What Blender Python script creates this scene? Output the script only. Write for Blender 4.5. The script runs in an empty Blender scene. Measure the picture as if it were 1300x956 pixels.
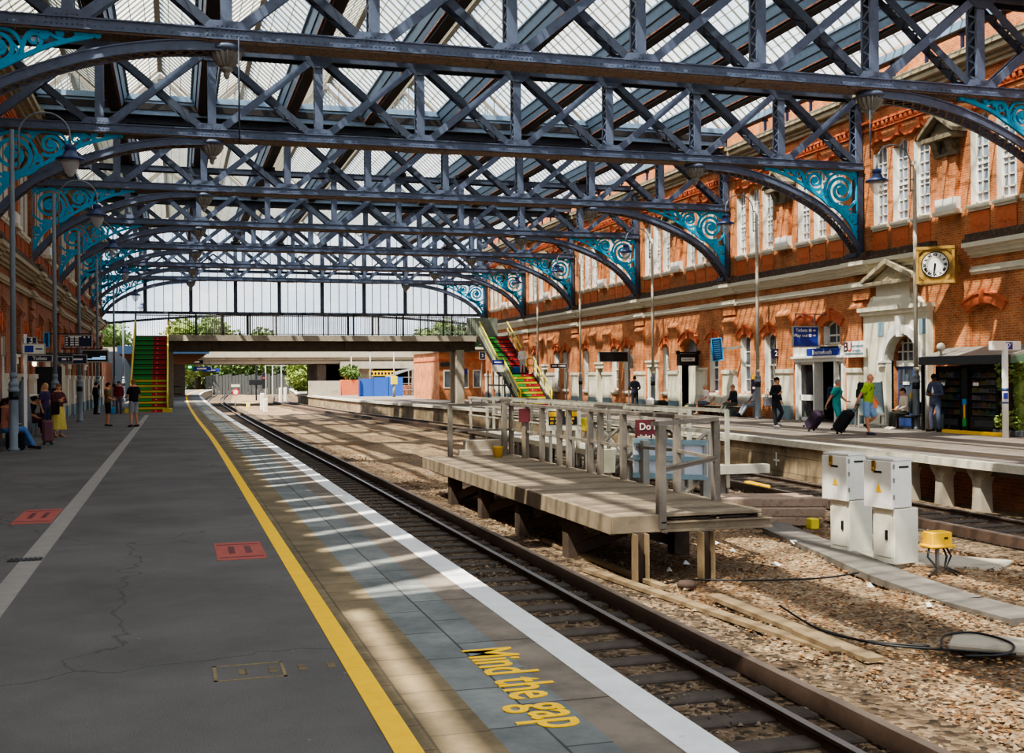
import bpy, math, random
from mathutils import Vector, Matrix
random.seed(7)
C = bpy.context.scene.collection
PI = math.pi
F_, YAW, ROLL, EYE = 1450.0, math.radians(16.4), math.radians(0.42), 1.8

# ---- survey helpers: turn a measured photo point into a place at a known depth -------------
_cy, _sy = math.cos(YAW), math.sin(YAW)
def _ray(u, v):
    a = u - 650; b = v - 478
    r = a*math.cos(ROLL) - b*math.sin(ROLL); d = a*math.sin(ROLL) + b*math.cos(ROLL)
    return r*_cy + F_*_sy, -r*_sy + F_*_cy, -d
def atz(u, v, z=0.0):
    x, y, q = _ray(u, v); t = (z - EYE)/q; return x*t, y*t
def aty(u, v, Y):
    x, y, q = _ray(u, v); t = Y/y; return x*t, EYE + q*t
def atx(u, v, X):
    x, y, q = _ray(u, v); t = X/x; return y*t, EYE + q*t

ORD = ['first','second','third','fourth','fifth','sixth','seventh','eighth','ninth','tenth','eleventh','twelfth',
       'thirteenth','fourteenth','fifteenth','sixteenth']

class MB:
    def __init__(s): s.v = []; s.f = []; s.m = []; s.sm = []
    def add(s, vs, fs, m=0, smooth=False):
        o = len(s.v); s.v += [tuple(p) for p in vs]
        for f in fs: s.f.append(tuple(i+o for i in f)); s.m.append(m); s.sm.append(smooth)
        return s
    def box(s, x0, x1, y0, y1, z0, z1, m=0):
        if x0 > x1: x0, x1 = x1, x0
        if y0 > y1: y0, y1 = y1, y0
        if z0 > z1: z0, z1 = z1, z0
        vs = [(x0,y0,z0),(x1,y0,z0),(x1,y1,z0),(x0,y1,z0),(x0,y0,z1),(x1,y0,z1),(x1,y1,z1),(x0,y1,z1)]
        return s.add(vs, [(0,3,2,1),(4,5,6,7),(0,1,5,4),(1,2,6,5),(2,3,7,6),(3,0,4,7)], m)
    def bbox(s, x0, x1, y0, y1, z0, z1, b=.02, m=0):
        # box with chamfered vertical and top edges
        pts = [(x0+b,y0),(x1-b,y0),(x1,y0+b),(x1,y1-b),(x1-b,y1),(x0+b,y1),(x0,y1-b),(x0,y0+b)]
        ins = [(x0+2*b,y0+b),(x1-2*b,y0+b),(x1-b,y0+2*b),(x1-b,y1-2*b),(x1-2*b,y1-b),(x0+2*b,y1-b),(x0+b,y1-2*b),(x0+b,y0+2*b)]
        vs = [(p[0],p[1],z0+b) for p in pts]+[(p[0],p[1],z1-b) for p in pts]+[(p[0],p[1],z1) for p in ins]+[(p[0],p[1],z0) for p in ins]
        fs = []
        for i in range(8):
            j = (i+1) % 8
            fs += [(i,j,j+8,i+8),(i+8,j+8,j+16,i+16),(i+24,j+24,j,i)]
        fs += [tuple(range(16,24)), tuple(reversed(range(24,32)))]
        return s.add(vs, fs, m)
    def bar(s, p, q, w, h, up=(0,0,1), m=0):
        p, q, up = Vector(p), Vector(q), Vector(up)
        d = (q-p).normalized(); a = d.cross(up)
        if a.length < 1e-6: a = d.cross(Vector((0,1,0)))
        a.normalize(); b = a.cross(d).normalized()
        a = a*w/2; b = b*h/2
        vs = [p-a-b,p+a-b,p+a+b,p-a+b,q-a-b,q+a-b,q+a+b,q-a+b]
        return s.add(vs, [(0,3,2,1),(4,5,6,7),(0,1,5,4),(1,2,6,5),(2,3,7,6),(3,0,4,7)], m)
    def tube(s, pts, r, n=8, m=0, cap=True, flat=1.0, side=None, smooth=True):
        pts = [Vector(p) for p in pts]
        if not isinstance(r, (list, tuple)): r = [r]*len(pts)
        rings = []; prev = None
        for i, p in enumerate(pts):
            d = (pts[min(i+1, len(pts)-1)] - pts[max(i-1, 0)]).normalized()
            if side is not None: a = Vector(side) - d*d.dot(Vector(side))
            elif prev is None:
                a = d.cross(Vector((0,0,1)));
                if a.length < 1e-3: a = Vector((1,0,0)) - d*d.x
            else: a = prev - d*d.dot(prev)
            a.normalize(); prev = a; b = d.cross(a)
            rings.append([p + a*r[i]*math.cos(2*PI*k/n) + b*r[i]*flat*math.sin(2*PI*k/n) for k in range(n)])
        return s.rings(rings, m, cap, smooth)
    def rings(s, rings, m=0, cap=True, smooth=True):
        n = len(rings[0]); vs = [q for rg in rings for q in rg]; fs = []
        for i in range(len(rings)-1):
            for k in range(n):
                k2 = (k+1) % n
                fs.append((i*n+k, i*n+k2, (i+1)*n+k2, (i+1)*n+k))
        s.add(vs, fs, m, smooth)
        if cap:
            o = len(s.v) - len(vs)
            s.f.append(tuple(o+k for k in reversed(range(n)))); s.m.append(m); s.sm.append(False)
            s.f.append(tuple(o+(len(rings)-1)*n+k for k in range(n))); s.m.append(m); s.sm.append(False)
        return s
    def lathe(s, c, prof, n=16, m=0, smooth=True, flute=0):
        rings = []
        for r, z in prof:
            rings.append([Vector((c[0]+r*(1-(flute if k % 2 else 0))*math.cos(2*PI*k/n), c[1]+r*(1-(flute if k % 2 else 0))*math.sin(2*PI*k/n), c[2]+z)) for k in range(n)])
        return s.rings(rings, m, True, smooth)
    def ell(s, c, rx, ry, rz, nu=12, nv=8, m=0, keep=None, M=None):
        vs = []; fs = []
        for j in range(nv+1):
            t = PI*j/nv
            for k in range(nu):
                p = 2*PI*k/nu
                q = Vector((rx*math.sin(t)*math.cos(p), ry*math.sin(t)*math.sin(p), rz*math.cos(t)))
                if M is not None: q = M @ q
                vs.append(Vector(c)+q)
        for j in range(nv):
            for k in range(nu):
                k2 = (k+1) % nu
                fs.append((j*nu+k, (j+1)*nu+k, (j+1)*nu+k2, j*nu+k2))
        if keep:
            fs = [f for f in fs if keep(sum((Vector(vs[i]) for i in f), Vector())/4 - Vector(c))]
        return s.add(vs, fs, m, True)
    def prism(s, pts, vec, m=0):
        vec = Vector(vec); n = len(pts); pts = [Vector(p) for p in pts]
        vs = pts + [p+vec for p in pts]
        fs = [tuple(reversed(range(n))), tuple(range(n, 2*n))] + [(i, (i+1) % n, (i+1) % n+n, i+n) for i in range(n)]
        return s.add(vs, fs, m)
    def ribbon(s, pts, w, y0, y1, m=0):
        # flat scroll strip: pts in (x,z), width list, extruded between y0 and y1
        n = len(pts); L = []; R = []
        if not isinstance(w, (list, tuple)): w = [w]*n
        for i, (x, z) in enumerate(pts):
            a = pts[max(i-1, 0)]; b = pts[min(i+1, n-1)]
            dx, dz = b[0]-a[0], b[1]-a[1]; l = math.hypot(dx, dz) or 1
            nx, nz = -dz/l*w[i]/2, dx/l*w[i]/2
            L.append((x+nx, z+nz)); R.append((x-nx, z-nz))
        vs = [(p[0], y0, p[1]) for p in L]+[(p[0], y0, p[1]) for p in R]+[(p[0], y1, p[1]) for p in L]+[(p[0], y1, p[1]) for p in R]
        fs = []
        for i in range(n-1):
            fs += [(i, i+1, n+i+1, n+i), (2*n+i, 3*n+i, 3*n+i+1, 2*n+i+1), (i, 2*n+i, 2*n+i+1, i+1), (n+i, n+i+1, 3*n+i+1, 3*n+i)]
        fs += [(0, n, 3*n, 2*n), (n-1, 3*n-1, 4*n-1, 2*n-1)]
        fs[-1] = (n-1, 3*n-1, 4*n-1, 2*n-1)
        return s.add(vs, fs, m)
    def quad(s, a, b, c, d, m=0): return s.add([a,b,c,d], [(0,1,2,3)], m)
    def xf(s, M):
        s.v = [tuple(M @ Vector(p)) for p in s.v]; return s
    def join(s, o, M=None):
        vs = o.v if M is None else [tuple(M @ Vector(p)) for p in o.v]
        k = len(s.v); s.v += vs; s.f += [tuple(i+k for i in f) for f in o.f]; s.m += o.m; s.sm += o.sm; return s
    def mesh(s, name, mats):
        me = bpy.data.meshes.new(name); me.from_pydata(s.v, [], s.f)
        if not isinstance(mats, (list, tuple)): mats = [mats]
        for q in mats: me.materials.append(q)
        me.polygons.foreach_set('material_index', [min(i, len(mats)-1) for i in s.m])
        me.polygons.foreach_set('use_smooth', s.sm)
        me.update(); return me
    def build(s, name, mats, parent=None, loc=None, rz=0):
        o = bpy.data.objects.new(name, s.mesh(name, mats)); C.objects.link(o)
        if parent: o.parent = parent
        if loc is not None: o.location = loc
        if rz: o.rotation_euler.z = rz
        return o

def fixn(me):
    import bmesh
    b = bmesh.new(); b.from_mesh(me); bmesh.ops.recalc_face_normals(b, faces=b.faces); b.to_mesh(me); b.free()

def tag(o, label, cat, group=None, kind=None):
    o['label'] = label; o['category'] = cat
    if group: o['group'] = group
    if kind: o['kind'] = kind
    return o
def thing(name, label, cat, loc=(0,0,0), rz=0, group=None, kind=None):
    o = bpy.data.objects.new(name, None); C.objects.link(o); o.location = loc; o.rotation_euler.z = rz
    o.empty_display_size = .1
    return tag(o, label, cat, group, kind)
def struct(o, label=None, cat=None):
    o['kind'] = 'structure'
    if label: o['label'] = label; o['category'] = cat
    return o
def dup(o, parent=None, loc=None, rz=None, label=None):
    c = o.copy(); C.objects.link(c)
    if parent: c.parent = parent
    if loc is not None: c.location = loc
    if rz is not None: c.rotation_euler.z = rz
    if label: c['label'] = label
    for ch in list(o.children): dup(ch, c)
    return c

_fc = {}
def text_mb(txt, size, align='CENTER', bold=.0, ext=.004):
    cu = bpy.data.curves.new('t', 'FONT'); cu.body = txt; cu.size = size; cu.align_x = align; cu.align_y = 'CENTER'
    cu.extrude = ext; cu.offset = bold; cu.resolution_u = 3
    o = bpy.data.objects.new('t', cu); C.objects.link(o)
    dg = bpy.context.evaluated_depsgraph_get(); dg.update()
    me = bpy.data.meshes.new_from_object(o.evaluated_get(dg))
    m = MB(); m.add([v.co.copy() for v in me.vertices], [tuple(p.vertices) for p in me.polygons])
    bpy.data.objects.remove(o); bpy.data.curves.remove(cu); bpy.data.meshes.remove(me)
    return m
M_FRONT = Matrix.Rotation(PI/2, 4, 'X')                       # reads from -Y
def face_mx(rz): return Matrix.Rotation(rz, 4, 'Z') @ M_FRONT
M_WALLR = face_mx(-PI/2)                                      # reads from -X
M_WALLL = face_mx(PI/2)
def lettering(txt, size, pos, M, mat, parent, align='CENTER', bold=.002, name='lettering'):
    m = text_mb(txt, size, align, bold); m.xf(Matrix.Translation(pos) @ M)
    return m.build(name, mat, parent)

# ---------------------------------------------------------------- materials
def _mat(name):
    m = bpy.data.materials.new(name); m.use_nodes = True; nt = m.node_tree; nt.nodes.clear()
    out = nt.nodes.new('ShaderNodeOutputMaterial'); return m, nt, out
def N(nt, t, **kw):
    n = nt.nodes.new(t)
    for k, v in kw.items():
        if k.startswith('_'): setattr(n, k[1:], v)
        else:
            key = k.replace('__', ' ')
            n.inputs[int(key[1:]) if key[0] == 'i' and key[1:].isdigit() else key].default_value = v
    return n
def ramp(nt, stops):
    r = nt.nodes.new('ShaderNodeValToRGB'); e = r.color_ramp.elements
    while len(e) < len(stops): e.new(.5)
    for q, (p, c) in zip(e, stops): q.position = p; q.color = (*c, 1)
    return r
def mixc(nt, fac, a, b, mode='MIX'):
    m = nt.nodes.new('ShaderNodeMix'); m.data_type = 'RGBA'; m.blend_type = mode
    for sock, val in ((m.inputs[0], fac), (m.inputs[6], a), (m.inputs[7], b)):
        if hasattr(val, 'links') or hasattr(val, 'is_linked'): nt.links.new(val, sock)
        else: sock.default_value = val if not isinstance(val, tuple) or len(val) == 4 else (*val, 1)
    return m.outputs[2]
def hexc(h):
    h = h.lstrip('#'); c = [int(h[i:i+2], 16)/255 for i in (0, 2, 4)]
    return tuple(((x+.055)/1.055)**2.4 if x > .04045 else x/12.92 for x in c)

def plain(name, col, rough=.6, metal=0, var=.12, scale=6, bump=.0, emit=0, dirt=None, spec=.4):
    if isinstance(col, str): col = hexc(col)
    m, nt, out = _mat(name); L = nt.links.new
    b = N(nt, 'ShaderNodeBsdfPrincipled', Roughness=rough, Metallic=metal); b.inputs['Specular IOR Level'].default_value = spec
    tc = N(nt, 'ShaderNodeTexCoord'); nz = N(nt, 'ShaderNodeTexNoise', Scale=scale, Detail=5.0, Roughness=.65)
    L(tc.outputs['Object'], nz.inputs['Vector'])
    r = ramp(nt, [(.3, tuple(c*(1-var) for c in col)), (.7, tuple(min(1, c*(1+var)) for c in col))])
    L(nz.outputs['Fac'], r.inputs[0]); colout = r.outputs[0]
    if dirt:
        n2 = N(nt, 'ShaderNodeTexNoise', Scale=dirt[2], Detail=6.0, Roughness=.7); L(tc.outputs['Object'], n2.inputs['Vector'])
        r2 = ramp(nt, [(dirt[1], (0,0,0)), (min(1, dirt[1]+.18), (1,1,1))]); L(n2.outputs['Fac'], r2.inputs[0])
        colout = mixc(nt, r2.outputs[0], colout, hexc(dirt[0]))
    L(colout, b.inputs['Base Color'])
    if emit:
        L(colout, b.inputs['Emission Color']); b.inputs['Emission Strength'].default_value = emit
    if bump:
        bp = N(nt, 'ShaderNodeBump', Strength=bump, Distance=.02); L(nz.outputs['Fac'], bp.inputs['Height']); L(bp.outputs[0], b.inputs['Normal'])
    L(b.outputs[0], out.inputs[0]); return m

def asphalt_mat(name, col, patch):
    # worn tarmac: fine pale grit, broad stains and a few hairline cracks
    m, nt, out = _mat(name); L = nt.links.new; c = hexc(col)
    b = N(nt, 'ShaderNodeBsdfPrincipled', Roughness=.92); b.inputs['Specular IOR Level'].default_value = .2
    g = N(nt, 'ShaderNodeNewGeometry')
    n1 = N(nt, 'ShaderNodeTexNoise', Scale=.55, Detail=8.0, Roughness=.65); L(g.outputs['Position'], n1.inputs['Vector'])
    r1 = ramp(nt, [(.32, hexc(patch)), (.62, c)]); L(n1.outputs['Fac'], r1.inputs[0])
    n2 = N(nt, 'ShaderNodeTexNoise', Scale=95.0, Detail=3.0, Roughness=.8); L(g.outputs['Position'], n2.inputs['Vector'])
    r2 = ramp(nt, [(.35, (.72,.72,.72)), (.66, (1.12,1.12,1.12)), ]); L(n2.outputs['Fac'], r2.inputs[0])
    col1 = mixc(nt, 1.0, r1.outputs[0], r2.outputs[0], 'MULTIPLY')
    v = N(nt, 'ShaderNodeTexVoronoi', Scale=3.4); L(g.outputs['Position'], v.inputs['Vector'])
    r3 = ramp(nt, [(.0, (.55,.55,.55)), (.055, (0,0,0))]); L(v.outputs['Distance'], r3.inputs[0])
    col2 = mixc(nt, r3.outputs[0], col1, hexc('#a5a19c'))
    v2 = N(nt, 'ShaderNodeTexVoronoi', Scale=.22, _feature='DISTANCE_TO_EDGE')
    nd = N(nt, 'ShaderNodeTexNoise', Scale=1.2, Detail=5.0); L(g.outputs['Position'], nd.inputs['Vector'])
    ad = N(nt, 'ShaderNodeVectorMath', _operation='ADD'); L(g.outputs['Position'], ad.inputs[0]); L(nd.outputs['Color'], ad.inputs[1]); L(ad.outputs[0], v2.inputs['Vector'])
    r4 = ramp(nt, [(.0, (.6,.6,.6)), (.004, (0,0,0))]); L(v2.outputs['Distance'], r4.inputs[0])
    L(mixc(nt, r4.outputs[0], col2, hexc('#3c3a39')), b.inputs['Base Color'])
    bp = N(nt, 'ShaderNodeBump', Strength=.25, Distance=.01); L(n2.outputs['Fac'], bp.inputs['Height']); L(bp.outputs[0], b.inputs['Normal'])
    L(b.outputs[0], out.inputs[0]); return m

def brick_mat(name, c1, c2, mortar, bw=.225, bh=.075, dirt=.0, horizontal=False, ms=.012, vary=True, dirtcol='#3b2a22'):
    m, nt, out = _mat(name); L = nt.links.new
    b = N(nt, 'ShaderNodeBsdfPrincipled', Roughness=.85); b.inputs['Specular IOR Level'].default_value = .2
    g = N(nt, 'ShaderNodeNewGeometry'); sp = N(nt, 'ShaderNodeSeparateXYZ'); L(g.outputs['Position'], sp.inputs[0])
    cb = N(nt, 'ShaderNodeCombineXYZ')
    if horizontal: L(sp.outputs[1], cb.inputs[0]); L(sp.outputs[0], cb.inputs[1])
    else:
        ad = N(nt, 'ShaderNodeMath', _operation='ADD'); L(sp.outputs[0], ad.inputs[0]); L(sp.outputs[1], ad.inputs[1])
        L(ad.outputs[0], cb.inputs[0]); L(sp.outputs[2], cb.inputs[1])
    bt = N(nt, 'ShaderNodeTexBrick', Scale=1.0); bt.inputs['Color1'].default_value = (*hexc(c1), 1); bt.inputs['Color2'].default_value = (*hexc(c2), 1)
    bt.inputs['Mortar'].default_value = (*hexc(mortar), 1); bt.inputs['Mortar Size'].default_value = ms
    bt.inputs['Brick Width'].default_value = bw; bt.inputs['Row Height'].default_value = bh
    L(cb.outputs[0], bt.inputs['Vector'])
    nz = N(nt, 'ShaderNodeTexNoise', Scale=1.3, Detail=8.0, Roughness=.7); L(g.outputs['Position'], nz.inputs['Vector'])
    r = ramp(nt, [(.35, (.55,.55,.55)), (.6, (1.08,1.05,1.0))]); L(nz.outputs['Fac'], r.inputs[0])
    col = mixc(nt, 1.0, bt.outputs['Color'], r.outputs[0], 'MULTIPLY')
    if dirt:
        n2 = N(nt, 'ShaderNodeTexNoise', Scale=.45, Detail=8.0, Roughness=.75); L(g.outputs['Position'], n2.inputs['Vector'])
        r2 = ramp(nt, [(.52, (0,0,0)), (.75, (dirt,)*3)]); L(n2.outputs['Fac'], r2.inputs[0])
        col = mixc(nt, r2.outputs[0], col, hexc(dirtcol))
    L(col, b.inputs['Base Color'])
    bp = N(nt, 'ShaderNodeBump', Strength=.35, Distance=.01); bp.invert = True; L(bt.outputs['Fac'], bp.inputs['Height']); L(bp.outputs[0], b.inputs['Normal'])
    L(b.outputs[0], out.inputs[0]); return m

def stone_ground(name, cols, scale=18, rough=.9, bump=.8, leaf=None):
    m, nt, out = _mat(name); L = nt.links.new
    b = N(nt, 'ShaderNodeBsdfPrincipled', Roughness=rough); b.inputs['Specular IOR Level'].default_value = .15
    g = N(nt, 'ShaderNodeNewGeometry')
    v = N(nt, 'ShaderNodeTexVoronoi', Scale=scale); L(g.outputs['Position'], v.inputs['Vector'])
    sp = N(nt, 'ShaderNodeSeparateColor'); L(v.outputs['Color'], sp.inputs[0])
    r = ramp(nt, [(i/(len(cols)-1), hexc(c)) for i, c in enumerate(cols)]); L(sp.outputs[0], r.inputs[0])
    n = N(nt, 'ShaderNodeTexNoise', Scale=.35, Detail=7.0, Roughness=.7); L(g.outputs['Position'], n.inputs['Vector'])
    r2 = ramp(nt, [(.35, (.45,.42,.4)), (.65, (1.2,1.15,1.1))]); L(n.outputs['Fac'], r2.inputs[0])
    col = mixc(nt, 1.0, r.outputs[0], r2.outputs[0], 'MULTIPLY')
    if leaf:
        n2 = N(nt, 'ShaderNodeTexNoise', Scale=.6, Detail=9.0, Roughness=.8); L(g.outputs['Position'], n2.inputs['Vector'])
        r3 = ramp(nt, [(.5, (0,0,0)), (.62, (.75,.75,.75))]); L(n2.outputs['Fac'], r3.inputs[0])
        v2 = N(nt, 'ShaderNodeTexVoronoi', Scale=scale*1.4); L(g.outputs['Position'], v2.inputs['Vector'])
        s2 = N(nt, 'ShaderNodeSeparateColor'); L(v2.outputs['Color'], s2.inputs[0])
        rl = ramp(nt, [(i/(len(leaf)-1), hexc(c)) for i, c in enumerate(leaf)]); L(s2.outputs[1], rl.inputs[0])
        col = mixc(nt, r3.outputs[0], col, rl.outputs[0])
    L(col, b.inputs['Base Color'])
    bp = N(nt, 'ShaderNodeBump', Strength=bump, Distance=.04); bp.invert = True; L(v.outputs['Distance'], bp.inputs['Height']); L(bp.outputs[0], b.inputs['Normal'])
    L(b.outputs[0], out.inputs[0]); return m

def glass_mat(name, clear=.5, tint=(.93,.96,.97), dirt=.3, scale=1.2, diff=(.85,.88,.86)):
    # weathered roof glazing: part clear, part white and translucent
    m, nt, out = _mat(name); L = nt.links.new
    tr = N(nt, 'ShaderNodeBsdfTransparent'); tr.inputs[0].default_value = (*tint, 1)
    tl = N(nt, 'ShaderNodeBsdfTranslucent'); tl.inputs[0].default_value = (*diff, 1)
    df = N(nt, 'ShaderNodeBsdfDiffuse'); df.inputs[0].default_value = (*[c*.8 for c in diff], 1)
    ms = N(nt, 'ShaderNodeMixShader', Fac=.25); L(tl.outputs[0], ms.inputs[1]); L(df.outputs[0], ms.inputs[2])
    g = N(nt, 'ShaderNodeNewGeometry'); n = N(nt, 'ShaderNodeTexNoise', Scale=scale, Detail=7.0, Roughness=.7); L(g.outputs['Position'], n.inputs['Vector'])
    r = ramp(nt, [(.3, (max(0, clear-dirt),)*3), (.7, (min(1, clear+dirt),)*3)]); L(n.outputs['Fac'], r.inputs[0])
    mx = N(nt, 'ShaderNodeMixShader'); L(r.outputs[0], mx.inputs[0]); L(ms.outputs[0], mx.inputs[1]); L(tr.outputs[0], mx.inputs[2])
    L(mx.outputs[0], out.inputs[0]); return m

def pane_mat(name, tint, alpha=.35, rough=.05):
    # window pane: reflective dark glass that still lets some light through
    m, nt, out = _mat(name); L = nt.links.new
    b = N(nt, 'ShaderNodeBsdfPrincipled', Roughness=rough); b.inputs['Base Color'].default_value = (*hexc(tint), 1); b.inputs['Specular IOR Level'].default_value = .7
    tr = N(nt, 'ShaderNodeBsdfTransparent'); mx = N(nt, 'ShaderNodeMixShader', Fac=alpha)
    tc = N(nt, 'ShaderNodeTexCoord'); n = N(nt, 'ShaderNodeTexNoise', Scale=1.5); L(tc.outputs['Object'], n.inputs['Vector'])
    bp = N(nt, 'ShaderNodeBump', Strength=.08, Distance=.02); L(n.outputs['Fac'], bp.inputs['Height']); L(bp.outputs[0], b.inputs['Normal'])
    L(b.outputs[0], mx.inputs[1]); L(tr.outputs[0], mx.inputs[2]); L(mx.outputs[0], out.inputs[0]); return m

M = {}
M['brick'] = brick_mat('brick', '#d3804f', '#bf6b40', '#c09c78', dirt=.28, dirtcol='#5b4030')
M['brick_red'] = plain('brick_red', '#c26843', .8, var=.16, scale=9)
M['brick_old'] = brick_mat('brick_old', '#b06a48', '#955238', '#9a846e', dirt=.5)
M['cream'] = plain('cream', '#d8d2bd', .6, var=.08, scale=3, dirt=('#8f8873', .62, 5))
M['stone'] = plain('stone', '#a79c83', .8, var=.14, scale=4, dirt=('#5e5849', .58, 3), bump=.2)
M['stonedark'] = plain('stonedark', '#7d735f', .85, var=.2, scale=5, dirt=('#3e3a30', .5, 3), bump=.3)
M['ledge'] = plain('ledge', '#57483d', .9, var=.35, scale=7, dirt=('#9a7d63', .55, 6), bump=.5)
M['white'] = plain('white', '#e6e4dc', .45, var=.05)
M['whitedirty'] = plain('whitedirty', '#dcd9c8', .5, var=.08, scale=3, dirt=('#b58a55', .68, 4))
M['paleblue'] = plain('paleblue', '#7d96a0', .6, var=.1)
M['steel'] = plain('steel', '#556077', .45, metal=.0, var=.16, scale=5, dirt=('#3d4453', .55, 4), spec=.5)
M['steeldark'] = plain('steeldark', '#3a4252', .5, var=.2, scale=5, dirt=('#63554a', .66, 5))
M['soffit'] = plain('soffit', '#7a6757', .7, var=.25, scale=8, dirt=('#3a322c', .52, 6))  # paint dirt plus light bounced off the ballast, both put into the brown
M['valley'] = plain('valley', '#7990a8', .5, var=.15, scale=3, dirt=('#5b6c82', .55, 3))
M['valleydark'] = plain('valleydark', '#231f20', .7, var=.25, scale=4)
M['rustedge'] = plain('rustedge', '#7d5442', .75, var=.25, scale=6)
M['navy'] = plain('navy', '#34487a', .45, var=.12)
M['teal'] = plain('teal', '#16a2cf', .4, var=.1, scale=5, dirt=('#0f7cab', .56, 6))
M['glazbar'] = plain('glazbar', '#8a8778', .6, var=.15)
M['ridge'] = plain('ridge', '#7c7261', .7, var=.2)
M['roofglass'] = glass_mat('roofglass', .58, dirt=.3, diff=(.92,.93,.90))
M['shadeglass'] = glass_mat('shadeglass', .02, dirt=.02, diff=(.42,.43,.40))  # near-opaque glass, added to keep sun off the platform edge and near track
M['clearglass'] = glass_mat('clearglass', .92, dirt=.05)
M['screenglass'] = glass_mat('screenglass', .72, dirt=.15, scale=.6, diff=(.85,.9,.93))
M['pane'] = pane_mat('pane', '#4b525c', .12)
M['paneupper'] = pane_mat('paneupper', '#8d96a4', .08)
M['shopglass'] = pane_mat('shopglass', '#20242a', .6)
M['asphalt'] = asphalt_mat('asphalt', '#6e6b69', '#5b5957')
M['asphalt_r'] = asphalt_mat('asphalt_r', '#877d74', '#6e655d')
M['slab'] = brick_mat('slab', '#7f8485', '#6e7374', '#4c4c4c', bw=.75, bh=.60, horizontal=True, ms=.008, dirt=.25, dirtcol='#6e675e')
M['coping'] = brick_mat('coping', '#847c73', '#766d64', '#4d463f', bw=1.5, bh=2.0, horizontal=True, ms=.01, dirt=.4, dirtcol='#6a5f54')
M['tactile'] = brick_mat('tactile', '#857860', '#786b56', '#62594a', bw=.4, bh=.4, horizontal=True, ms=.008, dirt=.4, dirtcol='#5f5848')
M['yellowline'] = plain('yellowline', '#ffc60a', .7, var=.1, scale=8, dirt=('#c69a1c', .64, 9))
M['whiteline'] = plain('whiteline', '#d5d6d6', .75, var=.1, scale=5, dirt=('#9a9a97', .6, 7))
M['greyline'] = plain('greyline', '#8d8883', .85, var=.12, scale=5)
M['redpatch'] = plain('redpatch', '#a3564d', .8, var=.15, scale=9, dirt=('#7f4a44', .55, 8))
M['facewall'] = brick_mat('facewall', '#a08f76', '#8b7a63', '#6a5d4d', bw=.9, bh=.45, dirt=.7, dirtcol='#4b4036', ms=.01)
M['ballast'] = stone_ground('ballast', ['#352f28', '#5a4c3e', '#766653', '#8c7a66', '#4a3f35'], 16)
M['ground'] = stone_ground('ground', ['#7d6c59', '#a39079', '#64543f', '#b8a68c', '#87705a'], 22, leaf=['#63442e', '#8d6541', '#49321f', '#ab845a', '#6f4d34'])
M['stones'] = plain('stones', '#675a4d', .95, var=.3, scale=3, spec=.05)
M['leaves'] = plain('leaves', '#6f4f37', .95, var=.4, scale=4, spec=.05)
M['leaves2'] = plain('leaves2', '#8d6a4a', .95, var=.3, spec=.05); M['leaves3'] = plain('leaves3', '#4a3527', .95, var=.3, spec=.05); M['leaves4'] = plain('leaves4', '#a58b6d', .95, var=.25, spec=.05)
M['stones2'] = plain('stones2', '#4c4239', .95, var=.3, spec=.05); M['stones3'] = plain('stones3', '#887866', .95, var=.3, spec=.05)
M['postwood'] = plain('postwood', '#756d63', .85, var=.2, scale=4, dirt=('#8f8470', .6, 6))
M['timber2'] = plain('timber2', '#6d604f', .85, var=.2, scale=4)
M['plankwood'] = plain('plankwood', '#7d6a50', .9, var=.25, scale=3)
M['litter'] = plain('litter', '#d9d9d4', .6, var=.1)
M['railtop'] = plain('railtop', '#8e8a88', .35, metal=.7, var=.1)
M['rail'] = plain('rail', '#4a3a30', .75, var=.2, scale=9)
M['sleeper'] = plain('sleeper', '#4d443d', .9, var=.25, scale=5, bump=.4)
M['concrete'] = plain('concrete', '#a69c8b', .85, var=.12, scale=3, dirt=('#6f675a', .56, 1.5), bump=.15)
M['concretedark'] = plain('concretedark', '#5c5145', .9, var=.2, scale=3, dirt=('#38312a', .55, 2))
M['timber'] = plain('timber', '#827460', .85, var=.22, scale=3, dirt=('#5f5140', .58, 5), bump=.3)
M['timberdark'] = plain('timberdark', '#4a3d33', .9, var=.25, scale=4, bump=.3)
M['timberold'] = plain('timberold', '#9c8674', .9, var=.25, scale=4, dirt=('#5d4c3f', .55, 4), bump=.5)
M['galv'] = plain('galv', '#8a8780', .5, metal=.15, var=.12, scale=5)
M['galvlight'] = plain('galvlight', '#aaa698', .55, var=.12, scale=5, dirt=('#8f8874', .6, 5))
M['postgrey'] = plain('postgrey', '#7b868f', .45, var=.08, scale=4)
M['lampblue'] = plain('lampblue', '#2b3d6b', .4)
M['lampglass'] = pane_mat('lampglass', '#d5d6d6', .55, .15)
M['black'] = plain('black', '#16171a', .5, var=.2)
M['blackgloss'] = plain('blackgloss', '#15161a', .2, var=.1)
M['darkgrey'] = plain('darkgrey', '#3a3c40', .6)
M['yellow'] = plain('yellow', '#f2bb0c', .5, var=.05)
M['handyellow'] = plain('handyellow', '#d8c431', .5, var=.08)
M['green'] = plain('green', '#3aa548', .6, var=.1)
M['red'] = plain('red', '#c93036', .6, var=.1)
M['stairdark'] = plain('stairdark', '#302a28', .8, var=.15)
M['signblue'] = plain('signblue', '#24348f', .5, var=.05)
M['signnavy'] = plain('signnavy', '#181c3f', .5, var=.05)
M['cyan'] = plain('cyan', '#1f8fd0', .4, var=.05)
M['screen'] = plain('screen', '#0b2c4a', .3, var=.1)
M['maroon'] = plain('maroon', '#5f2229', .6, var=.1)
M['gold'] = plain('gold', '#a98645', .45, var=.15, scale=8, dirt=('#6d5528', .6, 6))
M['brass'] = plain('brass', '#9a7d2e', .4, metal=.6)
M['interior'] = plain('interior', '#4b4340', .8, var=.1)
M['interiorlight'] = plain('interiorlight', '#a59a88', .8, var=.1)
M['hoarding'] = plain('hoarding', '#2b58a8', .6, var=.1)
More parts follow.
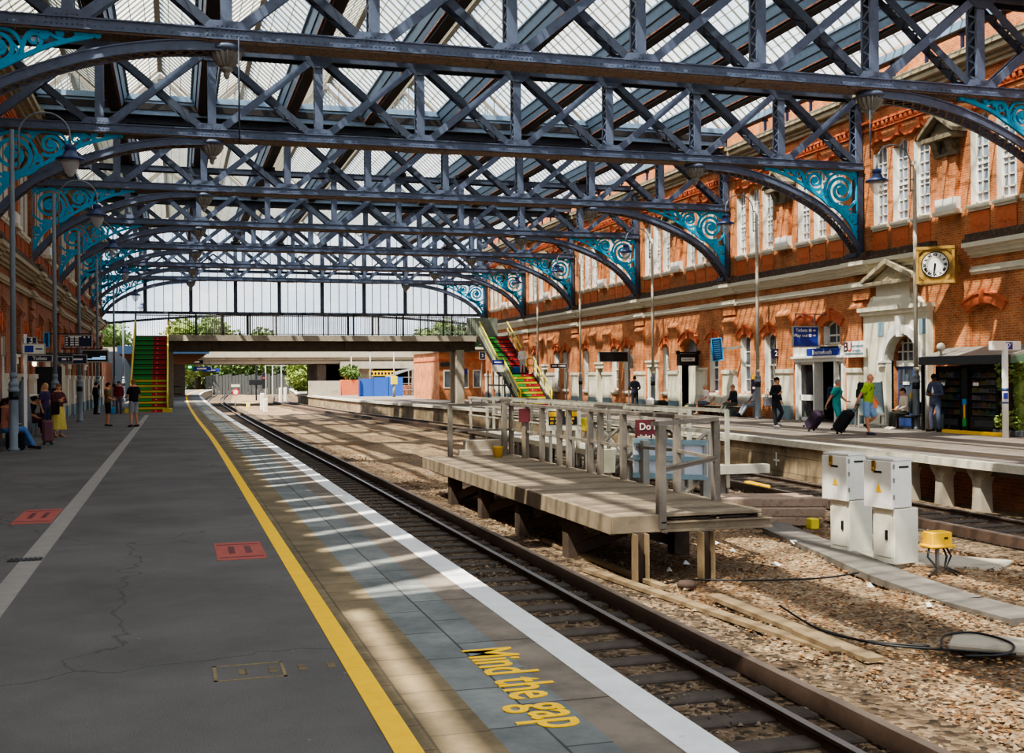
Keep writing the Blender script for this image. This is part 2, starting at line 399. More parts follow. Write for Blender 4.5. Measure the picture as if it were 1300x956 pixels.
M['trunk'] = plain('trunk', '#4c4032', .9, var=.2)
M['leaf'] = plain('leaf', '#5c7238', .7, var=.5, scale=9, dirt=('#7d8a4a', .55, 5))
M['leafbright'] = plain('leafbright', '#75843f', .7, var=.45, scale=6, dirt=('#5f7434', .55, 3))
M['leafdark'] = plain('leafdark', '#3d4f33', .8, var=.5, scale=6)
M['skin'] = plain('skin', '#c98d6c', .55, var=.06)
M['finial'] = plain('finial', '#83807a', .5, var=.2, scale=9)
M['skindark'] = plain('skindark', '#6b4530', .55, var=.06)
# ---------------------------------------------------------------- platforms and track bed
GZ = -1.05
def curve(pts):
    def f(y):
        if y <= pts[0][1]: return pts[0][0]
        for i in range(len(pts)-1):
            (x0, y0), (x1, y1) = pts[i], pts[i+1]
            if y <= y1:
                t = (y-y0)/(y1-y0)
                m0 = (x1-pts[i-1][0])/(y1-pts[i-1][1]) if i > 0 else (x1-x0)/(y1-y0)
                m1 = (pts[i+2][0]-x0)/(pts[i+2][1]-y0) if i+2 < len(pts) else (x1-x0)/(y1-y0)
                h = y1-y0
                return (2*t**3-3*t*t+1)*x0 + (t**3-2*t*t+t)*h*m0 + (-2*t**3+3*t*t)*x1 + (t**3-t*t)*h*m1
        (x0, y0), (x1, y1) = pts[-2], pts[-1]
        return x1 + (x1-x0)/(y1-y0)*(y-y1)
    return f
EL = curve([(2.55,-10),(2.55,12),(2.54,34),(2.40,52),(2.32,75),(2.38,100),(2.75,136),(4.2,170),(8.2,230),(14,290)])
ER = curve([(15.55,-10),(15.55,10),(15.6,19),(15.95,27),(16.2,33),(16.55,44),(16.5,58),(15.6,72),(14.3,88),(13.5,110),(13.4,132),(15.6,160),(20,215),(26,280)])
YS = [-10+3*i for i in range(0, 24)] + [62+5*i for i in range(0, 24)] + [182, 190, 197]
def strip(name, edge, o0, o1, z0, z1, mat, ys=YS, label=None, cat=None):
    mb = MB(); n = len(ys); vs = []
    for y in ys:
        x = edge(y); a = x+o0 if not callable(o0) else o0(y); b = x+o1 if not callable(o1) else o1(y)
        vs += [(a,y,z0),(b,y,z0),(b,y,z1),(a,y,z1)]
    fs = []
    for i in range(n-1):
        k = 4*i
        for j in range(4): fs.append((k+j, k+(j+1) % 4, k+4+(j+1) % 4, k+4+j))
    fs += [(3,2,1,0), (4*n-4, 4*n-3, 4*n-2, 4*n-1)]
    mb.add(vs, fs); o = mb.build(name, mat); fixn(o.data)
    return struct(o, label, cat)
# left platform
strip('floor_platform_asphalt', EL, lambda y: -9.0, -1.42, -.30, 0, M['asphalt'], label='dark grey asphalt of the near left platform', cat='platform')
strip('floor_tactile_paving', EL, -1.42, -1.03, -.30, .002, M['tactile'], label='brown tactile paving strip beside the yellow line', cat='paving')
strip('floor_paving_slabs', EL, -1.03, -.50, -.30, .001, M['slab'], label='blue grey paving slabs along the left platform edge', cat='paving')
strip('floor_coping_slabs', EL, -.50, 0, -.12, .0, M['coping'], label='worn coping slabs at the left platform edge', cat='paving')
strip('wall_platform_face', EL, -.42, -.12, GZ-.3, -.12, M['facewall'], label='dark face of the left platform below its coping', cat='wall')
strip('trim_yellow_line', EL, -1.56, -1.42, .0, .004, M['yellowline'], label='yellow safety line painted along the left platform', cat='line')
strip('trim_white_edge', EL, -.23, .005, -.03, .004, M['whiteline'], label='white painted edge of the left platform', cat='line')
mb = MB(); mb.box(-1.50,-1.29,-4,60,.0,.003)
struct(mb.build('trim_grey_line', M['greyline']), 'pale grey painted line running up the left platform', 'line')
# faded cross marks of the old bay on the asphalt
mb = MB()
for y in (41.5, 52.0): mb.box(-4.0 if y > 45 else -3.2, -2.0, y, y+.16, 0, .003)
struct(mb.build('trim_faded_marks', M['greyline']), 'two short faded marks across the left platform', 'line')

def red_patch(pts, label):
    P = [atz(u, v) for u, v in pts]; mb = MB()
    cx = sum(p[0] for p in P)/4; cy = sum(p[1] for p in P)/4
    x0, x1 = min(p[0] for p in P), max(p[0] for p in P); y0, y1 = min(p[1] for p in P), max(p[1] for p in P)
    x0 = (P[0][0]+P[3][0])/2; x1 = (P[1][0]+P[2][0])/2; y1 = (P[0][1]+P[1][1])/2; y0 = (P[2][1]+P[3][1])/2
    mb.box(x0, x1, y0, y1, 0, .004); o = tag(mb.build('floor_sticker', M['redpatch']), label, 'floor sticker')
    w = x1-x0; h = y1-y0; g = MB()
    for k in (.27, .62):
        g.box(x0+w*k, x0+w*(k+.13), y0+h*.35, y0+h*.75, .004, .006)
    for k in (.12, .85): g.box(x0+w*.05, x1-w*.05, y0+h*k, y0+h*(k+.03), .004, .006)
    g.build('footprint_marks', M['maroon'], o)
red_patch([(272,692),(330,686),(338,708),(276,713)], 'worn red social distancing sticker beside the yellow line')
red_patch([(32,647),(79,647),(64,665),(16,665)], 'worn red sticker beside the pale grey line on the left platform')
mb = MB(); x0, y0 = atz(272, 866); x1, y1 = atz(358, 840)
for a, b, c, d in ((x0,x1,y0,y0+.02),(x0,x1,y1-.02,y1),(x0,x0+.02,y0,y1),(x1-.02,x1,y0,y1)): mb.box(a,b,c,d,0,.003)
o = tag(mb.build('painted_stencil', plain('faded', '#857655', .9, var=.3, scale=20)), 'faded rubbed out yellow stencil on the dark asphalt', 'floor marking')
for k in range(4): q = MB(); q.box(x0+.15+.18*k, x0+.2+.18*k, y0+.12, y1-.12, 0, .003); q.build('stroke', M['tactile'], o)
mb = MB(); gx, gy = atz(32, 711)
mb.box(gx-.16, gx+.16, gy-.1, gy+.1, 0, .006)
o = tag(mb.build('drain_grate', M['black']), 'small black drain grating set in the pale grey line', 'drain')
g = MB()
for k in range(7): g.box(gx-.15+.045*k, gx-.13+.045*k, gy-.09, gy+.09, .006, .012)
g.build('grate_bars', M['darkgrey'], o)
# warning lettering, read from the asphalt side facing the track
tm = text_mb('Mind the gap', .47, 'LEFT', .006, .002)
tm.xf(Matrix.Translation((1.93, 7.30, .005)) @ Matrix.Rotation(-PI/2, 4, 'Z') @ Matrix.Diagonal((.72,1,1,1)))
tag(tm.build('painted_warning', M['yellowline']), 'yellow painted words on the slabs at the platform edge', 'floor lettering')

# right platform
strip('floor_far_platform', ER, .32, lambda y: 24.6, -.3, 0, M['asphalt_r'], label='brown grey surface of the right hand platform', cat='platform')
strip('trim_far_white_edge', ER, -.02, .32, -.16, .004, plain('copingwhite', '#cdc6b4', .8, var=.14, scale=4, dirt=('#94836a', .58, 3)), label='whitened coping along the right hand platform edge', cat='line')
strip('trim_far_yellow_line', ER, 1.25, 1.33, 0, .004, plain('oldyellow', '#a98d4c', .8, var=.2), label='faded yellow line along the right hand platform', cat='line')
yw = [y for y in YS if y >= 23]; yw[0] = 24.3
strip('wall_far_platform_face', ER, .1, .5, GZ-.3, -.16, M['facewall'], yw, label='stained concrete face of the right hand platform', cat='wall')
strip('wall_far_platform_recess', ER, .95, 1.3, GZ-.3, -.16, M['brick_old'], [y for y in YS if y < 27], label='brown brick wall set back below the right hand platform', cat='wall')
tr0 = None
for k, (u, v) in enumerate(((1162,633),(1213,640),(1268,648))):
    x, y = atz(u, v, GZ); x = ER(y)+.32
    if tr0 is None:
        mb = MB(); pr = [(-.16,-1.1),(.16,-1.1),(.12,-.55),(.14,-.42),(.3,-.25),(.34,-.15),(-.34,-.15),(-.3,-.25),(-.14,-.42),(-.12,-.55)]
        mb.prism([(-.14, a, b) for a, b in pr], (.28,0,0)); tr0 = mb.build('concrete_trestle', M['concrete'])
        fixn(tr0.data); o = tr0
    else: o = dup(tr0)
    o.location = (x, y, 0)
    tag(o, ['flared concrete trestle under the right platform nearest the white cabinets','middle flared concrete trestle under the right platform edge','flared concrete trestle under the right platform at the frame edge'][k], 'support', 'platform trestles')
# white survey cross on platform face
x, y = aty(980, 590, 28.6)
mb = MB(); fx = ER(28.6)+.09
mb.box(fx-.004, fx, 28.56, 28.62, -.75, -.38); mb.box(fx-.004, fx, 28.42, 28.74, -.62, -.57)
tag(mb.build('painted_cross', M['white']), 'white cross painted on the right platform face', 'mark')

# ground between the platforms
def hills(x, y): return .035*math.sin(x*2.1+y*.7)+.03*math.sin(x*1.1-y*1.9+2)+.02*math.sin(x*4.3+y*3.1)
mb = MB(); nx, ny = 60, 150
ysg = [(-8 + 40*(i/75.0)) if i < 75 else 32+ (i-75)*2.3 for i in range(ny+1)]
for j, y in enumerate(ysg):
    a, b = EL(y)-.3, ER(y)+1.1
    for i in range(nx+1):
        x = a+(b-a)*i/nx; d = min(x-a, b-x)
        flat = 1 if 3.0 < (x-a) and (b-x) > 4.6 else .25
        mb.v.append((x, y, GZ-.02+hills(x, y)*flat*.9))
for j in range(ny):
    for i in range(nx):
        k = j*(nx+1)+i; mb.f.append((k, k+1, k+nx+2, k+nx+1)); mb.m.append(0); mb.sm.append(True)
struct(mb.build('ground_track_bed', M['ground']), 'sandy leaf strewn ground of the old middle tracks', 'ground')
strip('ground_near_ballast', EL, -.12, 3.45, GZ-.15, GZ+.02, M['ballast'], label='dark stone ballast under the left hand track', cat='ballast')
strip('ground_far_ballast', ER, -3.6, .12, GZ-.15, GZ+.02, M['ballast'], label='dark stone ballast under the right hand track', cat='ballast')
struct(MB().box(-300, 300, -60, 900, -1.6, -1.45).build('ground_base', M['ballast']), 'bare ground beyond the station', 'ground')

# loose stones and dead leaves (nobody could count them)
rnd = random.Random(3)
def chips(name, mat, n, region, smin, smax, label, cat, flat=1.0, power=1.9):
    mb = MB()
    for _ in range(n):
        t = rnd.random()**power; y = region[2]+(region[3]-region[2])*t
        x0 = EL(y)+region[0]; x1 = ER(y)+region[1]; x = x0+(x1-x0)*rnd.random()
        if region[4] and not region[4](x, y): continue
        s = rnd.uniform(smin, smax); a = rnd.random()*PI; z = GZ+.02+hills(x, y)*.5
        ca, sa = math.cos(a)*s, math.sin(a)*s; h = s*rnd.uniform(.5, .9)*flat; tl = rnd.uniform(-.3,.3)*s
        vs = [(x+ca,y+sa,z+tl),(x-sa*.8,y+ca*.8,z),(x-ca,y-sa,z-tl),(x+sa*.7,y-ca*.7,z),(x+tl,y,z+h)]
        mb.add(vs, [(0,1,4),(1,2,4),(2,3,4),(3,0,4)], rnd.choice((0,0,1,1,2,2,3) if len(mat) > 3 else (0,1,1,2)))
    o = mb.build(name, mat); tag(o, label, cat, kind='stuff'); return o
chips('ballast_stones', [M['stones'], M['stones2'], M['stones3']], 30000, (0.0, -.2, 5.2, 48, lambda x, y: x-EL(y) < 3.9 or ER(y)-x < 3.4), .018, .042, 'loose grey brown stones between the rails', 'stones')
chips('dead_leaves', [M['leaves'], M['leaves2'], M['leaves3'], M['leaves4']], 26000, (3.3, -3.4, 5.2, 34, None), .014, .042, 'drifts of dry brown leaves on the middle track bed', 'leaves', flat=.35)
mb = MB()
lp = [(820,700),(850,725),(905,690),(960,650),(885,655),(1010,690),(930,700),(1105,745),(985,718),(1150,700),(842,668),(868,676),(990,660),(840,690),(1180,770),(870,716)]
for i, (u, v) in enumerate(lp):
    x, y = atz(u, v, GZ+.04); s = .05+.05*rnd.random(); a = rnd.random()*3; o = MB()
    o.add([(-s,-s*.6,.02),(s,-s*.5,0),(s*.9,s*.7,.05),(-s*.8,s*.6,.01),(0,0,.07)], [(0,1,4),(1,2,4),(2,3,4),(3,0,4)])
    q = o.build('litter_scrap', M['litter'], loc=(x, y, GZ+.03), rz=a)
    tag(q, 'crumpled scrap of pale litter on the leafy track bed', 'litter', 'scraps of litter among the leaves')

# ---------------------------------------------------------------- rails and sleepers
PROF = [(-.07,0),(.07,0),(.07,.012),(.012,.03),(.010,.105),(.035,.12),(.036,.15),(-.036,.15),(-.035,.12),(-.010,.105),(-.012,.03),(-.07,.012)]
def rail(name, edge, off, label, z=GZ, y0=-6, y1=290, prof=PROF, mats=None, cat='rail'):
    ys = [y for y in YS if y0 <= y <= y1]; mb = MB(); n = len(prof)
    for y in ys:
        x = edge(y)+off
        for a, b in prof: mb.v.append((x+a, y, z+b))
    for i in range(len(ys)-1):
        for k in range(n):
            k2 = (k+1) % n
            mb.f.append((i*n+k, i*n+k2, (i+1)*n+k2, (i+1)*n+k)); mb.m.append(1 if min(prof[k][1], prof[k2][1]) > .9*max(q[1] for q in prof) else 0); mb.sm.append(False)
    mb.f.append(tuple(reversed(range(n)))); mb.m.append(0); mb.sm.append(False)
    o = mb.build(name, mats or [M['rail'], M['railtop']]); fixn(o.data); return tag(o, label, cat)
ZR = GZ+.0
rail('running_rail', EL, .73, 'running rail tucked below the left platform edge', ZR)
rail('running_rail', EL, 2.12, 'outer running rail of the left hand track', ZR)
CP = [(-.05,.06),(.05,.06),(.05,.10),(.045,.22),(-.045,.22),(-.05,.10)]
rail('conductor_rail', EL, 2.55, 'dark conductor rail outside the left hand track', ZR, prof=CP, mats=[M['rail'], plain('condtop', '#5b5048', .5, metal=.3)])
rail('running_rail', ER, -.8, 'running rail beside the right hand platform face', ZR)
rail('running_rail', ER, -2.24, 'outer running rail of the right hand track', ZR)
rail('conductor_rail', ER, -2.66, 'dark conductor rail beside the right hand track', ZR, prof=CP, mats=[M['rail'], M['rail']])
sl0 = None
for edge, off, y1, lab, grp in ((EL, 1.42, 62, 'weathered sleeper under the left hand track', 'sleepers of the left hand track'),
                           (ER, -1.52, 60, 'weathered sleeper under the right hand track', 'sleepers of the right hand track')):
    y = 6.4 if edge is EL else 17.0
    while y < y1:
        if sl0 is None:
            mb = MB(); mb.bbox(-1.25, 1.25, -.13, .13, -.12, .0, .015); sl0 = mb.build('sleeper', M['sleeper']); o = sl0
        else: o = dup(sl0)
        o.location = (edge(y)+off, y, GZ+.052); tag(o, lab, 'sleeper', grp); y += .68
# conductor rail insulators are part of the ground furniture: small pots along the third rail
ip0 = None
for k in range(16):
    y = 8.5+2.1*k
    if ip0 is None:
        mb = MB(); mb.lathe((0,0,0), [(.07,-.02),(.07,.02),(.045,.03),(.06,.05),(.04,.062)], 10); ip0 = mb.build('rail_insulator', M['concrete']); o = ip0
    else: o = dup(ip0)
    o.location = (EL(y)+2.55, y, GZ); tag(o, 'small pale insulator pot under the conductor rail', 'insulator', 'insulators under the near conductor rail')
# ---------------------------------------------------------------- brick station buildings on both sides
T = [25.45+10.25*i for i in range(-2, 7)]        # truss lines; T[2] is the first one in the picture
TY = {i: 25.45+10.25*(i-1) for i in range(-1, 8)}
XR, XL = 23.7, -5.2
class Side:
    def __init__(s, right): s.r = right
    def X(s, d): return XR-d if s.r else XL+d
    def box(s, mb, d0, d1, y0, y1, z0, z1, m=0): mb.box(s.X(d0), s.X(d1), y0, y1, z0, z1, m)
    def pt(s, d, y, z): return (s.X(d), y, z)
def archpts(ya, yb, z, rise, n=10):
    out = []; c = (ya+yb)/2; hw = (yb-ya)/2
    for i in range(n+1):
        if rise > .4*(yb-ya): a = PI*(1-i/n); out.append((c+hw*math.cos(a), z+rise*math.sin(a)))
        else: t = i/n; out.append((ya+(yb-ya)*t, z+rise*(1-(2*t-1)**2)))
    return out
def wall_open(S, mb, y0, y1, z0, z1, ops, thick=.42, depth=0.0, m=0):
    # a wall with real openings, also above one another; ops = (ya, yb, za, zb, rise), rise is the arch height above zb
    br = {y0, y1}; arcs = {}
    for o in ops:
        br |= {o[0], o[1]}
        if o[4] > 0:
            arcs[o] = archpts(o[0], o[1], o[3], o[4]); br |= {round(p[0], 5) for p in arcs[o]}
    br = sorted(y for y in br if y0-1e-6 <= y <= y1+1e-6)
    def top(o, y):
        if o not in arcs: return o[3]
        ap = arcs[o]
        for (a, p), (b, q) in zip(ap[:-1], ap[1:]):
            if y <= b+1e-6: return p+(q-p)*(y-a)/(b-a)
        return ap[-1][1]
    run = None
    def flush():
        if run: S.box(mb, depth, depth-thick, run[0], run[1], z0, z1, m)
    for a, b in zip(br[:-1], br[1:]):
        if b-a < 1e-5: continue
        c = (a+b)/2; cov = sorted([o for o in ops if o[0] < c < o[1]], key=lambda o: o[2])
        if not cov:
            if run: run[1] = b
            else: run = [a, b]
            continue
        flush(); run = None; la = lb = z0
        for o in cov+[None]:
            ua = ub = o[2] if o else z1
            if ua > la+1e-4 or ub > lb+1e-4:
                mb.prism([S.pt(depth, a, la), S.pt(depth, b, lb), S.pt(depth, b, ub), S.pt(depth, a, ua)], ((thick if S.r else -thick), 0, 0), m)
            if o: la, lb = top(o, a), top(o, b)
    flush()
def hood(S, ya, yb, z, rise, name, parent=None, w=.27, d=.10, key=True, mat='brick_red'):
    # segmental brick arch: a band of even depth with stops at the springing and a small keystone
    mb = MB(); c = (ya+yb)/2; hw = (yb-ya)/2; R = (hw*hw+rise*rise)/(2*max(rise, .05)); zc = z+rise-R; A = math.asin(min(1, hw/R))*1.12; n = 9
    for i in range(n):
        t0, t1 = -A+2*A*i/n, -A+2*A*(i+1)/n
        P = [(c+r*math.sin(t), zc+r*math.cos(t)) for r, t in ((R, t0), (R, t1), (R+w, t1), (R+w, t0))]
        mb.prism([S.pt(-.02, *p) for p in P], ((-d if S.r else d), 0, 0))
        Q = [(c+r*math.sin(t), zc+r*math.cos(t)) for r, t in ((R+w, t0), (R+w, t1), (R+w+.06, t1), (R+w+.06, t0))]
        mb.prism([S.pt(-.02, *p) for p in Q], ((-d-.05 if S.r else d+.05), 0, 0))
    if key: S.box(mb, -.02, d+.06, c-.08, c+.08, z+rise-.02, z+rise+w+.12)
    o = mb.build(name, M[mat], parent); fixn(o.data); return o
WN = [0]
def sash(S, ya, yb, za, zb, rise, label, recess=.22, bars=(2, 5), pane='pane', frame=.07, sill=True, mull=True):
    WN[0] += 1
    w = thing('window_%d' % WN[0], label, 'window', kind='structure')
    mb = MB(); d0, d1 = -recess+.03, -recess-.06
    S.box(mb, d0, d1, ya, ya+frame, za, zb+rise*.3); S.box(mb, d0, d1, yb-frame, yb, za, zb+rise*.3); S.box(mb, d0, d1, ya, yb, za, za+frame*1.3)
    ap = archpts(ya, yb, zb, max(rise, .02))
    for (a, p), (b, q) in zip(ap[:-1], ap[1:]):
        mb.prism([S.pt(d0, a, p+.01), S.pt(d0, b, q+.01), S.pt(d0, b, q-frame), S.pt(d0, a, p-frame)], ((d0-d1)*(1 if S.r else -1), 0, 0))
    for k in range(1, bars[0]): 
        y = ya+(yb-ya)*k/bars[0]; S.box(mb, d0-.01, d1, y-.018, y+.018, za, zb+rise*.9)
    for k in range(1, bars[1]):
        z = za+(zb-za)*k/bars[1]; S.box(mb, d0-.01, d1, ya, yb, z-.016, z+.016)
    S.box(mb, d0+.01, d1, ya, yb, (za+zb)/2-.035, (za+zb)/2+.035)
    # white reveal on the jambs
    S.box(mb, .0, d0, ya, ya+.012, za, zb); S.box(mb, .0, d0, yb-.012, yb, za, zb)
    o = mb.build('window_frame', M['white'], w); fixn(o.data)
    g = MB(); pg = [S.pt(-recess-.02, ya+.02, za+.02), S.pt(-recess-.02, yb-.02, za+.02)] + [S.pt(-recess-.02, a, b-.02) for a, b in reversed(ap)]
    g.add(pg, [tuple(range(len(pg)))]); g.build('pane', M[pane], w)
    if sill:
        sm = MB(); S.box(sm, .12, -recess, ya-.08, yb+.08, za-.14, za-.02); S.box(sm, .07, -recess, ya-.04, yb+.04, za-.22, za-.14)
        sm.build('window_sill', M['cream'], w)
    return w

def upper_windows(c, span): return [c+o for o in (-3.75,-2.58,-1.42,1.42,2.58,3.75)]
def facade(right):
    S = Side(right); side = 'right' if right else 'left'; word = 'right hand' if right else 'left hand'
    y0, y1 = (14.0, 87.2) if right else (-12.0, 87.2)
    mbl = MB(); mbu = MB(); low = []; upw = []
    bays = range(1, 7) if right else range(2, 7)
    lowwin = []; doors = []; blinds = []
    if right:
        blinds = [(28.62,30.1,2.1,3.72,.16), (26.0,27.45,2.1,3.72,.16)]
        low += [(32.3,34.12,0,2.25,.91), (37.0,40.3,0,2.42,0), (37.28,38.42,2.92,3.62,.2)]
        lowwin += [(42.0,42.95,1.0,3.4,.18), (44.2,45.05,1.0,3.4,.18), (47.2,48.1,1.0,3.3,.2), (52.55,53.35,1.0,3.2,.2)]
        low += [(49.45,51.15,0,3.3,.3)]; doors += [(54.1,55.1,0,2.3)]
        for i in (4, 5, 6):
            b = TY[i]; lowwin += [(b+1.5,b+2.4,1.0,3.3,.2), (b+3.3,b+4.2,1.0,3.3,.2), (b+7.9,b+8.8,1.0,3.3,.2)]; doors.append((b+5.5,b+6.5,0,2.3))
    else:
        for i in bays:
            b = TY[i]; lowwin += [(b+1.5,b+2.5,1.0,3.3,.2), (b+7.7,b+8.7,1.0,3.3,.2)]; doors.append((b+4.4,b+5.9,0,2.4))
    ops = low + lowwin + [(a,b,c,d,0) for a,b,c,d in doors] + blinds
    wall_open(S, mbl, y0, y1, -.4, 6.0, ops)
    for i in bays:
        c = TY[i]+5.5
        if c > 85: continue
        for y in upper_windows(c, 0): upw.append((y-.42, y+.42, 7.02, 9.55, .3))
    wall_open(S, mbu, y0, y1, 6.0, 13.0 if right else 12.9, upw)
    # backing so that the openings are not see-through: rooms behind
    for mb, z0, z1 in ((mbl, -.4, 6.0), (mbu, 6.0, 12.9)):
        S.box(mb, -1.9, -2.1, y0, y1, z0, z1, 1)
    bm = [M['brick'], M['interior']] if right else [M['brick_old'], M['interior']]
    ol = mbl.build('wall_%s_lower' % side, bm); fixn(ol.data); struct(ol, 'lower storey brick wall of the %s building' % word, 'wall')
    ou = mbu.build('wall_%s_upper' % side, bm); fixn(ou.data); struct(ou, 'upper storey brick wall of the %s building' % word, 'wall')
    tops = MB(); S.box(tops, -.42, -9, y0, y1, 12.6, 12.9); S.box(tops, -8.6, -9, y0, y1, -.4, 12.9); S.box(tops, -.42,-9, y0, y0+.4, -.4, 12.9); S.box(tops, -.42,-9, y1-.4, y1, -.4, 12.9)
    struct(tops.build('ceiling_%s_building' % side, M['brick_old']), 'flat roof and back of the %s building' % word, 'roof')
    # pilasters with corbelled heads
    pl = MB(); pn = MB(); pb = MB(); upil = MB()
    piers = [TY[i] for i in range(1, 8)]
    if right: piers += [41.25, 51.9, 36.2+.0] ; piers = sorted(set(round(p, 2) for p in piers if p > 24 and abs(p-35.7) > .01)) 
    else: piers = [TY[i] for i in range(0, 8)] + [TY[i]+6.9 for i in range(1, 7)] + [TY[i]+3.4 for i in range(1, 7)]
    extra = [TY[i]+4.8 for i in (4, 5, 6)]+[TY[i]+7.2 for i in (4, 5, 6)] if right else []
    for p in piers+extra:
        hw = .52 if right else .45
        if right and abs(p-36.2) < .01: p, hw = 36.15, .42
        if right and abs(p-25.45) < .01: hw = .5
        S.box(pl, 0, .12, p-hw, p+hw, 0, 3.95)
        pl.prism([S.pt(0,p-hw,3.95), S.pt(.12,p-hw,3.95), S.pt(.2,p-hw,4.15), S.pt(0,p-hw,4.45)], (0,2*hw,0))
        S.box(pn, 0, .17, p-hw-.05, p+hw+.05, .55, 1.85); S.box(pn, 0, .22, p-hw-.08, p+hw+.08, 1.85, 2.02)
        S.box(pb, 0, .18, p-hw-.05, p+hw+.05, 0, .55)
    for i in range(0, 8):
        p = TY[i]
        S.box(upil, 0, .13, p-.55, p+.55, 4.45, 5.0); S.box(upil, 0, .13, p-.6, p+.6, 6.15, 11.2)
    a = pl.build('wall_%s_pilasters' % side, bm[0]); fixn(a.data); struct(a, 'brick pilasters along the lower %s wall' % word, 'pilasters')
    a = upil.build('wall_%s_upper_pilasters' % side, bm[0]); struct(a, 'brick pilasters along the upper %s wall' % word, 'pilasters')
    a = pn.build('trim_%s_dado_panels' % side, M['cream']); struct(a, 'cream painted panels on the feet of the %s pilasters' % word, 'panels')
    a = pb.build('trim_%s_dado_feet' % side, M['paleblue']); struct(a, 'grey blue painted feet of the %s pilasters' % word, 'panels')
    # cornices, breaking forward over the pilasters
    co = MB(); lg = MB(); st = MB(); uc = MB(); dn = MB()
    segs = [(y0, 29.9), (31.6, y1)] if right else [(y0, y1)]
    def course(mb, d, za, zb, brk=.13, sg=segs):
        for a, b in sg: S.box(mb, -.02, d, a, b, za, zb)
        for i in range(0, 8):
            p = TY[i]; S.box(mb, 0, d+brk, p-.7, p+.7, za, zb)
    course(st, .08, 4.84, 4.92); course(st, .13, 4.92, 5.02); course(st, .07, 5.02, 5.1)
    course(co, .10, 5.36, 5.44); course(co, .2, 5.44, 5.56); course(co, .3, 5.56, 5.66); course(co, .42, 5.66, 5.80)
    course(lg, .40, 5.80, 5.92); course(lg, .30, 5.92, 6.08)
    course(uc, .12, 11.1, 11.25, .12, [(y0,y1)]); course(uc, .22, 11.25, 11.4, .12, [(y0,y1)]); course(uc, .4, 11.4, 11.6, .1, [(y0,y1)]); course(uc, .5, 11.6, 11.78, .1, [(y0,y1)])
    course(dn, .06, 10.36, 10.43, .13, [(y0,y1)]); course(dn, .1, 10.62, 10.7, .13, [(y0,y1)])
    yy = max(y0, 18)
    while yy < y1:
        S.box(dn, 0, .09, yy, yy+.12, 10.45, 10.6); yy += .26
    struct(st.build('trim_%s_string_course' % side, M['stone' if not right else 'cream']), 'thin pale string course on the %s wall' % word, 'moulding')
    struct(co.build('trim_%s_cornice' % side, M['stone' if not right else 'cream']), 'pale moulded cornice over the lower %s storey' % word, 'moulding')
    struct(lg.build('trim_%s_cornice_ledge' % side, M['ledge']), 'dirty ledge on top of the %s cornice' % word, 'ledge')
    struct(uc.build('trim_%s_upper_cornice' % side, M['stone']), 'stone cornice high on the %s wall' % word, 'moulding')
    struct(dn.build('trim_%s_dentil_band' % side, M['brick_red']), 'red brick dentil band high on the %s wall' % word, 'moulding')
    # windows
    hb = MB(); hd = []
    for k, (a, b, c, d, r) in enumerate(sorted(upw)):
        bay = int((a-TY[1])//10.25)+1; j = k % 6
        sash(S, a, b, c, d, r, 'tall white upper window, %s of six in the %s bay of the %s wall' % (ORD[j], ORD[bay-1], word), bars=(3, 7), pane='paneupper')
        # stepped red hood
        m2 = MB()
        for e in (-1, 1):
            cc = (a+b)/2; ye = cc+e*.42
            m2.prism([S.pt(0, cc+e*.1, d+r+.30), S.pt(0, cc+e*.36, d+r+.16), S.pt(0, cc+e*.36, d+r+.02), S.pt(0, cc+e*.1, d+r+.17)], ((-.12 if right else .12),0,0))
            S.box(m2, 0, .12, cc+e*.36, cc+e*.58, d+r+.0, d+r+.14)
        S.box(m2, 0, .15, (a+b)/2-.09, (a+b)/2+.09, d+r+.08, d+r+.42)
        hb.join(m2)
        S.box(hb, 0, .03, a-.02, b+.02, 6.12, 6.78, 1)          # brick apron below the sill
        for q in range(4): S.box(hb, .03, .045, a+.1+.17*q, a+.22+.17*q, 6.28+.05*(q % 2), 6.34+.05*(q % 2))
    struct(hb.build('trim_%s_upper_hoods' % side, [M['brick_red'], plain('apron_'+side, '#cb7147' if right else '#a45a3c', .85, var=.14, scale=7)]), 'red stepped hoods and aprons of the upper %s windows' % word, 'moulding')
    return S, low, lowwin, doors, blinds, sorted(upw)

SR, lowR, lwR, doR, blR, upR = facade(True)
SL, lowL, lwL, doL, blL, upL = facade(False)
fixed = {0:'just left of the ticket entrance', 1:'behind the platform two sign', 2:'behind the blue screen', 3:'second to the left of the hanging black sign'}
for S, lw, word in ((SR, lwR, 'right hand'), (SL, lwL, 'left hand')):
    for k, (a, b, c, d, r) in enumerate(sorted(lw)):
        sash(S, a, b, c, d, r, '%s sash window from the near end in the lower %s wall' % (ORD[k % 16], word), bars=(1, 4))
        w = bpy.data.objects['window_%d' % WN[0]]
        hood(S, a, b, d, r, 'window_hood', w)
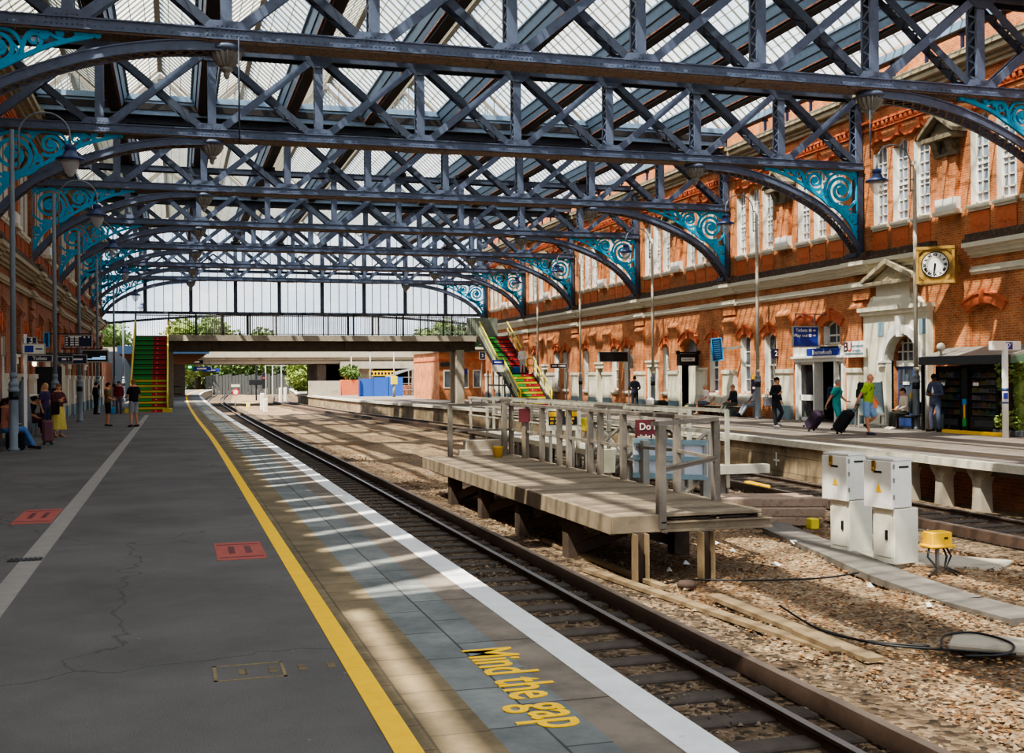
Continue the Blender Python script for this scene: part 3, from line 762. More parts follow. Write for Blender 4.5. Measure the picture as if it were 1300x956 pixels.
# door recesses of the lower storey
DN = [0]
def plain_door(S, a, b, c, d, label, mat='cream'):
    DN[0] += 1; t = thing('door_%d' % DN[0], label, 'door', kind='structure'); mb = MB()
    for y0, y1 in ((a-.14, a+.05), (b-.05, b+.14)): S.box(mb, .06, -.3, y0, y1, 0, d)
    S.box(mb, .1, -.3, a-.2, b+.2, d-.05, d+.18); S.box(mb, .16, -.1, a-.25, b+.25, d+.18, d+.28)
    mb.build('door_frame', M['cream'], t)
    lf = MB(); S.box(lf, -.22, -.28, a+.05, b-.05, 0, d-.05); o = lf.build('door_leaf', M[mat], t)
    pnl = MB()
    for z0, z1 in ((.15, .9), (1.05, d-.25)):
        for q in (0, 1):
            w = (b-a-.1)/2; S.box(pnl, -.2, -.22, a+.05+w*q+.08, a+.05+w*(q+1)-.08, z0, z1)
    pnl.build('door_panel', M[mat], o)
    h = MB(); S.box(h, -.14, -.2, a+.14, a+.2, 1.0, 1.06); h.build('door_handle', M['brass'], o)
for k, (a, b, c, d) in enumerate(doR): plain_door(SR, a, b, c, d, '%s panelled door from the near end in the right hand wall' % ORD[k])
for k, (a, b, c, d) in enumerate(doL): plain_door(SL, a, b, c, d, '%s dark doorway from the near end in the left hand wall' % ORD[k], 'darkgrey')

# blind brick arches with their hoods
for k, (a, b, c, d, r) in enumerate(blR):
    mb = MB(); SR.box(mb, -.14, -.4, a, b, c-.05, d+r+.05); o = mb.build('wall_blind_arch', M['brick']); struct(o, 'bricked up arch %s' % ('under the clock side of the cornice' if k == 0 else 'at the right edge of the frame'), 'wall')
    h = hood(SR, a, b, d, r+.06, 'trim_arch_hood', w=.3); struct(h, 'red brick hood over the bricked up arch %s' % ('beside the clock' if k == 0 else 'at the frame edge'), 'moulding')
h = hood(SR, 37.28, 38.42, 3.62, .2, 'trim_arch_hood', w=.32); struct(h, 'red hood over the arched window above the ticket entrance', 'moulding')
h = hood(SR, 39.1, 40.2, 3.62, .2, 'trim_arch_hood', w=.32); struct(h, 'red hood behind the blue ticket sign', 'moulding')
sash(SR, 37.3, 38.4, 2.92, 3.62, .2, 'small arched window above the ticket entrance', bars=(2, 1))

# pedimented stone niches between the upper windows
def niche(S, c, label, cat='niche'):
    t = thing('wall_niche', label, cat, kind='structure')
    mb = MB(); S.box(mb, 0, .14, c-.45, c+.45, 7.35, 8.75); S.box(mb, .14, .2, c-.12, c+.12, 7.35, 8.75); mb.build('niche_shaft', M['brick'], t)
    mb = MB(); S.box(mb, 0, .2, c-.5, c+.5, 6.98, 7.36); mb.build('niche_block', M['white'], t)
    mb = MB(); S.box(mb, 0, .26, c-.56, c+.56, 6.84, 6.98); mb.build('niche_sill', M['cream'], t)
    mb = MB(); S.box(mb, 0, .22, c-.5, c+.5, 8.7, 8.8)
    for e in (-1, 1):
        y = c+e*.34; mb.prism([S.pt(0,y-.14,8.8), S.pt(.24,y-.14,8.8), S.pt(.42,y-.14,9.2), S.pt(0,y-.14,9.2)], (0,.28,0))
    S.box(mb, 0, .18, c-.5, c+.5, 8.8, 9.2); o = mb.build('niche_capital', M['stonedark'], t); fixn(o.data)
    mb = MB(); S.box(mb, 0, .52, c-.78, c+.78, 9.2, 9.34)
    for z0, w, d in ((9.34, .8, .5), (9.44, .72, .56)):
        pass
    for e in (-1, 1):
        mb.prism([S.pt(0,c+e*.86,9.34), S.pt(0,c+e*.86,9.46), S.pt(0,c,10.1), S.pt(0,c,9.94)], ((-.6 if S.r else .6),0,0))
    mb.prism([S.pt(0,c-.6,9.34), S.pt(0,c+.6,9.34), S.pt(0,c,9.9)], ((-.36 if S.r else .36),0,0))
    o = mb.build('niche_pediment', M['stonedark'], t); fixn(o.data)
    return t
for i in range(1, 7):
    if TY[i]+5.5 < 85: niche(SR, TY[i]+5.5, 'dark stone pedimented niche high in the %s bay of the right hand wall' % ORD[i-1])
for i in range(2, 4): niche(SL, TY[i]+5.5, 'dark stone pedimented niche high in the %s bay of the left hand wall' % ORD[i-1])

# ---------------- white doorcase with the blue double door
t = thing('door_%d' % 40, 'white arched doorcase with pediment around a blue double door', 'door', kind='structure')
S = SR; mb = MB(); ya, yb = 31.78, 35.5; oa, ob = 32.3, 34.12
# surround cut around the arch
ops = [(oa, ob, 0, 2.25, .9)]
wall_open(S, mb, 31.85, 34.6, 0, 3.85, ops, thick=.3, depth=.22)
S.box(mb, -.05, .22, 34.6, 35.45, 0, 3.85)
S.box(mb, 0, .34, 31.78, 35.5, 3.85, 3.98); S.box(mb, 0, .42, 31.72, 35.55, 3.98, 4.12)
o = mb.build('surround', M['cream'], t); fixn(o.data)
mb = MB(); 
ai = archpts(oa, ob, 2.25, .91, 14); ao = archpts(oa-.3, ob+.3, 2.25, 1.22, 14)
for i in range(14): mb.prism([S.pt(.2,*ai[i]), S.pt(.2,*ai[i+1]), S.pt(.2,*ao[i+1]), S.pt(.2,*ao[i])], (-.1,0,0))
c = (oa+ob)/2; mb.prism([S.pt(.2,c-.09,3.05), S.pt(.2,c+.09,3.05), S.pt(.2,c+.15,3.75), S.pt(.2,c-.15,3.75)], (-.2,0,0))
for e in (oa-.32, ob+.02): S.box(mb, 0, .32, e, e+.3, 2.05, 2.25); S.box(mb, 0, .36, e-.03, e+.33, 2.18, 2.25)
o = mb.build('archivolt', M['white'], t); fixn(o.data)
mb = MB()
for k, (w, z0, z1, d) in enumerate(((1.2, 4.12, 4.32, .36), (1.05, 4.32, 4.5, .3), (.95, 4.5, 4.85, .24))): S.box(mb, 0, d, 33.7-w, 33.7+w, z0, z1)
for e in (-1, 1): mb.prism([S.pt(0,33.7+e*1.2,4.12), S.pt(0,33.7+e*1.45,4.12), S.pt(0,33.7+e*1.1,4.5)], (-.3,0,0))
mb.build('frieze', M['cream'], t)
mb = MB(); S.box(mb, 0, .5, 32.35, 35.05, 4.85, 4.98)
for e in (-1, 1): mb.prism([S.pt(0,33.7+e*1.42,4.95), S.pt(0,33.7+e*1.42,5.08), S.pt(0,33.7,5.72), S.pt(0,33.7,5.55)], (-.55,0,0))
mb.prism([S.pt(0,32.6,4.98), S.pt(0,34.8,4.98), S.pt(0,33.7,5.5)], (-.34,0,0))
o = mb.build('pediment', M['stone'], t); fixn(o.data)
sp = MB()
for e, cy_ in ((-1, 32.1), (1, 34.4)): sp.add([S.pt(.235,cy_-.18,3.1), S.pt(.235,cy_+.18,3.1), S.pt(.235,cy_+.18,3.6), S.pt(.235,cy_-.18,3.6)], [(0,1,2,3)])
sp.build('spandrel_panel', M['paleblue'], t)
for e in (0, 1):
    y0 = oa+.02+e*.9; mb = MB(); S.box(mb, -.24, -.3, y0, y0+.88, .0, 2.05); d_ = mb.build('door_leaf', M['navy'], t)
    g = MB()
    for z0, z1 in ((1.45, 1.95), (.75, 1.38)):
        for q in (0, 1): S.box(g, -.225, -.24, y0+.08+.4*q, y0+.4+.4*q, z0, z1)
    g.build('pane', M['pane'], d_)
    if e: 
        q = MB(); S.box(q, -.2, -.23, y0+.22, y0+.55, 1.42, 1.52); q.build('notice', M['white'], d_)
    h = MB(); S.box(h, -.16, -.24, y0+(.04 if e else .78), y0+(.1 if e else .84), .95, 1.15); h.build('door_handle', M['brass'], d_)
mb = MB(); S.box(mb, -.18, -.3, oa, ob, 2.05, 2.25); 
for k in range(1, 6): y = oa+(ob-oa)*k/6; S.box(mb, -.22, -.28, y-.02, y+.02, 2.25, 2.25+.9*math.sqrt(max(0, 1-(k/3-1)**2)))
for z in (2.55, 2.85): 
    hw = .9*math.sqrt(max(.02, 1-((z-2.25)/.95)**2)); S.box(mb, -.22, -.28, c-hw, c+hw, z-.02, z+.02)
mb.build('fanlight_bars', M['white'], t)
g = MB(); ap = archpts(oa, ob, 2.25, .9, 14); g.add([S.pt(-.27, a, b) for a, b in ap], [tuple(range(15))]); g.build('fanlight_pane', M['pane'], t)

# ---------------- ticket entrance
t = thing('door_41', 'open glazed ticket hall entrance with white frame', 'door', kind='structure')
mb = MB(); S.box(mb, .1, -.3, 36.95, 37.08, 0, 2.42); S.box(mb, .1, -.3, 40.2, 40.34, 0, 2.42); S.box(mb, .14, -.3, 36.9, 40.4, 2.28, 2.42)
S.box(mb, .22, -.2, 36.85, 40.5, 2.42, 2.5); S.box(mb, .12, -.2, 36.95, 40.45, 2.5, 2.85); S.box(mb, .1,-.3, 38.95, 39.03, 0, 2.28); S.box(mb, .1,-.3, 37.5, 37.58, 0, 2.28)
mb.build('entrance_frame', M['white'], t)
for a, b in ((39.03, 40.2), (37.08, 37.5)):
    mb = MB(); 
    for q0, q1 in ((a, a+.07), (b-.07, b)): S.box(mb, -.02, -.08, q0, q1, 0, 2.28)
    for z0, z1 in ((0,.12),(.78,1.0),(2.18,2.28)): S.box(mb, -.02, -.08, a, b, z0, z1)
    d_ = mb.build('glazed_leaf', M['white'], t); g = MB(); S.box(g, -.045, -.055, a+.07, b-.07, .12, 2.18); g.build('pane', M['shopglass'], d_)
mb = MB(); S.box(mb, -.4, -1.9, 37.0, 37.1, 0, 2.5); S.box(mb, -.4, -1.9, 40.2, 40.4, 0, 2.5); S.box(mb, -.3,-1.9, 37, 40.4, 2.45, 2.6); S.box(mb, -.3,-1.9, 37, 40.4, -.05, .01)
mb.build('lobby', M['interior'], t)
for lab, (y0, y1, z0, z1, d), mt in (('grey ticket barrier cabinet inside the open entrance', (37.7,38.75,0,1.15,-1.1), 'interiorlight'), ('pale poster board at the back of the ticket hall', (37.85,38.5,1.25,1.95,-1.75), 'interiorlight')):
    mb = MB(); mb.bbox(S.X(d), S.X(d-.12 if z0 > 1 else d-.5), y0, y1, z0, z1, .02); o = tag(mb.build('cabinet' if z0 < 1 else 'notice_board', M[mt]), lab, 'cabinet' if z0 < 1 else 'notice board')
    mb = MB(); S.box(mb, d+.01, d, y0+.15, y0+.28, z0+(z1-z0)*.55, z0+(z1-z0)*.75); mb.build('notice', M['yellow'], o)
# ---------------- recessed grey doorway with fanlight and black hanging sign
t = thing('door_42', 'tall recessed pale doorway below the black hanging sign', 'door', kind='structure')
mb = MB(); S.box(mb, .1, -.5, 49.2, 49.45, 0, 2.5); S.box(mb, .1, -.5, 51.15, 51.4, 0, 2.5); S.box(mb, -.3, -.42, 49.45, 51.15, 2.35, 2.5); mb.build('door_frame', M['cream'], t)
mb = MB(); S.box(mb, -.36, -.42, 49.95, 51.15, 0, 2.35); d_ = mb.build('door_leaf', M['cream'], t)
mb = MB()
for q in (50.0, 50.4, 50.8): S.box(mb, -.34, -.36, q, q+.3, .2, 2.2)
mb.build('door_panel', M['cream'], d_)
mb = MB(); S.box(mb, -.30, -.36, 49.98, 50.04, 1.0, 1.06); mb.build('door_handle', M['brass'], d_)
g = MB(); ap = archpts(49.45, 51.15, 3.3, .3); pg = [S.pt(-.36, 49.45, 2.5), S.pt(-.36, 51.15, 2.5)]+[S.pt(-.36, a, b) for a, b in reversed(ap)]; g.add(pg, [tuple(range(len(pg)))]); g.build('fanlight_pane', M['paneupper'], t)
hood(S, 49.45, 51.15, 3.3, .3, 'door_hood', t)
mb = MB(); 
S.box(mb, -.02, .14, 48.35, 49.2, .55, 2.05); S.box(mb, -.02, .2, 48.3, 49.2, 2.05, 2.15); S.box(mb, -.02, .14, 51.3, 51.5, .55, 2.05); mb.build('door_panel', M['cream'], t)
# ---------------------------------------------------------------- iron trusses and ridge and furrow roof
PX = [-5.3+3.2*i for i in range(10)]      # panel points across the hall
XM0, XM1 = PX[0], PX[9]
def spiral(cx, cz, r0, r1, a0, turns, n=34):
    out = []
    for i in range(n+1):
        t = i/n; a = a0+turns*2*PI*t; r = r0+(r1-r0)*t**.8
        out.append((cx+r*math.cos(a), cz+r*math.sin(a)))
    return out
def smooth(pts, n=6):
    out = []
    for i in range(len(pts)-1):
        p0 = pts[max(i-1, 0)]; p1 = pts[i]; p2 = pts[i+1]; p3 = pts[min(i+2, len(pts)-1)]
        for k in range(n):
            t = k/n
            out.append(tuple(.5*((2*p1[j])+(-p0[j]+p2[j])*t+(2*p0[j]-5*p1[j]+4*p2[j]-p3[j])*t*t+(-p0[j]+3*p1[j]-3*p2[j]+p3[j])*t**3) for j in (0, 1)))
    out.append(pts[-1]); return out
def rivet(mb, x, y, z, ax, s=.018):
    if ax == 'y': vs = [(x-s,y,z-s),(x+s,y,z-s),(x+s,y,z+s),(x-s,y,z+s),(x,y-.02,z)]
    else: vs = [(x-s,y-s,z),(x+s,y-s,z),(x+s,y+s,z),(x-s,y+s,z),(x,y,z-.02)]
    mb.add(vs, [(0,1,4),(1,2,4),(2,3,4),(3,0,4)])
ZB0, ZB1, ZT0, ZT1 = 9.03, 9.30, 11.55, 11.80
HW = .27
tm = {}
mb = MB()                                                       # bottom chord
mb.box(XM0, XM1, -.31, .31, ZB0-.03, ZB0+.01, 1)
for s in (-1, 1):
    mb.box(XM0, XM1, s*HW-.025, s*HW+.025, ZB0, ZB1, 0); mb.box(XM0, XM1, s*HW, s*.36, ZB0+.01, ZB0+.04, 0); mb.box(XM0, XM1, s*HW, s*.33, ZB1-.03, ZB1, 0)
x = XM0+.1
while x < XM1:
    for y in (-.27, -.19, .19, .27): rivet(mb, x, y, ZB0-.03, 'z')
    rivet(mb, x, -HW-.025, ZB0+.1, 'y', .014); x += .14
for i in range(1, 9):                                           # splice plates under the chord
    if i % 2 == 0:
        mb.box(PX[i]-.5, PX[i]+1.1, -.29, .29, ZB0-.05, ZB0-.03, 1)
        for a in range(12):
            for y in (-.25,-.15,-.05,.05,.15,.25): rivet(mb, PX[i]-.42+.125*a, y, ZB0-.05, 'z', .02)
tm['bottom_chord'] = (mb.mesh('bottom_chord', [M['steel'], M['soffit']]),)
mb = MB(); mb.box(XM0, XM1, -.27, .27, ZT1-.04, ZT1, 0)
for s in (-1, 1): mb.box(XM0, XM1, s*.22-.025, s*.22+.025, ZT0, ZT1, 0); mb.box(XM0, XM1, s*.22, s*.28, ZT0, ZT0+.03, 0)
tm['top_chord'] = (mb.mesh('top_chord', [M['steeldark']]),)
mb = MB()                                                       # post: two flats with zigzag lacing
for s in (-1, 1):
    mb.box(-.12, .12, s*.21-.015, s*.21+.015, ZB1-.2, ZT0+.05); mb.box(-.12, -.095, s*.21, s*.14, ZB1, ZT0); mb.box(.095, .12, s*.21, s*.14, ZB1, ZT0)
z = ZB1; k = 0
while z < ZT0-.15:
    for xx in (-.1, .1): mb.bar((xx, -.17 if k % 2 else .17, z), (xx, .17 if k % 2 else -.17, z+.2), .05, .014, (1,0,0))
    z += .2; k += 1
tm['post'] = mb.mesh('post', [M['steel']])
def diag_mesh(down):
    mb = MB(); p, q = ((.18, ZT0+.05), (3.02, ZB1-.05)) if down else ((.18, ZB1-.05), (3.02, ZT0+.05))
    d = Vector((q[0]-p[0], 0, q[1]-p[1])); nrm = d.normalized()
    if down:
        for y in (-.17, .17): mb.bar((p[0], y, p[1]), (q[0], y, q[1]), .03, .2, (0,0,1))
        L = d.length; k = 0; t = .3
        while t < L-.4:
            a = Vector((p[0], -.16 if k % 2 else .16, p[1]))+nrm*t; b = Vector((p[0], .16 if k % 2 else -.16, p[1]))+nrm*(t+.24)
            up = Vector((-nrm.z, 0, nrm.x)); mb.bar(a+up*-.06, b+up*-.06, .06, .015, up); t += .24; k += 1
    else:
        mb.bar((p[0], -.25, p[1]), (q[0], -.25, q[1]), .03, .22, (0,0,1)); mb.bar((p[0], .2, p[1]), (q[0], .2, q[1]), .03, .1, (0,0,1))
    return mb.mesh('diagonal', [M['steel'] if not down else M['steeldark']])
tm['dn'] = diag_mesh(True); tm['up'] = diag_mesh(False)
mb = MB()
for (z0, z1, sg) in ((ZB0+.05, ZB1+.16, 1),):
    for y in (-.30,):
        mb.prism([(-.46,y,z0),(.46,y,z0),(.46,y,z0+.26*sg),(.36,y,z1),(-.36,y,z1),(-.46,y,z0+.26*sg)], (0,.02,0))
    for a in range(-4, 5):
        for b in range(3):
            if abs(a) > 2 and b > 1: continue
            rivet(mb, a*.1, -.30, z0+sg*(.06+.1*b), 'y', .02)
tm['gusset'] = mb.mesh('gusset_plate', [M['steel']]); fixn(tm['gusset'])
mb = MB(); mb.prism([(-.42,-.28,ZT1-.05),(.42,-.28,ZT1-.05),(.42,-.28,ZT0),(.2,-.28,ZT0-.2),(-.2,-.28,ZT0-.2),(-.42,-.28,ZT0)], (0,.02,0)); tm['gusset_top'] = mb.mesh('gusset_plate', [M['steeldark']]); fixn(tm['gusset_top'])
# bracket, in u = distance from the wall end of the truss
RIB = smooth([(.10,6.16),(.28,6.45),(.98,7.22),(1.93,7.86),(3.48,8.50),(4.99,8.84),(6.5,8.95)], 6)
def bracket(mir):
    X = (lambda u: XM0+u) if mir else (lambda u: XM1-u)
    rb = MB(); pts = [(X(u), z) for u, z in RIB]
    for y in (-.26, .23): rb.ribbon(pts, .2, y, y+.035, 0)
    pin = []
    n = len(pts)
    for i in range(n): pin.append(pts[i])
    for y0 in (-.29, .21): rb.ribbon([(a, b+.1) for a, b in pts], .03, y0, y0+.08, 0); rb.ribbon([(a, b-.1) for a, b in pts], .03, y0, y0+.08, 0)
    acc = 0
    for i in range(n-1):
        for sg in (-1, 1):
            a, b = pts[i], pts[i+1]
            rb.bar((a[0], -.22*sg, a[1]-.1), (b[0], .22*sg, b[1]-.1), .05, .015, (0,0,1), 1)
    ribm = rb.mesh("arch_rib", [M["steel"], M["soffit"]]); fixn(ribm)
    bp = MB()
    bp.box(X(0), X(.10), -.28, .28, 6.05, 9.05, 0); bp.box(X(.1), X(.2), -.28, -.2, 6.2, 9.05, 0)
    bp.box(X(-.05), X(.35), -.32, .32, 5.95, 6.1, 0)
    b2 = bp.mesh('back_plate', [M['steeldark']])
    sc = MB(); y0, y1 = -.20, -.12
    def rbn(pts, w0, w1):
        n = len(pts); sc.ribbon([(X(u), z) for u, z in pts], [.74*(w0+(w1-w0)*i/(n-1)) for i in range(n)], y0, y1)
    def blob(u, z, r):
        sc.prism([(X(u+r*math.cos(2*PI*k/10)), y0-.01, z+r*math.sin(2*PI*k/10)) for k in range(10)], (0, y1-y0+.02, 0))
    # one running stem from the wall foot to the tip, scrolls curling off it
    rbn(smooth([(.22,6.42),(.32,6.85),(.55,7.25),(.95,7.62),(1.55,7.98),(2.2,8.36),(2.9,8.72),(3.7,8.96)], 8), .17, .12)
    rbn(spiral(.83, 8.30, .60, .13, -2.0, 2.05, 54), .15, .12); blob(.83, 8.30, .15)
    rbn(spiral(.83, 8.30, .67, .62, -2.6, .8, 40), .11, .11)
    rbn(spiral(1.86, 8.62, .36, .09, -2.3, 1.7, 40), .13, .10); blob(1.86, 8.62, .10)
    rbn(smooth([(1.35,8.75),(1.5,8.95),(1.8,9.0),(2.15,8.92),(2.32,8.65),(2.3,8.45)], 6), .11, .09)
    rbn(spiral(2.55, 8.80, .17, .05, -1.2, 1.3, 22), .09, .07)
    rbn(smooth([(2.3,8.55),(2.45,8.92),(2.75,8.98),(3.0,8.86),(3.25,8.84),(3.45,8.98),(3.7,8.97)], 6), .12, .07)
    for u, z, r in ((3.05,8.97,.09),(3.4,8.99,.07),(3.78,8.99,.08),(2.75,8.9,.1)): blob(u, z, r)
    rbn(spiral(.37, 7.35, .27, .07, 1.2, -1.6, 34), .11, .09); blob(.37, 7.35, .09)
    rbn(spiral(.26, 6.72, .15, .05, 1.8, -1.4, 22), .08, .06)
    rbn(smooth([(.16,7.6),(.2,8.0),(.2,8.6),(.34,8.95),(.62,9.0)], 6), .10, .12)
    rbn(smooth([(.14,8.98),(.5,8.88),(.95,9.0),(1.3,8.96),(1.45,8.86)], 6), .09, .09); blob(1.36, 8.98, .12); blob(.3, 8.88, .11)
    rbn(smooth([(.5,7.2),(.75,7.62),(1.3,7.75),(1.62,8.1),(1.5,8.35)], 6), .08, .1)
    rbn(smooth([(.16,6.3),(.15,6.7),(.16,7.1),(.15,7.6)], 4), .07, .07)
    rbn(smooth([(2.02,8.28),(2.25,8.52),(2.15,8.7)], 5), .08, .06)
    blob(1.52, 8.2, .12); blob(.62, 7.52, .12); blob(.24, 7.0, .1)
    s = sc.mesh('scrollwork', [M['teal']]); fixn(s)
    return ribm, b2, s
BR = bracket(False); BL = bracket(True)
mb = MB()
mb.lathe((0,0,0), [(.16,.14),(.18,.06),(.31,.03),(.36,-.02),(.37,-.08),(.33,-.13)], 20, 0)
mb.lathe((0,0,0), [(.335,-.12),(.33,-.20),(.27,-.32),(.17,-.42),(.11,-.46)], 32, 1, False, .2)
mb.lathe((0,0,0), [(.11,-.45),(.14,-.48),(.13,-.52),(.08,-.55),(.06,-.60),(.07,-.63),(.02,-.70)], 12, 1)
tm['pendant'] = mb.mesh('pendant', [M['steel'], M['finial']])
mb = MB(); mb.box(-.34, .34, -.4, .4, ZT1, ZT1+.14); mb.box(-.14, .14, -.34, .34, ZT1-.02, ZT1+.05); tm['bearing'] = mb.mesh('bearing_block', [M['valleydark']])

def child(me, name, par, loc=(0,0,0)):
    o = bpy.data.objects.new(name, me); C.objects.link(o); o.parent = par; o.location = loc; return o
for i in range(0, 8):
    lab = ('roof truss over the unseen foreground' if i == 0 else
           'blue grey iron roof truss with teal scroll brackets, %s from the camera' % ('nearest' if i == 1 else ORD[i-1] if i < 7 else 'seventh and farthest, above the glazed end screen'))
    if i == 7: lab = 'farthest iron roof truss, carrying the glazed end screen'
    t = thing('roof_truss', lab, 'truss', (0, TY[i], 0), group='roof trusses')
    child(tm['bottom_chord'][0], 'bottom_chord', t); child(tm['top_chord'][0], 'top_chord', t)
    for k in range(10):
        child(tm['post'], 'post', t, (PX[k] + (.12 if k == 0 else -.12 if k == 9 else 0), 0, 0))
        if 0 < k < 9: child(tm['gusset'], 'gusset_plate', t, (PX[k], 0, 0)); child(tm['gusset_top'], 'gusset_plate', t, (PX[k], 0, 0)); child(tm['bearing'], 'bearing_block', t, (PX[k], 0, 0))
        if k < 9: child(tm['dn'], 'diagonal', t, (PX[k], 0, 0)); child(tm['up'], 'diagonal', t, (PX[k], 0, 0))
    for br, in ((BR,), (BL,)):
        child(br[0], 'arch_rib', t); b = child(br[1], 'back_plate', t); child(br[2], 'scrollwork', t)
    for k in (2, 7): child(tm['pendant'], 'pendant', t, (PX[k], 0, ZB0-.05))
# thin drop rods by the near pendants
for (u, v0, v1, Y, lab) in ((303, 45, 182, 25.1, 'thin rod hanging from the nearest truss on the left'), (1104, 100, 202, 25.2, 'thin rod hanging below the nearest truss pendant on the right')):
    x, z0 = aty(u, v0, Y); x1, z1 = aty(u, v1, Y)
    if Y == 25.1:
        mb = MB(); mb.tube([(x,Y,9.1),(x,Y,z1)], .02, 6)
    else: mb = MB(); mb.tube([(x,Y,8.5),(x,Y,z1)], .018, 6)
    tag(mb.build('hanging_rod', M['steeldark']), lab, 'rod')

# valley gutters
mb = MB(); Ln = 19.3
def gut(mb, x, y0, y1):
    pr = [(-.2,11.96),(.2,11.96),(.42,12.5),(.5,12.5),(.5,12.56),(.36,12.56),(.14,12.06),(-.14,12.06),(-.36,12.56),(-.5,12.56),(-.5,12.5),(-.42,12.5)]
    vs = [(x+a, y, z) for y in (y0, y1) for a, z in pr]; n = len(pr)
    fs = []; ms = []
    o = len(mb.v); mb.v += vs
    for k in range(n):
        k2 = (k+1) % n; mb.f.append((o+k, o+k2, o+n+k2, o+n+k)); mb.m.append(1 if k == 0 else 0); mb.sm.append(False)
    mb.f.append(tuple(o+k for k in reversed(range(n)))); mb.m.append(0); mb.sm.append(False); mb.f.append(tuple(o+n+k for k in range(n))); mb.m.append(0); mb.sm.append(False)
    for s in (-1, 1):                                           # stiffening lip half way up the flank
        a = Vector((x+s*.31, y0, 12.22)); b = Vector((x+s*.31, y1, 12.22)); mb.bar(a, b, .05, .03, (0,0,1), 1)
        mb.bar((x+s*.21, y0, 11.96), (x+s*.21, y1, 11.96), .06, .04, (0,0,1), 2)
    mb.box(x-.17, x+.17, y0, y1, 11.86, 11.96, 1)
gut(mb, 0, .6, 19.9)
gm = mb.mesh('valley_gutter', [M['valley'], M['valleydark'], M['rustedge']]); fixn(gm)
word = ['before the nearest truss', 'from first to third truss', 'from third to fifth truss', 'from fifth truss to end screen']
ml = [4.95, 25.45, 45.95, 66.45]
for m, y in enumerate(ml):
    for k in range(1, 9):
        o = bpy.data.objects.new('valley_gutter', gm); C.objects.link(o); o.location = (PX[k], y, 0)
        tag(o, '%s long blue roof gutter from the left wall, %s' % (ORD[k-1], word[m]), 'gutter', 'valley gutters')
# glazed ridges
def glazing(k, dirty, slots=False):  # dirty selects the sun-blocking glass made for the first ridge
    x0, x1 = PX[k]+.42, PX[k+1]-.42
    if k == 0: x0 = PX[0]+.25
    if k == 8: x1 = PX[9]-.45
    xc = (x0+x1)/2; zv, zr = 12.52, 13.62; y0, y1 = .55, 19.95
    pans = []
    for sgn, xa in ((0, x0), (1, x1)):
        mb = MB(); a, b = (xa, zv), (xc, zr)
        if slots and sgn == 0:
            y = y0-1.2
            while y < y1:                                      # near-opaque panes, skewed gaps invented to throw sun streaks on the platform
                sk = .95; w = 1.02; g = 1.24
                c0, c1 = max(y, y0), min(y+w, y1)
                if c1 > c0: mb.add([(a[0], c0, a[1]), (a[0], c1, a[1]), (b[0], min(c1+sk, y1), b[1]), (b[0], min(c0+sk, y1), b[1])], [(0,1,2,3)])
                y += g
        else:
            ny = 8
            for j in range(ny):
                ya, yb = y0+(y1-y0)*j/ny, y0+(y1-y0)*(j+1)/ny; mb.add([(a[0],ya,a[1]),(a[0],yb,a[1]),(b[0],yb,b[1]),(b[0],ya,b[1])], [(0,1,2,3)])
        pans.append(mb.mesh('glass_slope', [M['shadeglass'] if dirty else M['roofglass']]))
    bm_ = MB(); y = y0
    while y <= y1+.01:
        for xa in (x0, x1): bm_.bar((xa, y, zv-.02), (xc, y, zr-.02), .035, .055)
        y += .485
    for xa in (x0, x1):
        for t in (.36, .70): bm_.bar((xa+(xc-xa)*t, y0, zv+(zr-zv)*t-.06), (xa+(xc-xa)*t, y1, zv+(zr-zv)*t-.06), .02, .02)
    bars = bm_.mesh('glazing_bars', [M['glazbar']])
    rc = MB(); rc.box(xc-.09, xc+.09, y0-.05, y1+.05, zr-.14, zr+.04); rc = rc.mesh('ridge_piece', [M['ridge']])
    gfs = []; ggs = []
    for y in (y0, y1):
        gb = MB(); gl = MB()
        for xa in (x0, x1): gb.bar((xa, y, zv-.02), (xc, y, zr-.02), .06, .14)
        for t in (.33, .66):
            xx = x0+(x1-x0)*t; zz = zv+(zr-zv)*(1-abs(2*t-1)); gb.bar((xx, y, zv), (xx, y, zz), .03, .03, (0,1,0))
        gb.bar((xc, y, zv), (xc, y, zr), .03, .03, (0,1,0))
        gl.add([(x0,y,zv),(x1,y,zv),(xc,y,zr)], [(0,1,2)])
        gfs.append(gb.mesh('gable_frame', [M['ridge']])); ggs.append(gl.mesh('gable_glass', [M['clearglass']]))
    return pans, bars, rc, gfs, ggs
for k in range(9):
    pans, bars, rc, gf, gg = glazing(k, k == 0, k == 0)
    for m, y in enumerate(ml):
        t = thing('glazed_roof_ridge', '%s glazed roof ridge from the left wall, %s' % (ORD[k], word[m]), 'roof glazing', (0, y, 0), group='glazed roof ridges')
        for p in pans: child(p, 'glass_slope', t)
        child(bars, 'glazing_bars', t); child(rc, 'ridge_piece', t); [child(q, 'gable_frame', t) for q in gf]; [child(q, 'gable_glass', t) for q in gg]
# the roof carries on behind the viewer
mb = MB(); mt = MB()
for k in range(9):
    x0, x1 = PX[k]+.42, PX[k+1]-.42; xc = (x0+x1)/2
    for a, b in (((x0,12.52),(xc,13.62)), ((xc,13.62),(x1,12.52))): mb.add([(a[0],-15,a[1]),(a[0],5.4,a[1]),(b[0],5.4,b[1]),(b[0],-15,b[1])], [(0,1,2,3)], 0 if k else 1)
    if k: mt.box(PX[k]-.45, PX[k]+.45, -15, 5.5, 11.9, 12.5)
struct(mb.build('ceiling_rear_glazing', [M['roofglass'], M['shadeglass']]), 'glazed roof over the part of the hall behind the viewer', 'roof')
struct(mt.build('ceiling_rear_gutters', M['valley']), 'gutters of the roof behind the viewer', 'roof')
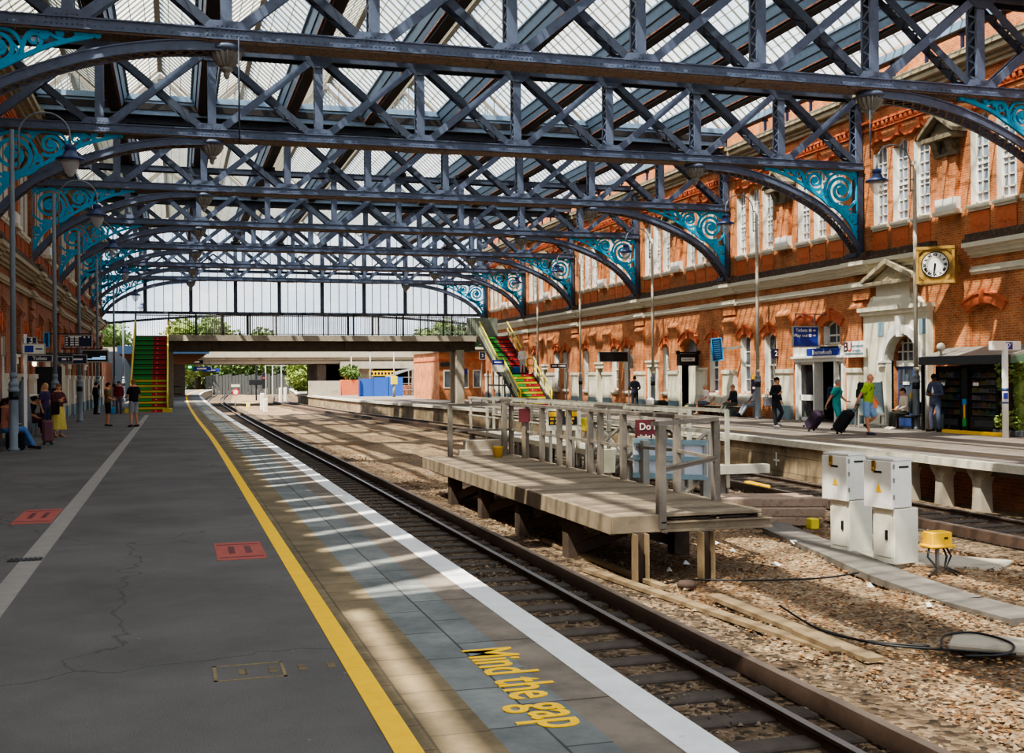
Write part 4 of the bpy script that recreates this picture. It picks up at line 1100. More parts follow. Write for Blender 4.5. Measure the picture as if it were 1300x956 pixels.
# cross gutters where two roof sections meet
mb = MB()
for y in (-.62, .62):
    s = -1 if y < 0 else 1
    mb.box(XM0+.2, XM1-.3, y-.05, y+.05, 12.2, 12.56); mb.box(XM0+.2, XM1-.3, y-.05+s*-.06, y+.05+s*.04, 12.5, 12.58); mb.box(XM0+.2, XM1-.3, y-.09, y+.09, 12.32, 12.35, 1)
    mb.box(XM0+.2, XM1-.3, y-.12, y+.12, 11.98, 12.22, 1); mb.box(XM0+.2, XM1-.3, y-.06, y+.06, 11.8, 11.98)
mb.box(XM0+.2, XM1-.3, -.6, .6, 12.0, 12.06, 1)
cg = mb.mesh('cross_gutter', [M['valley'], M['valleydark']])
for q, (i, lab) in enumerate(((1, 'blue double cross gutter over the nearest truss'), (3, 'blue double cross gutter over the third truss'), (5, 'blue double cross gutter over the fifth truss'))):
    o = bpy.data.objects.new('cross_gutter', cg); C.objects.link(o); o.location = (0, TY[i], 0); tag(o, lab, 'gutter', 'cross gutters')
# edge gutters above the walls, on little posts
for X, w_, n in ((XM1-.35, 'right', 1), (XM0+.32, 'left', -1)):
    mb = MB(); mb.box(X-.14, X+.14, 5, 87, 12.3, 12.56, 0); mb.box(X-.16, X+.16, 5, 87, 12.26, 12.3, 1)
    g = tag(mb.build('edge_gutter', [M['valley'], M['valleydark']]), 'long blue edge gutter carried on small posts over the %s wall' % w_, 'gutter')
    y = 7; pm = MB(); pm.box(-.045, .045, -.045, .045, 11.78, 12.27); pm.box(-.1, .1, -.07, .07, 12.18, 12.27); pme = pm.mesh('post', [M['navy']])
    while y < 86:
        child(pme, 'post', g, (X+(.12 if n > 0 else -.0), y, 0)); y += 1.75
# brackets of cables across the far trusses
# ---------------------------------------------------------------- glazed end screen
t = thing('end_screen', 'tall glazed screen closing the far end of the train shed', 'glazed screen', (0, 87.3, 0))
mb = MB(); mb.box(XM0, XM1, -.15, .15, 6.55, 6.75); mb.box(XM0, XM1, -.1, .1, 9.65, 9.85)
o = mb.build('rail', M['steeldark'], t)
for k in range(10):
    mb = MB(); x = PX[k]; mb.box(x-.13, x+.13, -.14, .14, 6.6, 12.2); mb.box(x-.2, x+.2, -.2, .2, 9.3, 9.55); mb.build('mullion_post', M['steeldark'], t)
mb = MB(); x = XM0
while x < XM1:
    mb.box(x-.025, x+.025, -.04, .04, 6.7, 13.4); x += .64
mb.build('glazing_bars', M['steel'], t)
g = MB(); g.quad((XM0,.05,6.7),(XM1,.05,6.7),(XM1,.05,13.5),(XM0,.05,13.5)); g.build('glass', M['screenglass'], t)
mb = MB(); n = 24; pts = []
for i in range(n+1):
    q = i/n; pts.append((XM0+(XM1-XM0)*q, 5.8+.8*(1-abs(2*q-1)**2.0)))
mb.ribbon(pts, .16, -.12, .12); mb.build('arched_rail', M['steeldark'], t)
g = MB()
for (a, p), (b, q) in zip(pts[:-1], pts[1:]): g.quad((a,.06,p),(b,.06,q),(b,.06,6.6),(a,.06,6.6))
g.build('lower_glass', M['screenglass'], t)
for k in range(1, 9):
    pass
mb = MB()
for k in range(9):
    mb.bar((PX[k], -.2, 9.75), (PX[k]+1.6, -.2, 11.0), .05, .12); mb.bar((PX[k+1], -.2, 9.75), (PX[k]+1.6, -.2, 11.0), .05, .12)
mb.build('bracing', M['steel'], t)
# ---------------------------------------------------------------- footbridge and its two painted stairs
BY0, BY1, BZ = 74.4, 77.0, 4.5
t = thing('footbridge', 'concrete footbridge with tall barred railing crossing all the tracks', 'footbridge', (0,0,0))
mb = MB(); mb.box(-.45, 19.4, BY0, BY1, BZ-.3, BZ); mb.box(-.45, 19.4, BY0-.08, BY0+.15, BZ-.32, BZ+.04); mb.build('deck', M['concrete'], t)
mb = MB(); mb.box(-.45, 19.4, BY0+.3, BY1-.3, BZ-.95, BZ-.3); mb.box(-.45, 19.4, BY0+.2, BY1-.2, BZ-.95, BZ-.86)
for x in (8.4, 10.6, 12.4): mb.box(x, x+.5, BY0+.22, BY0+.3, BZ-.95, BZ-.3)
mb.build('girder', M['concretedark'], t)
for (x, y, w) in ((18.3, 74.6, .55), (18.3, 76.2, .5), (-.35, 76.3, .4)):
    mb = MB(); mb.bbox(x-w/2, x+w/2, y-.2, y+.25, -.05 if x > 0 else 0, BZ-.9 if x > 0 else BZ-.3, .03); mb.build('column', M['concrete'], t)
for y, nm in ((BY0+.05, 'front'), (BY1-.1, 'back')):
    r = MB(); r.box(-.45, 19.4, y-.03, y+.03, BZ+1.38, BZ+1.44); r.box(-.45, 19.4, y-.025, y+.025, BZ+.1, BZ+.15)
    x = -.4
    while x < 19.4: r.box(x-.014, x+.014, y-.014, y+.014, BZ+.1, BZ+1.4); x += .125
    o = r.build('railing', M['stairdark'] if nm == 'front' else M['galv'], t)
    x = -.4
    while x < 19.4: p = MB(); p.box(x-.04, x+.04, y-.05, y+.05, BZ-.1, BZ+1.48); p.build('railing_post', M['stairdark'], o); x += 1.65
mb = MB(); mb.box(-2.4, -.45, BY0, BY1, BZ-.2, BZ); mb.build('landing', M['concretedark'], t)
r = MB(); y = BY1-.1
for yy in (y,): 
    r.box(-2.4, -.45, yy-.03, yy+.03, BZ+1.38, BZ+1.44); x = -2.4
    while x < -.45: r.box(x-.014, x+.014, yy-.014, yy+.014, BZ, BZ+1.4); x += .14
r.box(-2.43,-2.37,BY0,BY1,BZ+1.38,BZ+1.44); yy = BY0
while yy < BY1: r.box(-2.414,-2.386,yy-.014,yy+.014,BZ,BZ+1.4); yy += .14
r.build('landing_railing', M['stairdark'], t)

def step_mesh(w, run, rise, c):
    # one step: dark tread, two tone riser
    mb = MB(); mb.box(-w/2, w/2, 0, run+.03, rise-.035, rise, 0)
    s = w*.06 if c != 'mix' else w*.06
    if c in ('gr', 'mix'):
        mb.box(-w/2, s, 0, .02, 0, rise-.035, 1); mb.box(s, w/2, 0, .02, 0, rise-.035, 2)
        mb.box(w*.18, w*.21, -.006, 0, rise*.35, rise*.6, 4)
    elif c == 'y': mb.box(-w/2, w/2, 0, .02, 0, rise-.035, 3)
    else:
        mb.box(-w/2, w/2, 0, .02, rise*.4, rise-.035, 0); mb.box(-w/2, s, 0, .02, 0, rise*.4, 1); mb.box(s, w/2, 0, .02, 0, rise*.4, 2)
    return mb.mesh('step', [M['stairdark'], M['green'], M['red'], M['handyellow'], M['white']])
def flight(t, x, y, z, w, n, run, rise, ylow):
    ms = {c: step_mesh(w, run, rise, c) for c in ('gr', 'y', 'd')}
    for k in range(n):
        c = 'gr' if k % 2 == 0 else ('y' if k < ylow else 'd')
        child(ms[c], 'step', t, (x, y+run*k, z+rise*k))
def stringer(t, x, y, z, n, run, rise, mat, w=.07):
    mb = MB(); L, Hh = n*run, n*rise
    mb.prism([(x-w/2, y-.15, z), (x-w/2, y+.1, z), (x-w/2, y+L+.1, z+Hh-.2), (x-w/2, y+L+.1, z+Hh+.1), (x-w/2, y-.15, z+.22)], (w,0,0))
    o = mb.build('stringer', mat, t); fixn(o.data); return o
def handrail(t, pts, mat, r=.035, name='handrail', posts=None, pm=None, h=.95):
    mb = MB(); mb.tube(pts, r, 6); o = mb.build(name, mat, t)
    if posts:
        p = MB()
        for (x, y, z) in posts: p.box(x-.025, x+.025, y-.025, y+.025, z, z+h)
        p.build('handrail_posts', pm or mat, o)
    return o
# left stair
n, run, rise = 30, .31, .15; ys_, xs = 65.2, -1.42; w = 1.86
t = thing('painted_staircase', 'left hand footbridge stair with green and red painted risers', 'staircase', (0,0,0))
flight(t, xs, ys_, 0, w, n, run, rise, 12)
for x in (xs-w/2-.04, xs+w/2+.04):
    stringer(t, x, ys_, 0, n, run, rise, M['stairdark'])
    pp = [(x, ys_+run*k*5, rise*k*5) for k in range(7)]
    handrail(t, [(x,ys_-.3,.0),(x,ys_-.3,.92),(x,ys_,.98),(x,ys_+n*run,n*rise+.98)], M['handyellow'], .05, posts=pp, pm=M['stairdark'])
    handrail(t, [(x,ys_-.1,.5),(x,ys_+n*run,n*rise+.5)], M['handyellow'], .03)
    mb = MB(); mb.box(x-.25, x+.25, ys_-.7, ys_-.25, 0, .22); mb.build('foot_block', M['handyellow'], t)
mb = MB(); mb.box(xs-w/2, xs+w/2, ys_-.35, ys_-.02, 0, .02); mb.build('red_edging', M['red'], t)
# right stair with a half landing
t = thing('painted_staircase', 'right hand footbridge stair with yellow handrails and a half landing', 'staircase', (0,0,0))
xs, ys_ = 20.55, 65.0; w = 1.86; run = .27
flight(t, xs, ys_, 0, w, 13, run, .15, 13); y2 = ys_+13*run+1.1
flight(t, xs, y2, 1.95, w, 17, run, .15, 0)
mb = MB(); mb.box(xs-w/2, xs+w/2, ys_+13*run, y2+.05, 1.8, 1.95); mb.build('half_landing', M['concretedark'], t)
for x in (xs-w/2-.04, xs+w/2+.04):
    stringer(t, x, ys_, 0, 13, run, .15, M['stairdark']); stringer(t, x, y2, 1.95, 17, run, .15, M['stairdark'])
    for dz, rr in ((1.0,.05), (.55,.04)):
        handrail(t, [(x,ys_-.25,.05),(x,ys_-.25,dz),(x,ys_,dz),(x,ys_+13*run,1.95+dz),(x,y2,1.95+dz),(x,y2+17*run,4.5+dz)], M['handyellow'], rr, posts=[(x,ys_+run*4*k,.6*k) for k in range(4)]+[(x,y2+run*4*k,1.95+.6*k) for k in range(5)] if dz > .9 else None, pm=M['galv'])
pm = plain('meshpanel', '#7d8779', .6, var=.15)
x = xs-w/2-.06
mb = MB(); mb.prism([(x,ys_+.4,.3),(x,ys_+13*run,1.9),(x,y2,1.9),(x,y2+17*run,4.4),(x,y2+17*run,5.3),(x,y2,2.85),(x,ys_+13*run,2.85),(x,ys_+.4,1.1)], (.02,0,0)); o = mb.build('side_panel', pm, t); fixn(o.data)
mb = MB(); mb.box(19.4, 21.6, BY0, BY1, BZ-.25, BZ); mb.build('top_landing', M['concretedark'], t)
mb = MB(); mb.box(19.4, 21.6, BY1-.1, BY1-.05, BZ, BZ+1.4); mb.build('back_panel', pm, t)
# store under the right stair
mb = MB()
for k in range(5): mb.box(19.5, 19.56, 66.6+1.3*k, 66.75+1.3*k, 0, 1.4+.4*min(k, 2))
for k in range(2): mb.box(19.5, 19.56, 66.6, 71.9, .1+1.1*k, .2+1.1*k)
tag(mb.build('stair_enclosure', M['darkgrey']), 'dark slatted enclosure below the right hand stair', 'enclosure')

# ---------------------------------------------------------------- beyond the train shed
def leafblob(mb, c, r, n, s, rnd, squash=1.0):
    for _ in range(n):
        a = rnd.uniform(0, 2*PI); q = rnd.uniform(-1, 1); rr = r*rnd.uniform(.72, 1.05)
        h = math.sqrt(1-q*q); p = Vector((c[0]+rr*h*math.cos(a), c[1]+rr*h*math.sin(a), c[2]+rr*q*squash))
        d1 = Vector((rnd.uniform(-1,1), rnd.uniform(-1,1), rnd.uniform(-.6,.6))).normalized(); d2 = d1.cross(Vector((rnd.uniform(-1,1), rnd.uniform(-1,1), rnd.uniform(-1,1)))).normalized()
        l = s*rnd.uniform(.6, 1.3)
        mb.add([p-d1*l, p+d2*l*.45, p+d1*l, p-d2*l*.45], [(0,1,2,3)])
def tree(name, label, x, y, z0, h, r, mat, seed, nb=9, leaf=.35, n=260, grp='trees beyond the station', trunk=True):
    rnd = random.Random(seed); t = thing(name, label, 'tree', (x, y, z0), group=grp)
    mb = MB(); core = MB()
    for k in range(nb):
        a = rnd.uniform(0, 2*PI); q = rnd.uniform(.1, .62)*r; zz = h*rnd.uniform(.35, .85); br = r*rnd.uniform(.4, .58)
        c = (q*math.cos(a), q*math.sin(a), zz); leafblob(mb, c, br, n, leaf, rnd, .85); core.ell(c, br*.72, br*.72, br*.6, 8, 6)
    mb.join(core); mb.build('crown', M[mat], t)
    if trunk:
        q = MB(); q.tube([(0,0,-.2),(.1,0,h*.3),(0,.1,h*.62)], [r*.09+.08, r*.07+.06, r*.04], 8)
        for k in range(4):
            a = k*1.6; q.tube([(0,0,h*.35),(r*.4*math.cos(a), r*.4*math.sin(a), h*.62)], [r*.05, r*.02], 6)
        q.build('trunk', M['trunk'], t)
    return t
def at_tree(u, v, Y): x, z = aty(u, v, Y); return x, z
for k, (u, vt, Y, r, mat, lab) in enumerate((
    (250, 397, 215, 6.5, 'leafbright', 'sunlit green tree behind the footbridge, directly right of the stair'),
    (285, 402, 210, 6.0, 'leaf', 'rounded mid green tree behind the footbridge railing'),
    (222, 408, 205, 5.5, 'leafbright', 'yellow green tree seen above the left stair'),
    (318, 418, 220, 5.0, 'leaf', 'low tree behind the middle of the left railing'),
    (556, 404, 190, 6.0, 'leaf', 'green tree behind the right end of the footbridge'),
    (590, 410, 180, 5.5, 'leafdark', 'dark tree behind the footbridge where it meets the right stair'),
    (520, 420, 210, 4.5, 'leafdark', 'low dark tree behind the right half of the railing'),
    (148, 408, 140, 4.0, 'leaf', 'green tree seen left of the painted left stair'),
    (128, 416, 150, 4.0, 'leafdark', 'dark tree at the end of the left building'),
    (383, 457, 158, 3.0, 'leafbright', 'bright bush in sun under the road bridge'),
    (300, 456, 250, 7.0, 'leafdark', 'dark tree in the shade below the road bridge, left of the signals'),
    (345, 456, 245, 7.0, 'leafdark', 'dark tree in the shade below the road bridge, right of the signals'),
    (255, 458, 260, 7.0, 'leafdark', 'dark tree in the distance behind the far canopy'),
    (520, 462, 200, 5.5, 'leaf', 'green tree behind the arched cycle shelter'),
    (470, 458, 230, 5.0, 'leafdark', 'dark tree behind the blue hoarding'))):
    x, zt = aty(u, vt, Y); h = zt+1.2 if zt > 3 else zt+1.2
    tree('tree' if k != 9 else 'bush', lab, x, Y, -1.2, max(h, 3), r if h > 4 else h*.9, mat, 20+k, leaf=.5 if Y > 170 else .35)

# concrete road bridge
t = thing('road_bridge', 'pale concrete road bridge across the tracks beyond the footbridge', 'bridge', (0,0,0))
mb = MB(); mb.box(-9, 70, 120, 121, 3.95, 5.0); mb.box(-9, 70, 120.3, 134, 3.7, 4.1); mb.build('parapet', M['concrete'], t)
mb = MB(); mb.prism([(-9,120.6,3.75),(70,120.6,3.75),(70,120.6,3.25),(17,120.6,3.25),(16.5,120.6,3.3),(-9,120.6,3.3)], (0,12,0)); o = mb.build('deck_beam', M['concrete'], t); fixn(o.data)
mb = MB(); mb.box(16.6, 26, 119.8, 121, 2.75, 3.5); mb.build('cross_beam', M['concrete'], t)
for x0, x1, mt in ((14.3, 15.2, 'concretedark'), (18.4, 20.2, 'concrete'), (-9, .9, 'concretedark')):  # last block is a dark wall added to darken the view under the canopy
    mb = MB(); mb.box(x0, x1, 121, 131, -1.2 if 10 < x0 < 18 else 0, 3.4); mb.build('pier', M[mt], t)
mb = MB(); mb.box(15.2, 30, 132, 133, -1.2, 3.4); mb.build('abutment', M['interior'], t)

# far left platform canopy with signs hanging below
t = thing('platform_canopy', 'low dark timber canopy over the far end of the left platform', 'canopy', (0,0,0))
mb = MB(); mb.box(-4.5, 2.6, 97, 125, 4.25, 4.4); mb.box(-4.5, 2.65, 96.8, 97.1, 3.85, 4.5); mb.build('roof', plain('canopyblue', '#27405c', .5), t)
mb = MB(); mb.prism([(-4.5,97.2,3.85),(2.5,97.2,3.85),(1.2,97.2,3.0),(-3.0,97.2,3.0)], (0,.2,0)); mb.box(-4.5, 2.4, 97.2, 124, 4.1, 4.25); o = mb.build('valance', plain('canopybrown', '#5d3a22', .8), t); fixn(o.data)
for y in (100, 108, 116): 
    mb = MB(); mb.box(-1.1, -.9, y, y+.2, 0, 4.1); mb.build('post', M['steeldark'], t)
for (u, v, w, h, Y, mat, lab, txt) in ((228, 459, 1.6, .35, 98.5, 'black', 'black hanging sign with a pale number under the far canopy', '4'),
    (248, 459.5, 1.3, .3, 99.5, 'black', 'thin black hanging sign beside another under the far canopy', ''),
    (241, 466, .55, .45, 101, 'green', 'small green lit exit sign under the far canopy', ''),
    (256, 468, 1.6, .35, 104, 'signblue', 'pale blue hanging sign at the far canopy end', ''),
    (268, 470, 1.5, .3, 107, 'signblue', 'narrow blue sign behind the other far canopy signs', ''),
    (216, 453, .5, .55, 90, 'signnavy', 'small square sign on the footbridge column', '3')):
    x, z = aty(u, v, Y); mb = MB(); mb.bbox(x-w/2, x+w/2, Y, Y+.08, z-h/2, z+h/2, .01); o = tag(mb.build('hanging_sign', M[mat]), lab, 'sign')
    q = MB(); q.box(x-w*.4, x-w*.38, Y+.02, Y+.05, z+h/2, z+.5+h/2); q.box(x+w*.38, x+w*.4, Y+.02, Y+.05, z+h/2, z+.5+h/2); q.build('hanger', M['darkgrey'], o)
    if txt: lettering(txt, h*.7, (x, Y-.006, z), face_mx(0), M['white'], o)
    else:
        q = MB(); q.box(x-w*.25, x+w*.25, Y-.006, Y, z-h*.2, z+h*.2); q.build('panel', M['white'] if mat != 'green' else plain('exitlit', '#8dffb0', .5, emit=1.5), o)
# white panel fence along the far platform back
t = thing('panel_fence', 'white panelled fence along the back of the far left platform', 'fence', (0,0,0))
for k in range(5):
    mb = MB(); mb.box(-.35, -.28, 80+4.2*k, 84+4.2*k, .15, 1.9); mb.build('panel', M['white'], t)
    mb = MB(); mb.box(-.4, -.25, 79.9+4.2*k, 80+4.2*k, 0, 2.0); mb.build('post', M['darkgrey'], t)
for k in range(2):
    mb = MB(); mb.tube([(-.2, 80, .8+.5*k), (.35, 79.6, .8+.5*k)], .04, 6); mb.build('rail', M['black'], t)
mb = MB(); mb.box(-40, -5.4, 88, 107, -1, 3.2); tag(mb.build('low_building', M['brick_old']), 'low brick building past the end of the left building', 'building')
mb = MB(); x0, z0 = aty(186, 442, 110); mb.box(-16, -3, 108, 110, 0, 4.3)
tag(mb.build('dark_shed', plain('shedwall', '#2a3440', .7)), 'dark blue shed wall seen below the trees left of the stair', 'shed')

# grey palisade wall along the far curve
mb = MB()
for k in range(60): mb.box(5+.55*k+.02*(k%3), 5+.55*k+.5, 205, 205.1, -1.2, 2.3+.1*(k % 4))
tag(mb.build('palisade_fence', plain('palisade','#4b4d4c',.9,var=.25)), 'grey palisade fence in the shade below the road bridge', 'fence')
# signal post, speed sign and white markers in the four foot
x, y = atz(325, 498, GZ); y = 150; x, zt = aty(325, 458, y)
t = thing('railway_signal', 'dark signal post with a hooded head below the road bridge', 'signal', (x, y, GZ))
mb = MB(); mb.box(-.1,.1,-.1,.1,0,zt-GZ); mb.build('post', M['black'], t); mb = MB(); mb.bbox(-.9,.9,-.25,.25,2.0,2.7,.04); mb.build('gantry_box', M['black'], t)
mb = MB(); mb.bbox(.75,1.15,-.3,.2,1.5,3.6,.04); mb.build('signal_head', M['black'], t); mb = MB(); mb.lathe((0,0,0),[(.12,0),(.12,.05)],10); mb.xf(Matrix.Translation((.95,-.3,2.9)) @ Matrix.Rotation(PI/2,4,'X')); mb.build('lens', M['red'], t)
x, z = aty(299, 497.5, 98)
t = thing('speed_sign', 'round white speed restriction sign with a red rim between the far tracks', 'sign', (x, 98, GZ))
mb = MB(); mb.tube([(0,0,0),(0,0,z-GZ-.2)], .04, 6); mb.build('post', M['galv'], t)
Rx = Matrix.Rotation(PI/2, 4, 'X')
mb = MB(); mb.lathe((0,0,0),[(.28,0),(.28,.04)],24); mb.xf(Matrix.Translation((0,0,z-GZ)) @ Rx); mb.build('disc', M['white'], t)
mb = MB(); 
for k in range(24):
    a, b = 2*PI*k/24, 2*PI*(k+1)/24
    mb.add([(.2*math.cos(a),-.05,z-GZ+.2*math.sin(a)),(.2*math.cos(b),-.05,z-GZ+.2*math.sin(b)),(.28*math.cos(b),-.05,z-GZ+.28*math.sin(b)),(.28*math.cos(a),-.05,z-GZ+.28*math.sin(a))],[(0,1,2,3)])
mb.build('rim', M['red'], t); mb = MB(); mb.box(-.35,.35,-.04,0,z-GZ+.42,z-GZ+.62); mb.build('plate', M['whitedirty'], t)
for k, (u, v, Y, h) in enumerate(((333, 505, 105, 1.5), (337, 506, 100, 1.1), (356, 496, 140, 1.7), (362, 496, 142, 1.7), (315, 506, 110, .6))):
    x, z = aty(u, v, Y); mb = MB(); mb.bbox(x-.18, x+.18, Y-.15, Y+.15, GZ-.05, GZ+h, .03); o = tag(mb.build('trackside_cabinet', M['white'] if k < 4 else M['handyellow']), ['white trackside cabinet right of the round sign','shorter white trackside box beside another cabinet','far white trackside cabinet, left of a pair','far white trackside cabinet, right of a pair','small yellow trackside box near the round sign'][k], 'cabinet', 'far trackside cabinets')
    q = MB(); q.box(x-.12, x+.12, Y-.16, Y-.15, GZ+.15, GZ+h-.1); q.build('door', M['whitedirty'], o)
# lineside masts beyond
for k, (u, vt, Y) in enumerate(((337, 462, 170), (346, 463, 175), (357, 463, 180))):
    x, zt = aty(u, vt, Y); mb = MB(); mb.box(x-.09, x+.09, Y, Y+.2, GZ, zt)
    if k == 0: mb.box(x, x+3.2, Y, Y+.15, zt-.25, zt-.1)
    tag(mb.build('lineside_mast', M['galvlight']), ['pale steel mast with cross arm beyond the road bridge','middle plain pale mast beyond the road bridge','right hand plain pale mast beyond the road bridge'][k], 'mast')

# far part of the right platform
x0, z0 = aty(456, 479, 108); x1, z1 = aty(512, 504, 108)
t = thing('hoarding', 'blue panelled hoarding on the far right platform', 'hoarding', (0,0,0))
w = (x1-x0)/3
for k in range(3):
    mb = MB(); mb.box(x0+w*k+.03, x0+w*(k+1)-.03, 108+(.3 if k == 0 else 0), 108.1+(.3 if k == 0 else 0), 0, z0+(-.15 if k == 0 else 0)); mb.build('panel', M['hoarding'], t)
    mb = MB(); mb.box(x0+w*k-.04, x0+w*k+.04, 108.05, 108.2, 0, z0); mb.build('post', M['navy'], t)
x0, z0 = aty(469, 471, 112); x1, z1 = aty(502, 477, 112)
mb = MB(); mb.box(x0, x1, 112, 112.1, z1, z0); o = tag(mb.build('banner', M['yellow']), 'yellow banner with black marks above the blue hoarding', 'banner')
q = MB()
for k in range(7): q.box(x0+.15+(x1-x0)*.13*k, x0+.35+(x1-x0)*.13*k, 111.985, 112, z1+.12, z0-.12)
q.build('markings', M['black'], o); q = MB()
for x in (x0+.1, x1-.1): q.box(x-.05, x+.05, 112.1, 112.2, 0, z1+.1)
q.build('post', M['black'], o)
# arched cycle shelter
x0, _ = aty(512, 500, 112); x1, zr = aty(558, 466, 112)
t = thing('cycle_shelter', 'arched glazed cycle shelter between the hoarding and the brick hut', 'shelter', ((x0+x1)/2+.5, 112, 0))
mb = MB(); W = 4.2
for y in (-2, 0, 2):
    for k in range(10):
        a, b = PI*k/10, PI*(k+1)/10; mb.bar((W*math.cos(a), y, 1.2+1.5*math.sin(a)), (W*math.cos(b), y, 1.2+1.5*math.sin(b)), .08, .08)
    for x in (-W, -W/3, W/3, W): mb.box(x-.05, x+.05, y-.05, y+.05, 0, 1.2+1.5*math.sqrt(max(0,1-(x/W)**2)))
for z in (.6, 1.2, 1.8): mb.box(-W*.9, W*.9, -2.03, -1.97, z-.03, z+.03)
mb.build('frame', M['galv'], t)
mb = MB()
for k in range(10):
    a, b = PI*k/10, PI*(k+1)/10; mb.quad((W*math.cos(a),-2.2,1.25+1.5*math.sin(a)),(W*math.cos(b),-2.2,1.25+1.5*math.sin(b)),(W*math.cos(b),2.2,1.25+1.5*math.sin(b)),(W*math.cos(a),2.2,1.25+1.5*math.sin(a)))
mb.build('roof', M['screenglass'], t)
def bicycle(x, y, col, lab):
    t = thing('bicycle', lab, 'bicycle', (x, y, 0), group='parked bicycles')
    for wx in (-.5, .5):
        mb = MB(); mb.tube([(wx+.33*math.cos(2*PI*k/16), 0, .34+.33*math.sin(2*PI*k/16)) for k in range(17)], .025, 5, cap=False); mb.build('wheel', M['black'], t)
    mb = MB()
    for a, b in (((-.5,0,.34),(-.15,0,.8)),((-.15,0,.8),(.35,0,.78)),((.35,0,.78),(.5,0,.34)),((-.5,0,.34),(0,0,.32)),((0,0,.32),(.37,0,.72)),((0,0,.32),(-.15,0,.85))): mb.tube([a,b], .022, 5)
    mb.build('frame', M[col], t); mb = MB(); mb.tube([(.33,-.2,1.0),(.36,0,.98),(.33,.2,1.0)], .018, 5); mb.build('handlebar', M['black'], t); mb = MB(); mb.bbox(-.28,-.04,-.06,.06,.86,.92,.02); mb.build('saddle', M['black'], t)
cx = (x0+x1)/2+.5
for k, (dx, c) in enumerate(((-2.6,'red'),(-1.1,'darkgrey'),(.4,'navy'),(1.9,'maroon'))): bicycle(cx+dx, 111+.6*(k % 2), c, ['red bicycle parked at the left of the cycle shelter','grey bicycle parked left of the shelter middle','blue bicycle parked right of the shelter middle','maroon bicycle parked at the right of the shelter'][k])
mb = MB(); mb.bbox(cx-W, cx+W, 113.8, 114.3, 0, 1.0, .03); tag(mb.build('low_wall', M['brick_old']), 'low brick wall behind the cycle shelter', 'wall')
# planter with shrubs left of the hoarding
x0, z0 = aty(433, 485, 118); x1, _ = aty(456, 485, 118)
mb = MB(); mb.box(x0, x1, 117.5, 119, 0, 1.6); tag(mb.build('brick_planter', M['brick_red']), 'red brick planter wall left of the blue hoarding', 'planter')
tree('shrub', 'low green shrub growing in the brick planter', (x0+x1)/2, 118.4, 1.5, 1.3, 1.3, 'leaf', 77, nb=5, leaf=.2, trunk=False, grp=None)
mb = MB(); mb.box(x0-3.4, x0-.2, 117.4, 117.6, 0, 1.5); tag(mb.build('pale_panel', M['concrete']), 'pale concrete panel beside the brick planter', 'panel')
# brick hut at the end of the right platform
t = thing('brick_hut', 'small sunlit orange brick building past the footbridge column', 'building', (0,0,0))
hx0, hx1, hy = 20.0, 23.9, 88.4
SH = Side(True)
mb = MB(); mb.box(hx0, hx1, hy, hy+10, -.1, 3.75); mb.build('wall', M['brick'], t)
mb = MB(); mb.box(hx0-.15, hx1+.1, hy-.15, hy+10, 3.75, 4.0); mb.build('roof', M['stonedark'], t); mb = MB(); mb.box(hx0-.06, hx1, hy-.06, hy+10, 3.1, 3.22); mb.build('band', M['brick_red'], t)
for x in (hx0+.35, hx0+1.75, hx0+2.75):
    mb = MB(); mb.box(x, x+.65, hy-.04, hy, .9, 2.35); w = mb.build('window', M['white'], t); mb = MB(); mb.box(x+.08, x+.57, hy-.05, hy-.035, 1.0, 2.25); mb.build('pane', M['pane'], w)
mb = MB(); mb.box(hx0+.1, hx0+1.2, hy-.12, hy-.02, 2.62, 2.95); mb.build('wall_unit', M['darkgrey'], t)
mb = MB(); mb.box(hx0+1.85, hx0+2.3, hy-.08, hy-.03, 2.0, 2.45); mb.build('notice', M['signblue'], t)
# posts on the far right platform
for k, (u, vt, Y, lab) in enumerate(((446, 450, 118, 'thin lamp post left of the blue hoarding'), (470, 446, 112, 'thin lamp post in front of the blue hoarding'), (500, 447, 103, 'thin pole with a yellow box before the hoarding'), (538, 446, 95, 'dark pole near the brick hut'))):
    x, zt = aty(u, vt, Y); t = thing('platform_pole', lab, 'pole', (x, Y, 0), group='far platform poles')
    mb = MB(); mb.tube([(0,0,0),(0,0,zt)], [.09,.06], 8); mb.tube([(0,0,0),(0,0,1.4)], .13, 8); mb.build('post', M['galv' if k < 3 else 'black'], t)
    if k < 2: mb = MB(); mb.box(-1.0, 0, -.08, .08, zt-.02, zt+.08); mb.build('lamp_head', M['galvlight'], t)
    if k == 2: mb = MB(); mb.bbox(-.3,.3,-.2,.05,1.15,1.9,.03); mb.build('box', M['handyellow'], t)
# low brick wall and buildings filling the far right
mb = MB(); mb.box(24.2, 40, 120, 121, 0, 2.5); tag(mb.build('far_brick_wall', M['brick_old']), 'brick wall under the road bridge on the right', 'wall')
